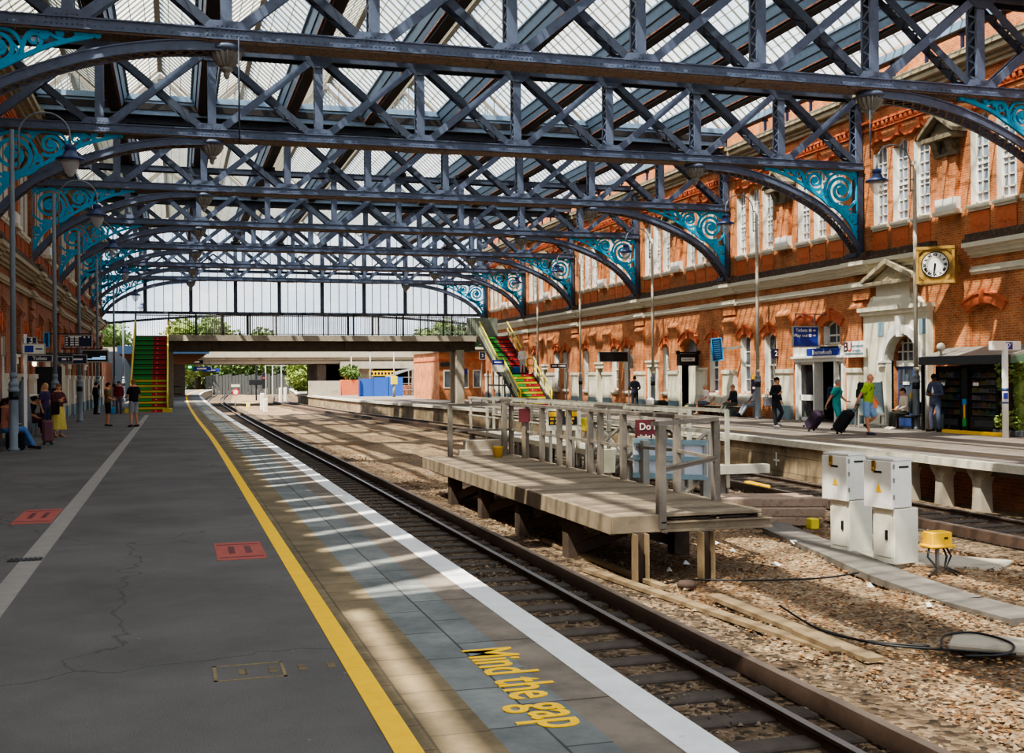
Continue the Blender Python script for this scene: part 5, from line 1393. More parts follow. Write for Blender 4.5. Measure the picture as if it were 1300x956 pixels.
# ---------------------------------------------------------------- lamp posts
def lamp_parts(top, direc, base_r=.115):
    out = []
    mb = MB(); mb.lathe((0,0,0), [(base_r+.03,0),(base_r+.03,.06),(base_r,.08),(base_r,1.5),(base_r+.025,1.52),(base_r+.025,1.56),(base_r+.005,1.58),(base_r+.005,1.66),(base_r+.02,1.68),(base_r+.0,1.74),(.08,1.78),(.075,1.95)], 14); out.append(('base', mb.mesh('base', [M['postgrey']])))
    mb = MB(); mb.lathe((0,0,0), [(base_r+.008,1.3),(base_r+.008,1.5)], 14); out.append(('band', mb.mesh('band', [M['black']])))
    mb = MB(); mb.tube([(0,0,1.7),(0,0,top)], [.072,.06], 10); mb.tube([(0,0,1.85),(0,0,2.0)], .09, 10); out.append(('pole', mb.mesh('pole', [M['galvlight'] if direc < 0 else M['postgrey']])))
    mb = MB(); r = .62; x0 = .16*direc; pts = [(x0,0,top-1.0),(x0,0,top-.1)]
    for k in range(1, 13):
        a = PI*k/12; pts.append((x0+direc*(r-r*math.cos(a)), 0, top-.1+r*.95*math.sin(a)))
    pts.append((x0+2*r*direc, 0, top-.3)); mb.tube(pts, .024, 6)
    for z in (top-.15, top-.6, top-.95): mb.box(min(0,x0), max(0,x0), -.02, .02, z-.02, z+.02)
    out.append(('arm', mb.mesh('arm', [M['postgrey']])))
    c = (x0+2*r*direc, 0, top-.3); mb = MB()
    mb.lathe(c, [(.05,0),(.14,-.03),(.15,-.14),(.12,-.17),(.16,-.2),(.19,-.3),(.36,-.38),(.37,-.42),(.2,-.42)], 16); out.append(('lamp_cap', mb.mesh('lamp_cap', [M['lampblue']])))
    mb = MB(); mb.lathe(c, [(.24,-.42),(.22,-.55),(.15,-.72),(.05,-.84)], 14); out.append(('lamp_glass', mb.mesh('lamp_glass', [M['lampglass']])))
    return out
PR = lamp_parts(8.65, -1); PL_ = lamp_parts(8.2, 1)
for parts, us, X, w in ((PR, (1163, 962, 829, 737, 683), 22.9, 'right'), (PL_, (17, 70, 101, 124, 145, 157), -3.98, 'left')):
    for k, u in enumerate(us):
        Y = atx(u, 478, X)[0]
        labs = {('right',0):'grey swan neck lamp post standing right of the white doorcase, in front of the clock',('left',0):'grey swan neck lamp post by the seated passengers, nearest on the left platform'}
        t = thing('lamp_post', labs.get((w,k), '%s grey swan neck lamp post from the camera on the %s platform' % (ORD[k], w)), 'lamp post', (X, Y, 0), group='lamp posts on the %s platform' % w)
        for n, me in parts: child(me, n, t)

# ---------------------------------------------------------------- station clock
CK = 22.85; yk, zk = atx(1189, 337, CK); W2 = .53
t = thing('station_clock', 'square gold framed double sided clock set at an angle to the brick wall', 'clock', (CK, yk, zk), -PI/4)
mb = MB(); mb.bbox(-W2, W2, -.26, .26, -W2, W2, .03)
for sz in (-1, 1): mb.box(-W2-.05, W2+.05, -.31, .31, sz*W2-.045, sz*W2+.045)
for sx in (-1, 1): mb.box(sx*W2-.04, sx*W2+.04, -.29, .29, -W2, W2)
mb.build('case', M['gold'], t)
mb = MB(); mb.bar((.1,.1,-.1),(.75,.75,-.1),.12,.2); mb.bar((.1,.1,.3),(.75,.75,.3),.08,.08); mb.build('wall_bracket', M['gold'], t)
R = W2*.72; RX = Matrix.Translation((0, -.275, 0)) @ Matrix.Rotation(PI/2, 4, 'X')
mb = MB(); mb.lathe((0,0,0), [(R,0),(R,.03)], 40); mb.xf(RX); f = mb.build('dial', M['white'], t)
mb = MB()
for k in range(40):
    a, b = 2*PI*k/40, 2*PI*(k+1)/40
    for r0, r1 in ((R, R*1.08), (R*.6, R*.62)): mb.add([(r0*math.cos(a),r0*math.sin(a),.034),(r1*math.cos(a),r1*math.sin(a),.034),(r1*math.cos(b),r1*math.sin(b),.034),(r0*math.cos(b),r0*math.sin(b),.034)], [(0,1,2,3)])
for k, s in enumerate(('XII','I','II','III','IIII','V','VI','VII','VIII','IX','X','XI')):
    a = PI/2-2*PI*k/12; q = text_mb(s, R*.30, 'CENTER', .006, .002); q.xf(Matrix.Translation((R*.8*math.cos(a), R*.8*math.sin(a), .034)) @ Matrix.Rotation(a-PI/2, 4, 'Z')); mb.join(q)
mb.xf(RX); mb.build('numerals', M['black'], f)
for nm, L, a, w in (('hour_hand', R*.5, -PI/2-.15+.02, .05), ('minute_hand', R*.8, -PI/2-.13, .035)):
    mb = MB(); mb.bar((-math.cos(a)*R*.12, -math.sin(a)*R*.12, .05), (math.cos(a)*L, math.sin(a)*L, .05), w, .012, (0,0,1)); mb.xf(RX); mb.build(nm, M['black'], f)
mb = MB()
for sx in (-1, 1):
    for sz in (-1, 1):
        q = MB(); q.prism([(sx*R*1.28, sz*R*1.28, .02), (sx*R*.85, sz*R*1.28, .02), (sx*R*1.28, sz*R*.85, .02)], (0,0,.015)); mb.join(q)
mb.xf(RX); o = mb.build('corner_ornament', plain('goldlight', '#6f5320', .5, var=.2), t); fixn(o.data)

# ---------------------------------------------------------------- signs, right platform
def board(name, label, u0, v0, u1, v1, Y, mat, rim=None, th=.06, cat='sign'):
    x0, z1 = aty(u0, v0, Y); x1, z0 = aty(u1, v1, Y); mb = MB(); mb.box(x0, x1, Y, Y+th, z0, z1); o = tag(mb.build(name, M[mat]), label, cat)
    if rim:
        r = .035 if (z1-z0) > .5 else .02; q = MB()
        for a in ((x0-r,x1+r,z1-r*.3,z1+r),(x0-r,x1+r,z0-r,z0+r*.3),(x0-r,x0+r*.3,z0,z1),(x1-r*.3,x1+r,z0,z1)): q.box(a[0],a[1],Y-.015,Y+th+.01,a[2],a[3])
        q.build('rim', M[rim], o)
    return o, x0, x1, z0, z1
def wallsign(name, label, u0, v0, u1, v1, X, mat, rim=None, th=.05):
    ya, z1 = atx(u0, v0, X); yb, z0 = atx(u1, v1, X); mb = MB(); mb.box(X, X+th, yb, ya, z0, z1); o = tag(mb.build(name, M[mat]), label, 'sign')
    return o, ya, yb, z0, z1
Y = 38.0
o, x0, x1, z0, z1 = board('direction_sign', 'blue hanging sign with white words pointing right to tickets and way out', 1007, 415, 1039, 440, Y, 'signblue', 'galvlight')
lettering('Tickets', .17, (x0+.60, Y-.008, z1-.13), face_mx(0), M['white'], o, 'RIGHT'); lettering('Way out', .17, (x0+.60, Y-.008, z1-.32), face_mx(0), M['white'], o, 'RIGHT')
q = MB()
for zz in (z1-.13, z1-.32):
    q.box(x0+.66, x0+.77, Y-.006, Y, zz-.055, zz+.055); q.bar((x0+.82,Y-.004,zz),(x0+.93,Y-.004,zz),.006,.03); q.prism([(x0+.89,Y-.007,zz-.055),(x0+.96,Y-.007,zz),(x0+.89,Y-.007,zz+.055)],(0,.006,0))
q.build('arrows', M['white'], o); q = MB(); q.box(x0+.1, x0+.14, Y+.02, Y+.05, z1, z1+.5); q.box(x1-.14, x1-.1, Y+.02, Y+.05, z1, z1+.5); q.box(x0+.1, 23.7, Y+.02, Y+.06, z1+.46, z1+.5); q.build('hanger', M['galv'], o)
o, ya, yb, z0, z1 = wallsign('station_name_sign', 'blue station name sign above the ticket entrance', 1024, 443, 1064, 452, 23.5, 'signblue')
lettering('Bournemouth', .24, (23.49, (ya+yb)/2, (z0+z1)/2), M_WALLR, M['white'], o)
o, ya, yb, z0, z1 = wallsign('university_sign', 'white board with dark B and red U beside the ticket entrance', 1071, 434, 1098, 453, 23.3, 'white')
lettering('B', .5, (23.29, ya-.14, (z0+z1)/2+.08), M_WALLR, M['black'], o, 'CENTER'); lettering('U', .5, (23.29, ya-.38, (z0+z1)/2+.08), M_WALLR, M['red'], o, 'CENTER')
lettering('Bournemouth', .14, (23.29, yb+.08, z1-.16), M_WALLR, M['paleblue'], o, 'RIGHT'); lettering('University', .13, (23.29, yb+.25, z1-.33), M_WALLR, M['paleblue'], o, 'RIGHT')
q = MB(); q.box(23.28, 23.29, yb+.1, ya-.1, z0+.12, z0+.16); q.build('underline', M['paleblue'], o); q = MB(); q.box(23.34, 23.72, (ya+yb)/2-.4, (ya+yb)/2-.34, z0+.2, z1-.1); q.build('bracket', M['galv'], o)
Y = 41.6; o, x0, x1, z0, z1 = board('platform_number_sign', 'small navy sign with a white number two beside the lamp post', 980, 443, 991, 455, Y, 'signnavy')
lettering('2', .30, ((x0+x1)/2, Y-.008, (z0+z1)/2), face_mx(0), M['white'], o); q = MB(); q.box(x0+.12, x0+.16, Y+.06, Y+.1, 0, z0); q.build('post', M['galv'], o)
Y = 45.2; o, x0, x1, z0, z1 = board('departure_screen', 'tall bright blue framed departure screen tilted on the brick wall', 905, 430, 916, 457, Y, 'screen', 'cyan', .12)
q = MB()
for k in range(9): q.box(x0+.06, x1-.06, Y-.01, Y, z1-.12-.09*k, z1-.09-.09*k)
q.build('text_lines', plain('screentext', '#35628a', .4, emit=.2), o); ctr = Vector(((x0+x1)/2, Y, (z0+z1)/2)); o.matrix_world = Matrix.Translation(ctr) @ Matrix.Rotation(-.5, 4, 'Z') @ Matrix.Rotation(-.09, 4, 'Y') @ Matrix.Translation(-ctr); q = MB(); q.box(x1, 23.7, Y+.03, Y+.09, (z0+z1)/2-.05, (z0+z1)/2+.05); q.build('bracket', M['galv'], o)
Y = 49.0; o, x0, x1, z0, z1 = board('hanging_sign', 'black hanging box sign with a small white panel over the recessed doorway', 863, 449, 887, 464, Y, 'black', None, .35)
q = MB(); xm = x0+.04; q.box(x0+.08, x1-.2, Y-.012, Y, z0+.2, z0+.37); p = q.build('panel', M['white'], o); q = MB(); [q.box(x0+.14+.065*k, x0+.17+.065*k, Y-.018, Y-.012, z0+.24, z0+.33) for k in range(8)]; q.build('marks', M['black'], p)
q = MB(); q.box(x0-.1, 23.7, Y+.1, Y+.16, z1+.02, z1+.09); q.box(x0-.12, x0+.05, Y+.08, Y+.18, z1-.02, z1+.14); q.box(x1-.05, x1+.15, Y+.08, Y+.18, z1-.02, z1+.14); q.build('hanging_bar', M['black'], o)
Y = 54.6; o, x0, x1, z0, z1 = board('train_indicator', 'wide dark train indicator in a pale frame hung from a post', 761, 447, 797, 459, Y, 'black', 'galvlight', .25)
q = MB(); q.box(x1+.05, x1+.12, Y+.05, Y+.12, 0, z1+.15); q.box(x1+.1, x1+.32, Y+.02, Y+.2, z0-.35, z0+.35); q.build('post', M['galv'], o)
Y = 66.5; o, x0, x1, z0, z1 = board('direction_sign', 'small narrow blue sign between the right stair and the lamp post', 699, 462, 720, 467, Y, 'signnavy', 'galvlight')
q = MB(); q.box(x0+.1, x0+.4, Y-.008, Y, (z0+z1)/2-.04, (z0+z1)/2+.04); q.box(x0+.48, x1-.1, Y-.008, Y, (z0+z1)/2-.04, (z0+z1)/2+.04); q.build('text_line', M['white'], o); q = MB(); q.box(x1-.05, x1+.02, Y+.06, Y+.12, 0, z1); q.build('post', M['galv'], o)
Y = 64.6; o, x0, x1, z0, z1 = board('stair_notice', 'blue and white notice fixed to the right hand stair panel', 625, 457, 640, 472, Y, 'whitedirty')
q = MB(); q.box(x0, x1, Y-.01, Y, (z0+z1)/2+.08, z1); h = q.build('header', M['signblue'], o); q = MB(); q.box(x0+.12, x1-.12, Y-.016, Y-.01, z1-.17, z1-.10); q.build('text_line', M['white'], h)
q = MB(); q.box(x0+.05, x0+.1, Y+.06, Y+.1, 0, z0+.1); q.box(x1-.1, x1-.05, Y+.06, Y+.1, 0, z0+.1); q.build('legs', M['galv'], o)
Y = 64.2; o, x0, x1, z0, z1 = board('platform_number_sign', 'small square navy sign with a pale number at the footbridge column', 609, 447, 616, 456, Y, 'signnavy', 'galvlight')
lettering('2', .24, ((x0+x1)/2, Y-.008, (z0+z1)/2), face_mx(0), M['white'], o); q = MB(); q.box(x0+.1, x0+.15, Y+.05, Y+.1, 0, z0); q.build('post', M['galv'], o)
Y = 43.6; o, x0, x1, z0, z1 = board('help_point', 'navy help point with a yellow head beside the second lamp post', 954, 476, 961, 500, Y, 'signnavy')
q = MB(); q.box(x0, x1, Y-.01, Y, z1-.18, z1); q.build('yellow_head', M['yellow'], o); q = MB(); q.box(x0+.05, x1-.05, Y-.012, Y, z0+.2, z0+.3); q.build('white_label', M['white'], o); q = MB(); q.box((x0+x1)/2-.04, (x0+x1)/2+.04, Y+.06, Y+.1, 0, z0+.1); q.build('post', M['galv'], o)
# white post with induction loop sign at the right edge of the frame
px_, py_ = 22.0, 26.45
t = thing('help_post', 'white post with a hearing loop sign at the right edge of the frame', 'post', (px_, py_, 0))
mb = MB(); mb.tube([(0,0,0),(0,0,2.62)], .085, 12); mb.build('post', M['white'], t); mb = MB(); mb.tube([(0,0,1.3),(0,0,1.38)], .09, 12); mb.tube([(0,0,.95),(0,0,1.0)], .09, 12); mb.build('band', M['navy'], t)
mb = MB(); mb.bbox(-.5, .5, -.06, .06, 2.42, 2.68, .02); s_ = mb.build('sign_panel', M['white'], t); mb = MB(); mb.box(-.02, .2, -.07, -.06, 2.45, 2.65); e = mb.build('loop_symbol', M['signblue'], s_)
mb = MB(); mb.tube([(.04+.06*math.cos(a/8*PI*1.3-.4), -.075, 2.56+.06*math.sin(a/8*PI*1.3-.4)) for a in range(9)], .012, 5); mb.bar((.03,-.075,2.48),(.16,-.075,2.62),.01,.015); mb.build('loop_lines', M['white'], e)
mb = MB(); mb.box(-.13, .0, -.11, -.085, 1.08, 1.25); mb.build('notice', M['signblue'], t)

# ---------------------------------------------------------------- vending machines and hedge
t = thing('vending_canopy', 'grey lean-to canopy roof over the two vending machines', 'canopy', (0,0,0))
mb = MB(); mb.prism([(22.55,26.9,2.18),(22.55,26.9,2.3),(23.7,26.9,2.62),(23.7,26.9,2.5)], (0,4.1,0)); o = mb.build('roof', M['galv'], t); fixn(o.data)
mb = MB(); mb.box(22.52, 22.56, 26.9, 31.0, 2.06, 2.32); mb.build('fascia', M['darkgrey'], t); mb = MB(); mb.prism([(22.55,26.88,2.08),(23.7,26.88,2.1),(23.7,26.88,2.5),(22.55,26.88,2.25)], (0,.03,0)); mb.build('side_panel', plain('canopyside','#5a7a66',.5), t)
for y in (26.95, 30.9): mb = MB(); mb.box(22.56, 22.64, y-.04, y+.04, 0, 2.2); mb.build('post', M['black'], t)
mb = MB(); mb.lathe((22.75,30.2,2.35),[(.03,0),(.03,.12),(.1,.16),(.14,.26),(.1,.36),(.02,.4)],12); tag(mb.build('dome_camera', M['galvlight']), 'small domed grey camera on top of the vending canopy', 'camera')
goods = [plain('goods%d' % k, c, .4, var=.05) for k, c in enumerate(('#8d8440','#7d3a33','#3d5a70','#55704a','#8a6438','#4f4658','#8d8d8d'))]
for k, (ya, yb, lab) in enumerate(((29.35, 30.6, 'black glass fronted vending machine beside the man in the suit'), (27.75, 29.05, 'black vending machine beside the hedge'))):
    t = thing('vending_machine', lab, 'vending machine', (0,0,0), group='vending machines'); xf_ = 22.85
    mb = MB(); mb.box(xf_+.1, 23.62, ya, yb, .05, 2.02); mb.box(xf_, xf_+.1, ya, ya+.12, .05, 2.02); mb.box(xf_, xf_+.1, yb-.05, yb, .05, 2.02); mb.box(xf_, xf_+.1, ya, yb, .05, .5); mb.box(xf_, xf_+.1, ya, yb, 1.92, 2.02); mb.build('case', M['blackgloss'], t)
    mb = MB(); mb.quad((xf_+.03,ya+.12,.5),(xf_+.03,yb-.05,.5),(xf_+.03,yb-.05,1.92),(xf_+.03,ya+.12,1.92)); mb.build('glass_front', pane_mat('vend%d' % k, '#1a1d22', .6), t)
    for s in range(6):
        mb = MB(); z = .56+.225*s; n = 9; rr = random.Random(s+9*k)
        for j in range(n):
            y = ya+.2+(yb-ya-.32)*j/(n-1)
            mb.box(xf_+.06, xf_+.095, y-.04, y+.04, z, z+.09+.06*rr.random(), (j//3+s+k*2) % 7)
        mb.box(xf_+.05, xf_+.1, ya+.12, yb-.05, z-.015, z, 6); p = mb.build('product_row', goods, t)
    mb = MB(); mb.box(xf_-.006, xf_, yb-.45, yb-.2, 1.42, 1.52); mb.build('notice', M['white'], t)
    mb = MB(); mb.box(xf_-.02, xf_+.02, ya+.2, yb-.3, .22, .4); mb.build('tray', M['darkgrey'], t)
mb = MB(); mb.box(22.82, 23.6, 29.07, 29.33, .05, 1.98); o = tag(mb.build('payment_panel', M['black']), 'narrow black payment panel between the vending machines', 'panel')
q = MB(); q.box(22.8, 22.82, 29.12, 29.28, .85, 1.02, 0); q.box(22.8, 22.82, 29.17, 29.23, .45, .85, 1); q.box(22.8, 22.82, 29.12, 29.28, .2, .45, 2); q.build('bright_sticker', [M['cyan'], M['yellow'], M['green']], o)
mb = MB(); mb.bar((22.4,26.95,.05),(22.4,29.65,.05),.1,.1); tag(mb.build('yellow_kerb', M['yellow']), 'yellow kerb rail in front of the vending machines', 'kerb')
rnd = random.Random(5); mb = MB(); core = MB()
t = thing('climbing_hedge', 'tall leafy green hedge growing beside the vending machines', 'hedge', (22.9, 27.0, 0))
for k in range(26): leafblob(mb, (rnd.uniform(-.22,.22), rnd.uniform(-.42,.38), .2+.07*k), .3, 230, .075, rnd, .8)
core.bbox(-.2,.2,-.36,.34,.1,1.9,.08); mb.join(core); mb.build('foliage', M['leafbright'], t); mb = MB(); mb.bbox(-.4,.4,-.6,.6,0,.18,.02); mb.build('planter', M['darkgrey'], t)

# ---------------------------------------------------------------- benches
def bench(label, x, y, L, rz, mat='galvlight', grp=None, back=True):
    t = thing('platform_bench', label, 'bench', (x, y, 0), rz, group=grp); n = max(2, int(L/.62))
    for k in range(n):
        a = -L/2+L*k/n; mb = MB(); mb.bbox(a+.02, a+L/n-.02, -.22, .24, .42, .46, .01); mb.build('seat', M[mat], t)
        if back: mb = MB(); mb.prism([(a+.02,-.22,.5),(a+.02,-.26,.52),(a+.02,-.34,.88),(a+.02,-.30,.88)], (L/n-.04,0,0)); o = mb.build('backrest', M[mat], t); fixn(o.data)
    for a in (-L/2+.2, L/2-.2): mb = MB(); mb.box(a-.03,a+.03,-.2,.2,0,.04); mb.box(a-.03,a+.03,-.03,.03,0,.42); mb.build('leg', M['darkgrey'], t)
    mb = MB(); mb.box(-L/2, L/2, -.05, .05, .36, .42); mb.build('beam', M['darkgrey'], t); return t
bench('pale metal bench under the windows with seated passengers', 23.15, 45.4, 3.4, PI/2, 'galvlight', 'benches on the right platform')
bench('pale metal bench with a man in a white shirt, nearer the recessed doorway', 23.15, 48.2, 1.9, PI/2, 'galvlight', 'benches on the right platform')
bench('dark seat beside the white doorcase under the man in beige', 22.75, 32.05, 1.2, PI/2, 'darkgrey', 'benches on the right platform')
bench('dark bench along the left wall with the waiting passengers', -4.55, 34.2, 5.4, -PI/2, 'darkgrey', 'benches on the left platform')

# poster stand
x, y = atz(1098, 546); 
t = thing('poster_stand', 'grey framed poster stand with blue poster behind the man in green', 'poster stand', (x+1.05, y+1.2, 0), -.35)
for q in (-1, 1): mb = MB(); mb.bar((q*.42,0,0),(q*.36,.1,1.55),.05,.05); mb.bar((q*.42,.5,0),(q*.36,.14,1.5),.05,.05); mb.build('leg', M['galv'], t)
mb = MB(); mb.prism([(-.4,.0,.5),(.4,.0,.5),(.36,.08,1.52),(-.36,.08,1.52)], (0,.03,0)); p = mb.build('poster', M['paleblue'], t); fixn(p.data)
mb = MB(); mb.lathe((0,0,0),[(.2,0),(.2,.02)],16); mb.xf(Matrix.Translation((0,.018,.78)) @ Matrix.Rotation(PI/2,4,'X')); mb.build('orange_picture', plain('orangep', '#c8643a', .5), p); mb = MB(); mb.box(-.42,.42,-.02,.02,.42,.5); mb.box(-.42,.42,-.02,.02,.08,.14); mb.build('crossbar', M['galv'], t)

# ---------------------------------------------------------------- signs, left platform
for (nm, lab, u0, v0, u1, v1, Y, mat, rim, txt, ts) in (
    ('platform_number_sign', 'navy sign with a white number three on the left platform', 28.5, 428.5, 46, 436, 36.5, 'signnavy', 'galvlight', '3', .26),
    ('hearing_loop_sign', 'white sign with a blue symbol under the number three', 28.5, 437, 56.5, 449, 36.4, 'whitedirty', 'galvlight', '', .2),
    ('direction_sign', 'long navy hanging toilets sign nearest on the left platform', 35, 451.5, 66, 458.5, 41, 'signnavy', 'galvlight', 'Toilets', .16),
    ('direction_sign', 'smaller navy hanging sign behind the toilets sign', 73, 453, 92, 459.5, 46, 'signnavy', 'galvlight', '', .15),
    ('direction_sign', 'wide navy hanging sign left of the indicator screens', 74, 451, 110, 461.5, 50, 'signnavy', 'galvlight', '', .18),
    ('timetable_board', 'navy timetable board with white lines high on the left wall', 82, 426, 116.5, 440, 52, 'signnavy', 'galvlight', '', .2),
    ('train_indicator', 'black train indicator with pale blue rows under the timetable board', 104, 445, 137, 459, 57, 'black', 'galvlight', '', .2)):
    o, x0, x1, z0, z1 = board(nm, lab, u0, v0, u1, v1, Y, mat, rim)
    if txt: lettering(txt, ts, (x0+(x1-x0)*(.62 if len(txt) < 3 else .5), Y-.008, (z0+z1)/2), face_mx(0), M['white'], o)
    q = MB()
    if nm == 'hearing_loop_sign':
        q.box(x0+.06, x0+.3, Y-.008, Y, z0+.04, z1-.04); q.build('symbol', M['signblue'], o)
        q = MB(); q.box(x0+.36, x1-.06, Y-.008, Y, (z0+z1)/2-.02, (z0+z1)/2+.02); q.build('text_line', M['navy'], o)
        q = MB(); q.box(x0+.02, x0+.1, Y+.07, Y+.15, 0, z1+.3); q.build('post', M['white'], o)
    elif nm == 'direction_sign' and not txt:
        q.box(x0+.15, x0+.15+(x1-x0)*.3, Y-.008, Y, (z0+z1)/2-.03, (z0+z1)/2+.04); q.box(x0+.25+(x1-x0)*.3, x1-.15, Y-.008, Y, (z0+z1)/2-.03, (z0+z1)/2+.04); q.build('text_line', M['white'], o); q = MB()
    elif nm == 'timetable_board':
        for k in range(4):
            for a, b in ((.04,.12),(.2,.34),(.38,.52)): q.box(x0+(x1-x0)*a, x0+(x1-x0)*b, Y-.008, Y, z1-.12-.1*k, z1-.06-.1*k)
        q.box(x0+(x1-x0)*.14, x0+(x1-x0)*.62, Y-.008, Y, z1-.06, z1-.02); q.box(x0+(x1-x0)*.7, x0+(x1-x0)*.76, Y-.008, Y, z1-.1, z1-.03); q.box(x0+(x1-x0)*.86, x0+(x1-x0)*.92, Y-.008, Y, z1-.1, z1-.03)
        q.build('text_lines', M['white'], o)
    elif nm == 'train_indicator':
        for k in range(3): q.box(x0+.1+.35*k, x1-.1, Y-.008, Y, z0+.1+.06*k, z0+.14+.06*k)
        q.build('lit_rows', plain('ledblue', '#8fb4d8', .4, emit=.8), o)
    if nm not in ('hearing_loop_sign', 'platform_number_sign'):
        q = MB(); q.box(-5.2, x1, Y+.02, Y+.05, z1+.05, z1+.1); q.box(x0+.1, x0+.13, Y+.02, Y+.05, z1, z1+.06); q.build('hanger', M['darkgrey'], o)
o, x0, x1, z0, z1 = board('departure_screen', 'blue departure screen on the left wall behind the signs', 56.5, 423, 61.5, 440, 44, 'screen', 'cyan'); q = MB(); q.box(-5.2, x0, 44.02, 44.06, z0+.2, z0+.26); q.build('bracket', M['galv'], o)
o, x0, x1, z0, z1 = board('wall_notice', 'white notice at the left edge of the frame', -6, 428, 4.5, 451, 38.5, 'whitedirty', 'galvlight'); q = MB(); q.box(x1-.06, x1, 38.56, 38.62, 0, z0); q.build('post', M['white'], o)
mb = MB(); x, z = aty(37, 460, 43)
for k in (-1, 1): mb.lathe((x+.17*k, 43, z),[(.03,.14),(.07,.1),(.07,-.1),(.03,-.14)],10)
o = tag(mb.build('wall_lantern', plain('lit', '#ffe6b8', .5, emit=3)), 'pair of small lit lamps below the toilets sign', 'lamp')
mb = MB(); mb.box(-5.2, x+.2, 42.98, 43.02, z+.14, z+.18); mb.build('bracket', M['darkgrey'], o)
# folded grey canvas stand and pale bag by the seated passengers
t = thing('folded_stand', 'tall grey folded canvas stand behind the seated woman', 'stand', (-4.55, 38.2, 0))
mb = MB(); mb.rings([[Vector((r*math.cos(2*PI*k/12)*(1 if k % 2 else .8), r*math.sin(2*PI*k/12)*(1 if k % 2 else .8), z)) for k in range(12)] for r, z in ((.3,.1),(.28,.7),(.2,1.3),(.1,1.75),(.04,1.82))]); mb.build('cover', plain('greycanvas', '#6d7078', .8), t); mb = MB(); mb.tube([(0,0,0),(0,0,1.9)], .03, 8); mb.build('pole', M['darkgrey'], t)
mb = MB(); mb.bbox(-4.5,-4.1,39.2,39.4,.75,1.35,.04); o = tag(mb.build('notice_board', M['whitedirty']), 'pale square board beside the folded grey stand', 'board'); q = MB(); q.box(-4.33,-4.27,39.28,39.32,0,.8); q.build('leg', M['galv'], o)
mb = MB(); mb.lathe((-4.85,32.6,0),[(.1,0),(.09,.5),(.05,1.55),(.02,1.75)],10); o = tag(mb.build('orange_barrier', plain('orangebar', '#d0841c', .6)), 'folded orange barrier at the left edge of the platform', 'barrier')
q = MB(); q.lathe((-4.85,32.6,0),[(.1,.9),(.09,1.1)],10); q.build('band', M['black'], o)
# black board drawn for the darkness of an open doorway
mb = MB(); x0, z0 = aty(74, 475, 47); mb.box(-5.18, -4.1, 47, 47.1, 0, 2.3); o = tag(mb.build('doorway_board', M['black']), 'black board filling the open doorway behind the woman in the yellow skirt', 'kiosk'); q = MB(); q.box(-4.2,-4.08,46.95,47.0,0,2.35); q.build('frame', M['cream'], o)

# ---------------------------------------------------------------- right platform fence of pale rails (far trackside walkway)
def walkway():
    t = thing('signal_walkway', 'long pale railed walkway beside the right hand track, behind the timber deck', 'walkway', (0,0,0))
    x0, x1, y0, y1, zt = 11.1, 12.2, 23.6, 44, -.28
    mb = MB(); mb.box(x0, x1, y0, y1, zt-.14, zt); mb.box(x0-.1, x1+.9, y0-.05, y0+.25, zt-.18, zt+.02); mb.build('deck', M['galvlight'], t)
    for a in (x0+.05, x1-.1):
        r = MB(); r.bar((a, y0+.1, .98), (a, y1, .98), .07, .08); r.bar((a, y0+.1, .3), (a, y1, .3), .04, .04); r.build('rail', M['galvlight'], t)
        y = y0+.1
        while y < y1+.1:
            p = MB(); p.box(a-.045, a+.045, y-.04, y+.04, zt-.5, 1.0); p.build('rail_post', M['galvlight'], t); y += 2.5
    y = y0+.3
    while y < y1:
        for a in (x0+.1, x1-.1): p = MB(); p.box(a-.1, a+.1, y-.02, y+.02, GZ-.1, zt-.14); p.box(a-.1, a-.06, y-.08, y+.08, GZ-.1, zt-.14); p.box(a+.06, a+.1, y-.08, y+.08, GZ-.1, zt-.14); p.build('leg', M['galv'], t)
        y += 3.3
walkway()

# ---------------------------------------------------------------- timber deck between the tracks
DZ = -.12
t = thing('timber_deck', 'raised timber deck on dark legs between the tracks, with grey posts and rails', 'deck', (0,0,0))
dx0, dx1, dy0, dy1 = 5.68, 8.0, 14.6, 27.0
mb = MB(); y = dy0; k = 0
while y < dy1-.01:
    e = rnd.uniform(-.01,.01); mb.bbox(dx0+.05, dx1, y+.01, min(y+.35, dy1)-.022, DZ-.05+e*.3, DZ+e*.5, .008, k % 3 % 2); y += .35; k += 1
mb.build('planks', [M['timber'], M['timber2']], t)
mb = MB()
for x in (5.8, 6.5, 7.2, 7.8): mb.box(x, x+.1, dy0+.05, dy1-.02, DZ-.22, DZ-.055)
mb.box(dx0+.08, dx1-.08, dy0+.05, dy1-.05, DZ-.09, DZ-.07); mb.build('joists_and_shade_sheet', M['timberdark'], t)  # joists, plus a dark sheet added so the plank gaps read as shade
mb = MB(); mb.bbox(dx0, dx0+.07, dy0-.02, dy1, DZ-.26, DZ+.005, .01); mb.bbox(dx1-.07, dx1, dy0, dy1, DZ-.26, DZ-.05, .01); mb.build('side_beam', M['timber'], t)
mb = MB(); mb.bbox(dx0, dx0+.72, dy0-.09, dy0, DZ-.24, DZ+.005, .01); mb.build('end_board', M['timber'], t)
mb = MB(); mb.box(dx0+.72, dx1+.1, dy0-.05, dy0+.05, DZ-.22, DZ-.10); mb.box(dx0+.72, dx1+.1, dy0-.1, dy0+.1, DZ-.24, DZ-.21); mb.box(dx0+.72, dx1+.1, dy0-.1, dy0+.02, DZ-.12, DZ-.10); mb.build('end_girder', M['timber'], t)
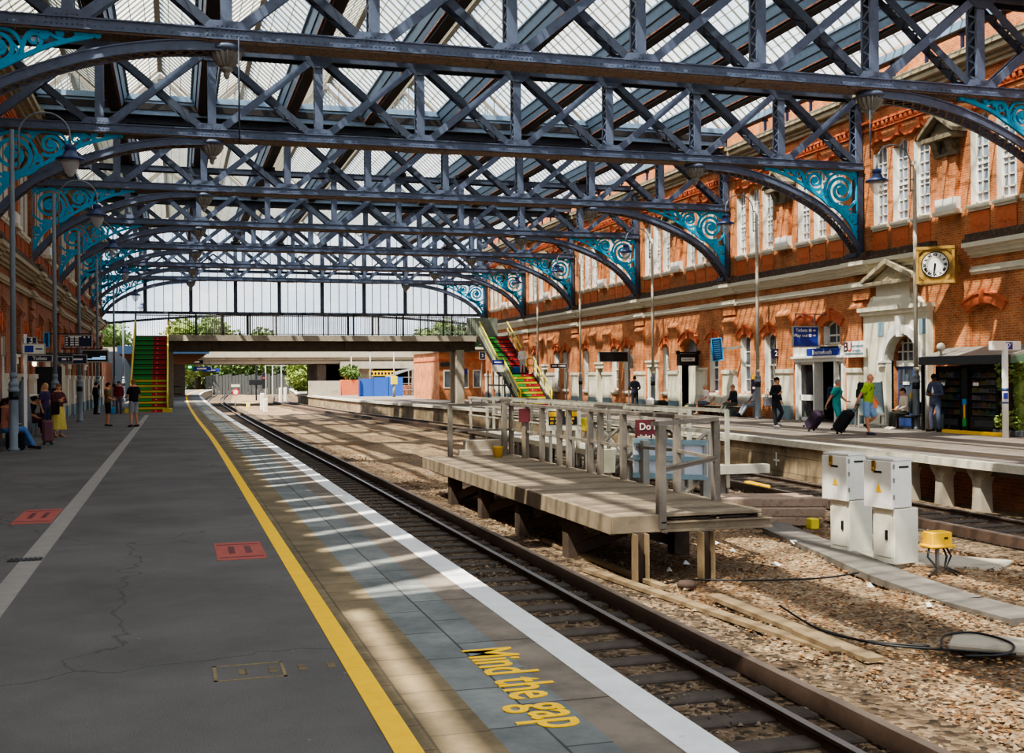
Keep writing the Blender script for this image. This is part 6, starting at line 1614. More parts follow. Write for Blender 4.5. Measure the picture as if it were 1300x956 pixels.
for k in range(4):
    y = 16.9+2.62*k
    for x in (5.95, 7.75):
        mb = MB(); mb.bbox(x-.135, x+.135, y-.135, y+.135, GZ-.2, DZ-.05, .012); mb.build('leg', M['timberdark'], t)
    mb = MB(); mb.bar((5.95,y-.13,GZ+.15),(7.75,y-.13,DZ-.2),.05,.16); mb.bar((7.75,y+.13,GZ+.15),(5.95,y+.13,DZ-.2),.05,.16); mb.build('brace', M['timberdark'], t)
    if k < 3: mb = MB(); mb.bar((5.95+.05,y,DZ-.2),(5.95+.05,y+2.6,GZ+.2) ,.06,.15); mb.build('brace', M['timberdark'], t)
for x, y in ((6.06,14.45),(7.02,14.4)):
    mb = MB(); mb.box(x-.095,x-.07,y-.09,y+.09,GZ-.1,DZ-.24,0); mb.box(x+.07,x+.095,y-.09,y+.09,GZ-.1,DZ-.24,0); mb.box(x-.07,x+.07,y+.03,y+.05,GZ-.1,DZ-.24,1); mb.build('steel_leg', [M['plankwood'], M['timberdark']], t)  # recessed web coloured dark to stand in for its shade
pos = []
for u, v in ((578,582),(631,578),(649,581),(668,587),(688,591),(710,597),(722,600),(749,605),(762,609),(791,616),(859,632),(908,642)): pos.append(atz(u, v, DZ))
pts = []
for k, (x, y) in enumerate(pos):
    if k > 1: x = 7.93
    if k <= 1: y = 26.9; 
    if k == 0: x = 6.35
    if k == 1: x = 7.7
    if k >= 2: y = atx(((649,668,688,710,722,749,762,791,859,908)[k-2]), 520, 7.93)[0]
    if y < dy0: y = dy0+.05
    pts.append((x, y))
for (x, y) in pts:
    mb = MB(); mb.bbox(x-.055, x+.055, y-.055, y+.055, DZ-.2, 1.1, .008); mb.build('rail_post', M['postwood'], t)
nl = atz(828, 655, DZ); nl = (6.42, dy0-.02)
mb = MB(); mb.bbox(nl[0]-.06, nl[0]+.06, nl[1]-.08, nl[1]+.04, DZ-.2, 1.12, .008); mb.build('rail_post', M['postwood'], t)
mb = MB()
for a, b in zip(pts[:-1], pts[1:]): mb.bar((a[0],a[1],1.12), (b[0],b[1],1.12), .1, .06)
mb.bar((pts[-1][0],pts[-1][1],1.13), (nl[0]-.08,nl[1],1.13), .12, .06); mb.build('hand_rail', M['postwood'], t)
mb = MB(); mb.bar((pts[0][0],pts[0][1],.5), (pts[1][0],pts[1][1],.5), .04, .05); 
for a, b in ((1,2),(2,3),(3,4),(4,5),(5,6)): mb.bar((pts[a][0],pts[a][1],.5), (pts[b][0],pts[b][1],.5), .04, .05)
mb.bar((pts[-1][0],pts[-1][1],.52),(nl[0],nl[1],.48),.05,.06); mb.bar((pts[-2][0],pts[-2][1],.56),(pts[-1][0],pts[-1][1],.52),.05,.05); mb.tube([(pts[-1][0],pts[-1][1]-.05,.55),(nl[0],nl[1]-.06,.52)], .02, 6)
for k in (6,7,8,9): mb.bar((pts[k][0],pts[k][1],.5),(pts[k+1][0],pts[k+1][1],.5 if k < 9 else .56),.04,.05)
mb.build('mid_rail', M['postwood'], t)
# lattice frame behind the deck
t = thing('lattice_frame', 'cross braced grey steel frame standing behind the timber deck', 'frame', (0,0,0))
X = 9.6; ys2 = [19.5, 21.6, 23.7, 25.8]
for y in ys2: mb = MB(); mb.box(X-.06, X+.06, y-.06, y+.06, GZ-.1, .75); mb.build('post', M['galv'], t)
for a, b in zip(ys2[:-1], ys2[1:]):
    for z0, z1 in ((GZ+.1, -.1), (-.1, .72)):
        mb = MB(); mb.bar((X+.06,a,z0),(X+.06,b,z1),.03,.07); mb.bar((X-.06,a,z1),(X-.06,b,z0),.03,.07); mb.build('brace', M['galv'], t)
mb = MB(); mb.box(X-.05, X+.05, ys2[0], ys2[-1], .7, .78); mb.box(X-.04, X+.04, ys2[0], ys2[-1], -.14, -.06); mb.box(X-.04, X+.04, ys2[0], ys2[-1], GZ+.05, GZ+.12); mb.build('rail', M['galv'], t)
# boards among the posts
Y = 20.6; o, x0, x1, z0, z1 = board('warning_sign', 'maroon warning sign with white words behind the near deck posts', 807, 533, 832, 556, Y, 'maroon', None, .03)
lettering('Do not', .19, (x0+.07, Y-.006, z1-.14), face_mx(0), M['whitedirty'], o, 'LEFT'); lettering('alight here', .13, (x0+.03, Y-.006, z1-.34), face_mx(0), M['whitedirty'], o, 'LEFT')
q = MB(); q.box(x0+.1, x0+.16, Y+.03, Y+.08, GZ-.05, z1); q.build('post', M['galv'], o)
Y = 25.6; o, x0, x1, z0, z1 = board('warning_sign', 'blank maroon sign on a post at the far end of the deck', 659, 519, 673, 536, Y, 'maroon', None, .03); q = MB(); q.box((x0+x1)/2-.05, (x0+x1)/2+.03, Y+.03, Y+.09, GZ-.05, z1); q.build('post', M['timber'], o)
Y = 18.8; xa, za = aty(811, 560, Y); xb, zb = aty(894, 612, Y)
t = thing('sign_back', 'back of a large white sign with grey rails behind the near deck posts', 'sign', (0,0,0))
mb = MB(); mb.prism([(xa,Y+.25,za-.62),(xa,Y+.25,za),(xb,Y-.15,za-.06),(xb,Y-.15,za-.68)], (0,.03,0)); o = mb.build('panel', plain('signback', '#c5ccd6', .5, var=.06), t); fixn(o.data)
mb = MB()
for dz in (.0, -.3, -.62): mb.bar((xa-.03,Y+.22,za+dz),(xb-.05,Y-.2,za-.05+dz),.05,.09)
mb.build('back_rail', M['paleblue'], t)
for s in (.12, .62, .98): x = xa+(xb-xa)*s; mb = MB(); mb.box(x-.06, x+.06, Y-.05+.2*(.5-s), Y+.05+.3*(.5-s)+.1, GZ-.1, za); mb.build('post', M['galv'], t)
Y = 27.5; o, x0, x1, z0, z1 = board('information_panel', 'white framed yellow and black information panel behind the deck rails', 694, 519, 735, 546, Y, 'whitedirty', None, .05)
q = MB(); w = x1-x0; q.box(x0+.05, x1-.05, Y-.012, Y, z0+.14, z1-.06, 0)
for a, b in ((.06,.42),(.56,.94)): q.box(x0+w*a, x0+w*b, Y-.016, Y-.01, z1-.2, z1-.08, 1)
for a, b, c in ((.1,.22,.3),(.26,.34,.3),(.62,.85,.3),(.1,.2,.2),(.26,.4,.2),(.62,.8,.2)): q.box(x0+w*a, x0+w*b, Y-.016, Y-.01, z0+c-.03, z0+c+.02, 1)
q.build('display', [M['black'], M['yellow']], o); q = MB(); q.box(x0+.1, x0+.16, Y+.05, Y+.1, GZ-.05, z0); q.box(x1-.16, x1-.1, Y+.05, Y+.1, GZ-.05, z0); q.build('legs', M['galv'], o)
mb = MB(); x, z = aty(745, 535, 27); mb.bbox(x-.12, x+.12, 26.9, 27.1, z-.25, z+.1, .03); o = tag(mb.build('yellow_unit', M['handyellow']), 'small round yellow unit right of the information panel', 'unit'); q = MB(); q.box(x-.03,x+.03,27,27.05,GZ-.05,z-.2); q.build('post', M['galv'], o)
mb = MB(); Y = 23.2; x0, z1 = aty(767, 571, Y); x1, z0 = aty(782, 600, Y); mb.prism([(x0,Y,z0),(x1-.02,Y,z0),(x1,Y,z1),(x0-.02,Y,z1)], (0,.2,0)); o = tag(mb.build('grey_bin', plain('bin', '#a7a690', .6)), 'pale grey green plastic bin between the deck posts', 'bin'); fixn(o.data); q = MB(); q.box((x0+x1)/2-.05,(x0+x1)/2+.05,Y+.05,Y+.15,GZ-.05,z0); q.build('stand', M['galv'], o)
# blocks and bucket past the deck
x, y = atz(618, 583, GZ)
for k, (dx, dy, w, h, lab) in enumerate(((-.9,0,1.5,.35,'lower pale concrete block beyond the far end of the deck'),(-.7,.1,1.3,.35,'upper pale concrete block stacked beyond the deck end'),(1.1,.4,1.6,.4,'pale concrete block right of the stacked pair'))):
    mb = MB(); z = GZ+(.0 if k != 1 else .33); mb.bbox(x+dx, x+dx+w, y+dy, y+dy+.5, z-.02, z+h-.02, .02); tag(mb.build('concrete_block', M['concrete']), lab, 'block', 'concrete blocks beyond the deck')
x, y = atz(632, 585, GZ); x, z = aty(632, 577, 26.2); mb = MB(); mb.lathe((x,26.2,DZ+.0),[(.1,0),(.13,.24),(.14,.25)],14); o = tag(mb.build('yellow_bucket', M['yellow']), 'small yellow bucket on the far end of the deck', 'bucket'); q = MB(); q.tube([(x-.13,26.2,DZ+.24),(x-.09,26.2,DZ+.36),(x+.09,26.2,DZ+.36),(x+.13,26.2,DZ+.24)],.008,5); q.build('handle', M['galv'], o)
# timber stack
bx, by = atz(990, 668, GZ); slots_ = ['bottom front','bottom back','lower cross','lower cross','upper front','upper back','top front','top back']
for k, (dx, dy, dz, L, w, rz, lab) in enumerate(((-.4,.2,0,2.3,.3,.04,'bottom front sleeper of the stack beside the white cabinets'),(-.4,.95,0,2.2,.3,-.02,'bottom back sleeper of the stack'),(-.35,.25,.17,2.5,.28,-.05,'second layer front sleeper, with split grey ends'),(-.35,.7,.17,2.4,.28,.03,'second layer middle sleeper of the stack'),(-.3,1.1,.17,2.4,.26,.0,'second layer back sleeper of the stack'),(-.25,.3,.34,2.5,.3,.03,'top front sleeper of the stack, brown and worn'),(-.25,.68,.34,2.4,.28,-.04,'top middle sleeper of the stack'),(-.3,1.02,.34,2.3,.28,.02,'top back sleeper of the stack'))):
    mb = MB(); mb.bbox(-L/2, L/2, -w/2, w/2, 0, .165, .015); o = tag(mb.build('stacked_sleeper', M['timberold'], loc=(bx+dx, by+dy, GZ+.01+dz), rz=rz-.35), lab, 'sleeper', 'stack of old sleepers')
mb = MB(); x, y = atz(1028, 672, GZ); mb.bbox(-.09,.09,-.09,.09,0,.2,.02); o = tag(mb.build('yellow_marker', M['handyellow'], loc=(x, y-.1, GZ+.02)), 'small yellow marker block at the foot of the sleeper stack', 'marker')
x0, y0 = atz(945, 622, GZ); x1, y1 = atz(978, 630, GZ); mb = MB(); mb.bbox(-.6,.6,-.09,.09,0.03,.24,.02); o = tag(mb.build('yellow_beam', M['yellow'], loc=((x0+x1)/2,(y0+y1)/2,GZ), rz=math.atan2(y1-y0,x1-x0)), 'low yellow beam lying beside the right hand track', 'beam')
# ---------------------------------------------------------------- signal cabinets
def cabinet(u, v, label):
    x, y = atz(u, v, GZ); t = thing('signal_cabinet', label, 'cabinet', (x, y, GZ), .17, group='white signal cabinets')
    mb = MB(); mb.bbox(-.02, .46, .0, .44, .04, .86, .012); mb.build('lower_case', M['whitedirty'], t)
    mb = MB(); mb.box(.04, .40, .06, .38, -.05, .05); mb.build('plinth', M['concrete'], t)
    mb = MB(); mb.bbox(-.03, -.015, .05, .39, .14, .80, .004); d = mb.build('lower_door', M['whitedirty'], t); mb = MB(); mb.box(-.05,-.03,.12,.16,.40,.54); mb.build('handle', M['black'], d)
    mb = MB(); mb.bbox(-.03, .34, .0, .54, .87, 1.58, .015); mb.box(-.05, .36, -.02, .56, 1.575, 1.60); mb.build('upper_case', M['white'], t)
    mb = MB(); mb.bbox(-.085, -.03, -.01, .55, .86, 1.56, .006); d = mb.build('upper_door', M['white'], t)
    mb = MB(); mb.prism([(-.088,.18,1.1),(-.088,.30,1.1),(-.088,.24,1.22)], (-.004,0,0)); mb.build('warning_triangle', M['yellow'], d)
    mb = MB(); mb.box(-.09,-.085,.18,.34,1.38,1.41); mb.build('label_plate', M['black'], d)
    mb = MB(); mb.box(-.11,-.085,.30,.36,1.45,1.56); mb.lathe((-.1,.33,1.4),[(.02,0),(.03,.03),(.02,.06)],8); mb.build('padlock', M['brass'], d)
    mb = MB(); mb.box(.08,.26,-.012,.0,1.46,1.49); mb.build('vent', M['black'], t)
    for z in (1.0, 1.25, 1.45): mb = MB(); mb.box(-.05,-.02,-.02,.0,z,z+.07); mb.build('hinge', M['galv'], t)
cabinet(1080, 706, 'left hand white signal cabinet in two tiers, beside the sleeper stack')
cabinet(1137, 721, 'right hand white signal cabinet in two tiers, beside the yellow box')
x, y = atz(1190, 728, GZ)
t = thing('junction_box', 'yellow junction box on a short post with hanging cables', 'junction box', (x, y, GZ))
mb = MB(); mb.tube([(0,0,-.05),(0,0,.4)], .03, 8); mb.build('post', M['galv'], t); mb = MB(); mb.bbox(-.17,.17,-.12,.12,.4,.60,.015); mb.bbox(-.2,.2,-.15,.15,.38,.42,.01); mb.build('case', M['yellow'], t); mb = MB(); mb.box(.03,.09,-.125,-.12,.5,.53); mb.build('plate', M['black'], t)
for a in (-.13, .13, .08):
    mb = MB(); mb.tube([(a,0,.4),(a*1.5,-.05,.25),(a*.6,-.1,.1),(a*2.2,-.2,.0)], .016, 6); mb.build('cable', M['black'], t)
# cable trough lids, slab, planks and loose cables
P = [atz(u, v, GZ) for u, v in ((930,648),(1000,680),(1062,706),(1130,736),(1220,768),(1310,792))]
mb = MB(); 
for a, b in zip(P[:-1], P[1:]): mb.bar((a[0],a[1],GZ+.03),(b[0],b[1],GZ+.03),.62,.1)
tag(mb.build('cable_trough', plain('trough', '#6b655e', .9, var=.12, scale=5, bump=.2)), 'flat grey concrete cable trough in front of the white cabinets', 'trough')
mb = MB(); cxy = atz(1150, 715, GZ); mb.bbox(-1.2,1.2,-.5,.5,-.02,.05,.02); tag(mb.build('concrete_pad', M['concrete'], loc=(cxy[0]+.35,cxy[1]+.1,GZ), rz=-.9), 'pale concrete pad under the signal cabinets', 'pad')
cxy = atz(1257, 826, GZ); mb = MB(); mb.bbox(-.38,.38,-.3,.3,0,.07,.02); tag(mb.build('concrete_slab', M['concrete'], loc=(*cxy, GZ+.03), rz=-.75), 'loose pale concrete slab lying on the leaves at lower right', 'slab')
for k, (a, b, w, lab) in enumerate((((745,728),(1060,836),.16,'longest loose timber plank beside the conductor rail'),((905,762),(1112,846),.2,'second loose timber plank, right of the longest one'),((690,690),(845,752),.12,'thin loose plank running under the near end of the deck'),((1010,815),(1062,838),.1,'short grey plank end on top of the longest plank'))):
    p, q = atz(*a, GZ), atz(*b, GZ); mb = MB(); z = GZ+.06+(.05 if k == 3 else 0); mb.bar((p[0],p[1],z),(q[0],q[1],z),w,.05); tag(mb.build('loose_plank', M['plankwood']), lab, 'plank', 'loose planks by the track')
for k, (L, lab) in enumerate((([(832,744),(880,737),(950,738),(1040,735),(1090,728)], 'black cable lying from the deck leg to the cabinets'), ([(1040,800),(1110,818),(1200,826),(1290,832)], 'thin black cable trailing across the lower right ground'), ([(1195,832),(1200,815),(1240,812),(1285,826),(1275,840),(1225,842)], 'black cable looped over the loose concrete slab'), ([(990,770),(1040,800),(1100,815),(1180,822)], 'thin cable between the planks and the looped cable'))):
    mb = MB(); pts_ = [Vector((*atz(u, v, GZ+.05), GZ+(.06 if k != 2 else .12))) for u, v in L]; sm = []
    for i in range(len(pts_)-1):
        a0, a1, a2, a3 = pts_[max(i-1,0)], pts_[i], pts_[i+1], pts_[min(i+2,len(pts_)-1)]
        for j in range(6): q = j/6; sm.append(.5*((2*a1)+(a2-a0)*q+(2*a0-5*a1+4*a2-a3)*q*q+(3*a1-3*a2+a3-a0)*q**3))
    sm.append(pts_[-1]); mb.tube(sm, .013, 6); tag(mb.build('loose_cable', M['black']), lab, 'cable')
mb = MB(); cxy = atz(872, 748, GZ); mb.lathe((*cxy, GZ+.02),[(.12,0),(.14,.05),(.1,.09),(.03,.1)],12); tag(mb.build('rusty_cap', M['rail']), 'small round rusty cap on the ground at the deck end', 'cap')
# ---------------------------------------------------------------- people
def remesh(mb, vox, name, mat, parent, smooth=2):
    me = mb.mesh('tmp', mat); fixn(me); o = bpy.data.objects.new('tmp', me); C.objects.link(o)
    m = o.modifiers.new('r', 'REMESH'); m.mode = 'VOXEL'; m.voxel_size = vox; m.use_smooth_shade = True
    if smooth: q = o.modifiers.new('s', 'SMOOTH'); q.iterations = smooth; q.factor = .5
    dg = bpy.context.evaluated_depsgraph_get(); dg.update()
    nm = bpy.data.meshes.new_from_object(o.evaluated_get(dg)); nm.name = name
    bpy.data.objects.remove(o); bpy.data.meshes.remove(me)
    if not nm.materials: nm.materials.append(mat)
    for p in nm.polygons: p.use_smooth = True
    r = bpy.data.objects.new(name, nm); C.objects.link(r)
    if parent: r.parent = parent
    return r
def cloth(c): 
    k = 'cloth'+c
    if k not in M: M[k] = plain(k, c, .85, var=.14, scale=14, bump=.15, spec=.15)
    return M[k]
def lerp(a, b, t): return tuple(a[i]+(b[i]-a[i])*t for i in range(3))
STAND = dict(hip=(0,0,.93), chest=(0,.0,1.27), neck=(0,-.01,1.46), head=(0,.02,1.635),
    knee=((-.10,.02,.50),(.10,.02,.50)), ank=((-.11,-.03,.085),(.11,-.03,.085)), toe=((-.13,.13,.03),(.13,.13,.03)),
    elb=((-.25,-.03,1.14),(.25,-.03,1.14)), wri=((-.25,.06,.90),(.25,.06,.90)), fin=((-.24,.10,.74),(.24,.10,.74)), sh=.185)
def pose(**k): d = dict(STAND); d.update(k); return d
SIT = pose(hip=(0,-.02,.55), chest=(0,.0,.88), neck=(0,.02,1.07), head=(0,.06,1.24), knee=((-.12,.42,.53),(.12,.42,.53)), ank=((-.12,.44,.09),(.12,.44,.09)), toe=((-.13,.6,.03),(.13,.6,.03)),
    elb=((-.24,.05,.76),(.24,.05,.76)), wri=((-.12,.26,.66),(.12,.26,.66)), fin=((-.06,.38,.62),(.06,.38,.62)))
def person(label, x, y, rz, P, h=1.75, z=0, skin='skin', hair='#3a2a1e', hairstyle='short', top='#888888', sleeve=.5, bottom='#333333', legs='trousers', shoes='#222222', build=1.0, undershirt=None, open_jacket=None, soles=None, vox=.018):
    t = thing('person', label, 'person', (x, y, z), rz); s = h/1.75; t.scale = (s, s, s)
    hip, ch, nk, hd = P['hip'], P['chest'], P['neck'], P['head']; b = build
    dn = Vector(nk)-Vector(hip); up = dn.normalized(); fwd = Vector((1,0,0)).cross(up).normalized()*-1
    fwd = up.cross(Vector((1,0,0))).normalized()
    if fwd.y < 0 and abs(up.z) > .3: fwd = -fwd
    shz = Vector(nk) - up*.045
    SH_ = [tuple(shz+Vector((sx*P['sh']*b**.5,0,0))-up*.01) for sx in (-1, 1)]
    HP = [tuple(Vector(hip)+Vector((sx*.092,0,-.02))) for sx in (-1, 1)]
    def torso(mb, g=0.0, lo=-.12, hi=1.0):
        rows = [(-.10,.10,.085),(-.02,.165,.115),(.08,.168,.118),(.22,.140*b,.105*b),(.38,.160*b,.12*b),(.50,.178*b,.118),(.56,.165,.10),(.60,.10,.075)]
        rings = []; L = dn.length/.53
        for k, (q, a, d) in enumerate(rows):
            if q < lo or q > hi: continue
            q *= L; c = Vector(hip)+up*q
            if 0 < q < .55: 
                w = min(1, q/.34); c = c.lerp(Vector(hip)+(Vector(ch)-Vector(hip))*(q/.34), .6) if q < .34 else c
            rings.append([c+Vector((1,0,0))*(a+g)*math.cos(2*PI*i/16)+fwd*(d+g)*math.sin(2*PI*i/16) for i in range(16)])
        mb.rings(rings)
    def limb(mb, pts, rs): mb.tube(pts, rs, 10)
    body = MB(); torso(body)
    hv = (Vector(hd)-Vector(nk)); hv.normalize()
    body.tube([tuple(Vector(nk)-up*.06), tuple(Vector(nk).lerp(Vector(hd), .55))], [.062,.056], 10)
    hq = Vector((0,1,0)).rotation_difference(P.get('look', Vector((0,1,0))).normalized() if 'look' in P else Vector((0,1,-.05)).normalized()).to_matrix()
    body.ell(hd, .074, .092, .115, 16, 12, M=hq)
    body.ell(tuple(Vector(hd)+hq @ Vector((0,.035,-.06))), .055, .055, .06, 12, 8, M=hq)          # jaw
    body.ell(tuple(Vector(hd)+hq @ Vector((0,.098,-.018))), .016, .022, .026, 8, 6, M=hq)         # nose
    body.ell(tuple(Vector(hd)+hq @ Vector((0,.085,-.062))), .024, .012, .01, 8, 6, M=hq)          # lips
    for sx in (-1, 1): body.ell(tuple(Vector(hd)+hq @ Vector((sx*.078,-.005,-.01))), .014, .024, .034, 8, 6, M=hq)
    for i in (0, 1):
        limb(body, [SH_[i], lerp(SH_[i], P['elb'][i], .5), P['elb'][i], lerp(P['elb'][i], P['wri'][i], .35), P['wri'][i]], [.052*b**.5,.047*b**.5,.04,.04,.027])
        hdn = (Vector(P['fin'][i])-Vector(P['wri'][i])).normalized()
        body.tube([P['wri'][i], tuple(Vector(P['wri'][i])+hdn*.05), tuple(Vector(P['wri'][i])+hdn*.09)], [.028,.042,.036], 10, flat=.55)
        limb(body, [HP[i], lerp(HP[i], P['knee'][i], .45), P['knee'][i], lerp(P['knee'][i], P['ank'][i], .35), P['ank'][i]], [.088,.076,.055,.056,.034])
        body.tube([tuple(Vector(P['ank'][i])+Vector((0,-.04,-.03))), P['ank'][i], P['toe'][i]], [.035,.04,.03], 8)
    bo = remesh(body, vox, 'body', M[skin], t)
    fg = MB()
    for i in (0, 1):
        w, f = Vector(P['wri'][i]), Vector(P['fin'][i]); d = (f-w).normalized(); a = d.cross(Vector((0,1,0)) if abs(d.y) < .8 else Vector((0,0,1))).normalized(); c = d.cross(a)
        curl = c*(1 if c.y > 0 else -1)
        for j, L in enumerate((.066,.076,.071,.056)):
            p = w+d*.075+a*(j-1.5)*.019; fg.tube([p, p+d*L*.5+curl*.008, p+d*L*.85+curl*.026, p+d*L+curl*.045], [.0095,.009,.008,.006], 6)
        sg = -1 if i else 1; sg = 1 if (a*1).x*(1 if i == 0 else -1) > 0 else -1
        p = w+d*.03+a*sg*.03; fg.tube([p, p+d*.03+a*sg*.025+curl*.01, p+d*.06+a*sg*.03+curl*.02], [.012,.010,.007], 6)
    fo = fg.mesh('f', M[skin]); 
    # merge the fingers into the body mesh
    mm = MB(); mm.add([v.co for v in bo.data.vertices], [tuple(p.vertices) for p in bo.data.polygons], 0, True); mm.join(fg)
    me = mm.mesh('body', M[skin]); bo.data = me
    for sx in (-1, 1):
        e = MB(); e.ell(tuple(Vector(hd)+hq @ Vector((sx*.031,.083,.006))), .012, .009, .008, 8, 6, M=hq); e.build('eye', M['black'], t)
    # hair
    if hairstyle != 'bald':
        hm = MB()
        def keep(c):
            q = hq.transposed() @ c
            return q.z > (.035 if q.y > .02 else -.05 if hairstyle != 'long' else -.10)
        hm.ell(tuple(Vector(hd)+hq @ Vector((0,-.006,.006))), .084, .102, .123, 20, 16, keep=keep, M=hq)
        if hairstyle == 'long': hm.tube([tuple(Vector(hd)+hq @ Vector((0,-.06,.02))), tuple(Vector(hd)+hq @ Vector((0,-.09,-.12))), tuple(Vector(nk)-up*.1-fwd*.07)], [.07,.075,.04], 10)
        if hairstyle == 'bun': hm.ell(tuple(Vector(hd)+hq @ Vector((0,-.1,.05))), .05, .05, .05, 10, 8)
        hm.build('hair', cloth(hair), t)
    # top
    tp = MB(); torso(tp, .014 if not open_jacket else .02, -.06 if legs != 'skirt' else -.02, .58)
    for i in (0, 1):
        if sleeve <= 0: continue
        S0, E0, W0 = SH_[i], P['elb'][i], P['wri'][i]
        if sleeve <= .6: e = lerp(S0, E0, sleeve*1.5); limb(tp, [lerp(S0, (0, S0[1], S0[2]), .25), S0, e], [.055,.066,.068])
        else: limb(tp, [lerp(S0, (0, S0[1], S0[2]), .25), S0, lerp(S0, E0, .5), E0, lerp(E0, W0, .4), lerp(E0, W0, .93)], [.055,.066,.062,.054,.052,.042])
    if open_jacket:                                            # jacket skirts below the waist
        L = .10; c = Vector(hip); rings = []
        for q, a, d in ((.1,.18,.13),(-.04,.185,.135),(-.13,.19,.14)): rings.append([c+up*q+Vector((1,0,0))*a*math.cos(2*PI*i/16)+fwd*d*math.sin(2*PI*i/16) for i in range(16)])
        tp.rings(rings)
    remesh(tp, vox*1.1, 'jacket' if open_jacket else 'top', cloth(top), t)
    if open_jacket:
        v = MB(); c = Vector(nk)+fwd*.105; w_ = Vector(ch)+fwd*.142-up*.12
        v.add([c+Vector((-.06,0,0))-fwd*.02, c+Vector((.06,0,0))-fwd*.02, w_+Vector((.035,0,0)), w_+Vector((-.035,0,0)), Vector(ch)+fwd*.15+up*.05], [(0,1,4),(1,2,4),(2,3,4),(3,0,4)]); v.build('shirt', cloth(open_jacket), t)
    # legs
    bt = MB()
    if legs == 'skirt':
        rings = []
        kn = [(P['knee'][0][j]+P['knee'][1][j])/2 for j in range(3)]; an = [(P['ank'][0][j]+P['ank'][1][j])/2 for j in range(3)]
        for c, a, d in ((Vector(hip)+up*.14,.155,.115),(Vector(hip),.19,.14),(Vector(kn),.24,.2),(Vector(kn).lerp(Vector(an),.62),.29,.24)):
            rings.append([c+Vector((a*math.cos(2*PI*i/20)*(1+.04*(i % 2)), d*math.sin(2*PI*i/20)*(1+.05*(i % 2)), 0)) for i in range(20)])
        bt.rings(rings); remesh(bt, vox*1.1, 'skirt', cloth(bottom), t, 1)
    else:
        torso(bt, .012, -.2, .1)
        for i in (0, 1):
            H0, K0, A0 = HP[i], P['knee'][i], P['ank'][i]
            if legs == 'shorts': limb(bt, [lerp(H0, K0, -.1), H0, lerp(H0, K0, .5), lerp(H0, K0, .98)], [.09,.105,.098,.09])
            else: limb(bt, [lerp(H0, K0, -.1), H0, lerp(H0, K0, .5), K0, lerp(K0, A0, .4), lerp(K0, A0, 1.0)], [.09,.1,.09,.072,.07,.058])
        remesh(bt, vox*1.1, 'shorts' if legs == 'shorts' else 'trousers', cloth(bottom), t)
    for i in (0, 1):
        a, o = Vector(P['ank'][i]), Vector(P['toe'][i]); f = (o-a); f.z = 0
        f = f.normalized() if f.length > .02 else Vector((0,1,0)); sd = Vector((-f.y, f.x, 0)); sm = MB()
        flat = abs(o.z-.03) < .03
        base = a.z-.085 if flat else None
        tip = a+ (o-a)*1.15
        sm.tube([a-f*.06+Vector((0,0,-.035)), a+Vector((0,0,-.03)), a.lerp(tip,.6)+Vector((0,0,-.012)), tip+Vector((0,0,.0))], [.042,.05,.045,.03], 10, side=tuple(sd))
        sh = sm.build('shoe', cloth(shoes), t)
    return t

def suitcase(label, x, y, z, rz, tilt, col, w=.42, d=.26, h=.66, handle=.38, tiltdir=1):
    # wheeled case standing on its wheels; tilt leans it back about the wheels
    t = thing('suitcase', label, 'suitcase', (x, y, z), rz); Rm = Matrix.Translation((0, d/2, .03)) @ Matrix.Rotation(tilt, 4, 'X') @ Matrix.Translation((0, -d/2, -.03)); m = cloth(col)
    mb = MB(); mb.bbox(-w/2, w/2, -d/2, d/2, .07, .07+h, .05); mb.xf(Rm); b = mb.build('shell', m, t)
    mb = MB()
    for k in range(5): xx = -w/2+.07+(w-.14)*k/4; mb.box(xx-.012, xx+.012, -d/2-.008, -d/2, .14, h); mb.box(xx-.012, xx+.012, d/2, d/2+.008, .14, h)
    mb.xf(Rm); mb.build('ribs', m, b)
    mb = MB()
    for xx in (-w*.27, w*.27): mb.tube([(xx, d*.3, h), (xx, d*.3, h+.07+handle)], .011, 6)
    mb.tube([(-w*.27, d*.3, h+.07+handle), (w*.27, d*.3, h+.07+handle)], .018, 6); mb.xf(Rm); mb.build('pull_handle', M['black'], t)
    mb = MB(); mb.tube([(-.09,0,.07+h),(-.08,0,.11+h),(.08,0,.11+h),(.09,0,.07+h)], .012, 6); mb.xf(Rm); mb.build('grip', M['black'], t)
    for xx in (-w*.38, w*.38):
        for yy in (-d*.35, d*.35): q = MB(); q.tube([(xx-.015, yy, .035), (xx+.015, yy, .035)], .035, 10); q.xf(Rm); q.build('wheel', M['black'], t)
    return t
def backpack(label, person_, P, col, strap=True):
    ch, nk, hip = Vector(P['chest']), Vector(P['neck']), Vector(P['hip']); up = (nk-hip).normalized(); f = up.cross(Vector((1,0,0))).normalized()
    if f.y < 0: f = -f
    c = ch-f*.20-up*.02
    t = thing('backpack', label, 'backpack', person_.location, person_.rotation_euler.z); t.scale = person_.scale
    R3 = Matrix((Vector((1,0,0)), f, up)).transposed().to_4x4(); R3.translation = c
    mb = MB(); mb.bbox(-.15,.15,-.09,.07,-.22,.24,.04); mb.bbox(-.11,.11,-.13,-.07,-.2,.04,.03); mb.xf(R3); mb.build('bag', cloth(col), t)
    for sx in (-1, 1):
        q = MB(); q.tube([ch-f*.14+up*.15+Vector((sx*.11,0,0)), nk-up*.0+Vector((sx*.11,0,0)), ch+f*.145+up*.08+Vector((sx*.12,0,0)), ch-f*.02-up*.12+Vector((sx*.185,0,0))], .022, 6, flat=.5); q.build('strap', cloth(col), t)
    return t
def PZ(u, v): return atz(u, v, 0)

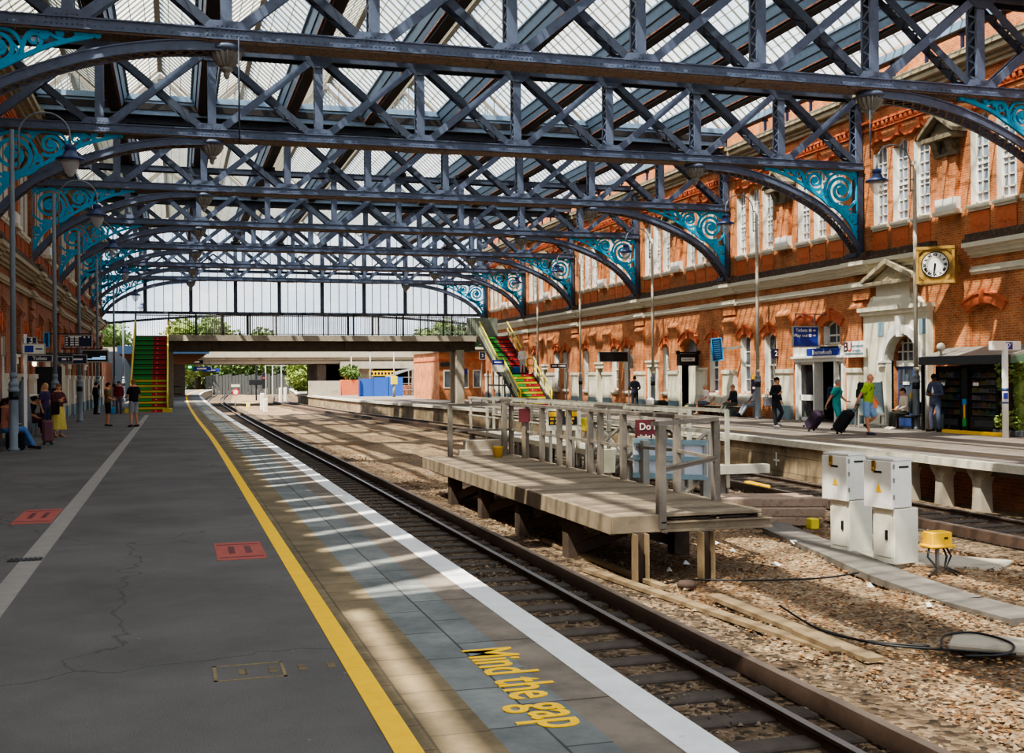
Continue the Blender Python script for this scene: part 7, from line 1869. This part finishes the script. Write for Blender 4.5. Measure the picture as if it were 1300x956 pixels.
# --- right platform: the walking couple with cases
x, y = PZ(1102, 552); rzw = math.radians(-142)      # facing down the platform, toward frame right
WALK = pose(hip=(0,0,.92), chest=(0,.02,1.26), neck=(0,.03,1.45), head=(0,.07,1.62), knee=((-.10,.16,.50),(.10,.0,.49)), ank=((-.11,-.10,.30),(.10,.06,.085)), toe=((-.12,-.02,.17),(.12,.22,.03)),
    elb=((-.26,.04,1.15),(.25,-.12,1.14)), wri=((-.27,.20,.93),(.30,-.24,.90)), fin=((-.25,.28,.80),(.30,-.29,.75)))
p = person('bald man in a lime green T-shirt and denim shorts pulling a black suitcase', x, y, rzw, WALK, 1.82, hairstyle='bald', top='#a4c93e', bottom='#86a8cf', legs='shorts', shoes='#3a3d52', build=1.18)
backpack('dark backpack worn by the man in the green T-shirt', p, WALK, '#2c3330')
f = Vector((-math.sin(rzw), math.cos(rzw))); sd = Vector((math.cos(rzw), math.sin(rzw)))
suitcase('large black suitcase tilted behind the man in green', x-f.x*.86+sd.x*.32, y-f.y*.86+sd.y*.32, 0, rzw, math.radians(-35), '#232327', .46, .28, .68, .30)
x, y = PZ(1083, 549.5); rzt = math.radians(-148)
WALK2 = pose(knee=((-.10,.02,.50),(.10,.14,.51)), ank=((-.10,-.14,.14),(.10,.16,.085)), toe=((-.11,-.02,.03),(.11,.32,.04)), elb=((-.25,.06,1.14),(.25,-.10,1.13)), wri=((-.24,.24,1.0),(.28,-.22,.90)), fin=((-.2,.36,1.02),(.28,-.27,.75)), hip=(0,0,.92), chest=(0,.02,1.26), neck=(0,.02,1.45), head=(0,.05,1.62))
x -= .25; y += .5
p = person('grey haired woman in a teal top with a backpack, left of the man in green', x, y, rzt, WALK2, 1.66, hair='#8e8a86', top='#3aa39a', bottom='#3b9aa0', legs='shorts', shoes='#4a4a4a', sleeve=.4)
backpack('navy backpack worn by the woman in the teal top', p, WALK2, '#26324a')
f = Vector((-math.sin(rzt), math.cos(rzt))); sd = Vector((math.cos(rzt), math.sin(rzt)))
suitcase('dark purple soft suitcase tilted behind the woman in teal', x-f.x*.82+sd.x*.3, y-f.y*.82+sd.y*.3, 0, rzt, math.radians(-38), '#3b2f3f', .44, .3, .60, .30)
# man in a suit with his phone
x, y = PZ(1191, 548); x -= .1
SUIT = pose(hip=(0,0,.93), chest=(0,-.01,1.27), head=(0,.05,1.62), look=Vector((0,1,-.45)), elb=((-.26,.0,1.13),(.26,.0,1.13)), wri=((-.12,.24,1.10),(.12,.22,1.12)), fin=((-.02,.33,1.16),(.0,.30,1.15)), knee=((-.12,.02,.5),(.13,.03,.5)), ank=((-.16,.03,.085),(.16,-.05,.085)), toe=((-.2,.18,.03),(.22,.10,.03)))
SU = person('man in a blue grey suit standing and looking at his phone', x, y, math.radians(108), SUIT, 1.80, skin='skindark', hair='#1c1512', top='#4a5064', sleeve=1, bottom='#565c72', shoes='#2b211c', open_jacket='#e4e4ea')
mb = MB(); mb.bbox(-.04,.04,-.005,.005,-.07,.07,.004); ph = mb.build('phone', M['black']); ph.location = Vector((x, y, 0)) + Matrix.Rotation(math.radians(108), 3, 'Z') @ Vector((-.01,.335,1.21))*1.03; ph.rotation_euler = (-.7, 0, math.radians(108)); tag(ph, 'black phone held by the man in the suit', 'phone')
suitcase('small grey suitcase standing behind the legs of the man in the suit', x+.30, y+.22, 0, math.radians(108), 0, '#6d7274', .34, .22, .48, .0)
# seated man in beige
x, y = 22.62, atx(1148, 540, 22.6)[0]
p = person('seated man in a beige shirt and dark trousers looking along the platform', x, y, math.radians(80), pose(**{**SIT, 'look': Vector((-.2,1,0))}), 1.72, hair='#2c1d14', top='#cbbfae', sleeve=1, bottom='#3a3a32', shoes='#d8d8d4')
# woman in black walking
x, y = PZ(985, 543)
JOG = pose(hip=(0,0,.92), chest=(0,.03,1.26), neck=(0,.04,1.45), head=(0,.07,1.62), knee=((-.09,.20,.52),(.09,.02,.5)), ank=((-.08,.02,.20),(.06,.05,.085)), toe=((-.08,.14,.10),(.05,.2,.03)), elb=((-.27,-.06,1.16),(.25,.0,1.14)), wri=((-.28,.02,.92),(.12,.24,1.16)), fin=((-.27,.08,.78),(.04,.30,1.25)))
p = person('woman in a black jacket and trousers walking towards the tracks with a patterned bag', x, y, math.radians(-160), JOG, 1.72, hair='#20160f', hairstyle='bun', top='#26262b', sleeve=1, bottom='#2d2d33', shoes='#8d8d94', skin='skin')
mb = MB(); mb.bbox(-.14,.14,-.06,.06,0,.3,.03); o = tag(mb.build('handbag', cloth('#6d6d74'), loc=(x-.32, y-.05, .72)), 'grey patterned shoulder bag of the woman in black', 'bag'); q = MB(); q.tube([(-.1,0,.3),(0,.0,.62),(.1,0,.3)],.012,6); q.build('strap', M['black'], o)
# bench passengers
for (u, X, pz, kw, lab, rz, h) in (
    (897, 23.1, pose(**{**SIT, 'look': Vector((-.3,1,-.3))}), dict(hair='#b9a48e', top='#e6e2e0', sleeve=.5, bottom='#5b6470', legs='shorts', shoes='#8a6f55'), 'seated man in a white patterned shirt with bare legs on the far bench', math.radians(70), 1.78),
    (932, 23.1, pose(**{**SIT, 'knee':((-.12,.42,.53),(.12,.42,.53)),'ank':((-.12,.66,.12),(.12,.70,.12)),'toe':((-.12,.76,.22),(.12,.8,.22))}), dict(hair='#8d7466', top='#2e323c', sleeve=1, bottom='#5a5d55', shoes='#3a3533'), 'seated man in a dark jumper with stretched out legs', math.radians(95), 1.78),
    (957, 23.1, pose(**{**SIT, 'chest':(0,-.1,.86),'neck':(0,-.16,1.05),'head':(0,-.16,1.22),'ank':((-.12,.72,.12),(.12,.66,.12)),'toe':((-.12,.82,.22),(.12,.76,.22))}), dict(hair='#3a2c22', top='#8d9096', sleeve=1, bottom='#87909c', shoes='#2a2a30'), 'reclining passenger in grey partly hidden by the lamp post', math.radians(95), 1.75)):
    y = atx(u, 520, X)[0]; person(lab, X, y, rz, pz, h, vox=.022, **kw)
x, y = 22.6, atx(880, 525, 22.6)[0]
mb = MB(); mb.bbox(-.2,.2,-.15,.15,0,.5,.06); o = tag(mb.build('rucksack', cloth('#3a4147'), loc=(x, y, 0)), 'dark rucksack on the ground by the man in white', 'bag'); q = MB(); q.tube([(-.08,0,.5),(0,0,.58),(.08,0,.5)],.015,6); q.build('handle', M['black'], o)
mb = MB(); mb.bbox(-.16,.16,-.12,.12,0,.42,.05); o = tag(mb.build('tote_bag', cloth('#8f8a52'), loc=(x+.0, y+.55, 0)), 'olive bag left of the dark rucksack', 'bag'); q = MB(); q.tube([(-.08,0,.42),(0,0,.6),(.08,0,.42)],.012,6); q.build('handle', M['black'], o)
# man from behind with luggage trolley bags
x, y = atz(806, 521); x = 22.4; y = atx(806, 520, 22.4)[0]
person('man in a dark blue jacket seen from behind under the train indicator', x, y, math.radians(-15), pose(elb=((-.27,.03,1.15),(.27,.03,1.15)), wri=((-.16,.22,1.05),(.20,.2,1.05)), fin=((-.08,.3,1.08),(.1,.3,1.08))), 1.78, hair='#241a14', top='#3d4250', sleeve=1, bottom='#30333c', shoes='#202020', vox=.022)
mb = MB(); mb.bbox(-.45,.3,-.22,.22,.0,.58,.1); o = tag(mb.build('travel_bag', cloth('#2b2b2e'), loc=(x+.45, y-2.3, .0)), 'big black travel bag on the ground right of the man seen from behind', 'bag'); q = MB(); q.bbox(-.78,-.4,-.2,.2,.3,.72,.1); q.build('white_bundle', cloth('#d9d9d6'), o)
# person coming down the stair
person('person in white coming down the right hand stair with blue bags', 21.0, 69.0, PI, pose(knee=((-.10,.08,.5),(.10,.02,.5))), 1.7, z=1.95, hair='#8f7a5c', hairstyle='long', top='#e9e6e2', sleeve=1, bottom='#c9c6c0', shoes='#44444a', vox=.024)
mb = MB(); mb.bbox(-.35,.05,-.2,.2,0,.45,.06); o = tag(mb.build('carrier_bag', cloth('#2a5f9a'), loc=(20.65, 68.75, 1.96)), 'blue carrier bag on the stair landing', 'bag'); q = MB(); q.tube([(-.25,0,.45),(-.15,0,.62),(-.05,0,.45)],.012,6); q.build('handle', M['black'], o)

# --- left platform
def L_(u, v): return atz(u, v)
x, y = L_(74, 555)
HUG = pose(elb=((-.25,.06,1.15),(.25,.06,1.15)), wri=((-.02,.20,1.16),(.04,.18,1.22)), fin=((.10,.16,1.22),(-.08,.17,1.28)), look=Vector((.5,1,-.1)))
person('woman in a yellow skirt and burgundy top with sunglasses', x, y, math.radians(-140), HUG, 1.68, hair='#8a5a3c', hairstyle='bun', top='#5b3238', sleeve=1, bottom='#c7b45e', legs='skirt', shoes='#b98d6c')
mb = MB(); mb.bbox(-.13,.13,-.06,.06,0,.42,.03); o = tag(mb.build('shoulder_bag', cloth('#2a1f24'), loc=(x-.06, y-.30, .72)), 'dark bag hanging in front of the woman in the yellow skirt', 'bag'); q = MB(); q.tube([(-.08,0,.42),(0,.06,.7),(.08,0,.42)],.012,6); q.build('strap', M['black'], o)
person('blonde woman in a purple top behind the woman in the yellow skirt', x-.45, y+.7, math.radians(-120), STAND, 1.70, hair='#b79a68', hairstyle='long', top='#4b3f62', sleeve=.5, bottom='#3a4258', shoes='#4a3a3a')
x, y = L_(137, 541)
person('man in an olive brown T-shirt and black shorts facing right', x, y, math.radians(-75), pose(elb=((-.25,.03,1.14),(.24,-.02,1.14)), wri=((-.20,.22,1.05),(.20,.20,1.05)), fin=((-.14,.32,1.1),(.14,.3,1.1))), 1.68, hair='#2e2119', top='#7a6649', bottom='#23242a', legs='shorts', shoes='#3b3b3b')
x, y = L_(170, 542)
person('man in a black shirt and pale grey shorts standing before the painted stair', x, y, math.radians(40), pose(elb=((-.25,.04,1.14),(.25,.0,1.14)), wri=((-.18,.24,1.08),(.24,.12,.95)), fin=((-.12,.34,1.12),(.22,.2,.84)), ank=((-.14,-.03,.085),(.14,-.03,.085))), 1.80, hair='#8a5f40', top='#1f2024', bottom='#8e8e96', legs='shorts', shoes='#4a3834', build=1.15)
x, y = L_(151, 525)
person('person in a red top beside the foot of the painted stair', x, y, math.radians(160), STAND, 1.70, hair='#2a1d16', top='#7d2a33', sleeve=1, bottom='#5d5a66', shoes='#3a3a3a', vox=.024)
mb = MB(); mb.bbox(-.2,.2,-.12,.12,0,.38,.05); o = tag(mb.build('carrier_bag', cloth('#2f8fc0'), loc=(x-.35, y-1.2, 0)), 'bright blue bag on the ground left of the painted stair', 'bag'); q = MB(); q.tube([(-.1,0,.38),(0,0,.55),(.1,0,.38)],.012,6); q.build('handle', M['black'], o)
x, y = L_(127, 526)
person('person in black standing by the wall behind the man in brown', x-.2, y, math.radians(-60), STAND, 1.66, hair='#1d1613', top='#26262a', sleeve=1, bottom='#2a2a30', shoes='#222222', vox=.024)
x, y = L_(213, 516)
person('person in dark green standing right of the painted stair', x+.05, y, math.radians(180), STAND, 1.74, hair='#3a2b22', top='#3c4238', sleeve=1, bottom='#4a4238', shoes='#2a2a2a', vox=.024)
# seated on the left bench
SITL = pose(**{**SIT, 'look': Vector((-.4,1,-.1)), 'wri':((-.10,.34,.60),(.12,.30,.63)), 'fin':((-.06,.44,.56),(.05,.42,.58)), 'chest':(0,.08,.87), 'neck':(0,.15,1.05), 'head':(0,.21,1.21)})
y0 = atx(42, 540, -4.35)[0]
person('seated dark haired woman in a black top and wine red trousers', -4.5, y0, math.radians(-85), SITL, 1.70, hair='#241812', hairstyle='bun', top='#1d1f22', sleeve=.4, bottom='#45262c', shoes='#c9c2ba')
x, y = L_(62, 565)
suitcase('dusty pink suitcase standing in front of the seated woman', x-.05, y+.2, 0, math.radians(-80), 0, '#6d4a50', .44, .27, .62, .40)
person('second seated passenger in wine red trousers behind the pink suitcase', -4.5, y0+1.6, math.radians(-95), SIT, 1.68, hair='#2b2019', top='#5a3b3f', sleeve=1, bottom='#4a2b31', shoes='#2c2426')
y1 = atx(8, 560, -4.2)[0]
person('seated passenger in blue jeans and pink top at the left frame edge', -4.2, y1, math.radians(-70), pose(**{**SIT, 'ank':((-.12,.62,.10),(.12,.64,.10)), 'toe':((-.13,.78,.04),(.13,.8,.04)), 'wri':((-.12,.2,.70),(.12,.2,.70))}), 1.74, hair='#3b2a1e', top='#b87c6a', sleeve=.5, bottom='#4d78ab', shoes='#23252c')
person('seated person in black half hidden behind the nearest left lamp post', -4.55, y1+2.0, math.radians(-90), SIT, 1.68, hair='#17120f', hairstyle='long', top='#2a2028', sleeve=1, bottom='#24222a', shoes='#222222')
mb = MB(); mb.bbox(-.22,.22,-.16,.16,0,.48,.06); o = tag(mb.build('rucksack', cloth('#1c1d22'), loc=(-3.95, y1-.2, 0)), 'black rucksack on the ground at the left edge of the frame', 'bag'); q = MB(); q.tube([(-.08,0,.48),(0,0,.56),(.08,0,.48)],.015,6); q.build('handle', M['black'], o)
# ---------------------------------------------------------------- camera, sky and sun
sc = bpy.context.scene
cam = bpy.data.objects.new('camera', bpy.data.cameras.new('camera')); C.objects.link(cam)
cam.data.sensor_fit = 'HORIZONTAL'; cam.data.sensor_width = 36; cam.data.lens = F_*36/1300; cam.data.clip_end = 2000; cam.data.clip_start = .1
cam.location = (0, 0, EYE)
cam.rotation_euler = (Matrix.Rotation(-YAW, 4, 'Z') @ Matrix.Rotation(PI/2, 4, 'X') @ Matrix.Rotation(-ROLL, 4, 'Z')).to_euler()
sc.camera = cam
Ld = Vector((.50, .31, -1.0)).normalized()
sun = bpy.data.objects.new('sun', bpy.data.lights.new('sun', 'SUN')); C.objects.link(sun)
sun.data.energy = 13; sun.data.angle = math.radians(.6); sun.data.color = (1, .93, .80)
sun.rotation_euler = Ld.to_track_quat('-Z', 'Y').to_euler()
w = bpy.data.worlds.new('sky'); sc.world = w; w.use_nodes = True; nt = w.node_tree; nt.nodes.clear(); Lk = nt.links.new
out = nt.nodes.new('ShaderNodeOutputWorld'); bg = nt.nodes.new('ShaderNodeBackground'); Lk(bg.outputs[0], out.inputs[0])
tc = nt.nodes.new('ShaderNodeTexCoord'); mp = N(nt, 'ShaderNodeMapping'); mp.inputs['Scale'].default_value = (1, 1, 2.6); Lk(tc.outputs['Generated'], mp.inputs['Vector'])
nz = N(nt, 'ShaderNodeTexNoise', Scale=3.2, Detail=9.0, Roughness=.62); Lk(mp.outputs[0], nz.inputs['Vector'])
sp = N(nt, 'ShaderNodeSeparateXYZ'); Lk(tc.outputs['Generated'], sp.inputs[0])
gr = ramp(nt, [(0.0, hexc('#cfdfee')), (.6, hexc('#86aedb'))]); Lk(sp.outputs[2], gr.inputs[0])
cr = ramp(nt, [(.43, (0,0,0)), (.56, (1,1,1))]); Lk(nz.outputs['Fac'], cr.inputs[0])
n2 = N(nt, 'ShaderNodeTexNoise', Scale=5.0, Detail=6.0); Lk(mp.outputs[0], n2.inputs['Vector'])
cl = ramp(nt, [(.3, hexc('#d3d6da')), (.65, hexc('#ffffff'))]); Lk(n2.outputs['Fac'], cl.inputs[0])
Lk(mixc(nt, cr.outputs[0], gr.outputs[0], cl.outputs[0]), bg.inputs[0]); bg.inputs[1].default_value = 1.75
sc.view_settings.view_transform = 'AgX'; sc.view_settings.look = 'AgX - Medium High Contrast'; sc.view_settings.exposure = .38
sc.cycles.max_bounces = 10; sc.cycles.transparent_max_bounces = 24; sc.cycles.diffuse_bounces = 4
sc.cycles.use_denoising = True
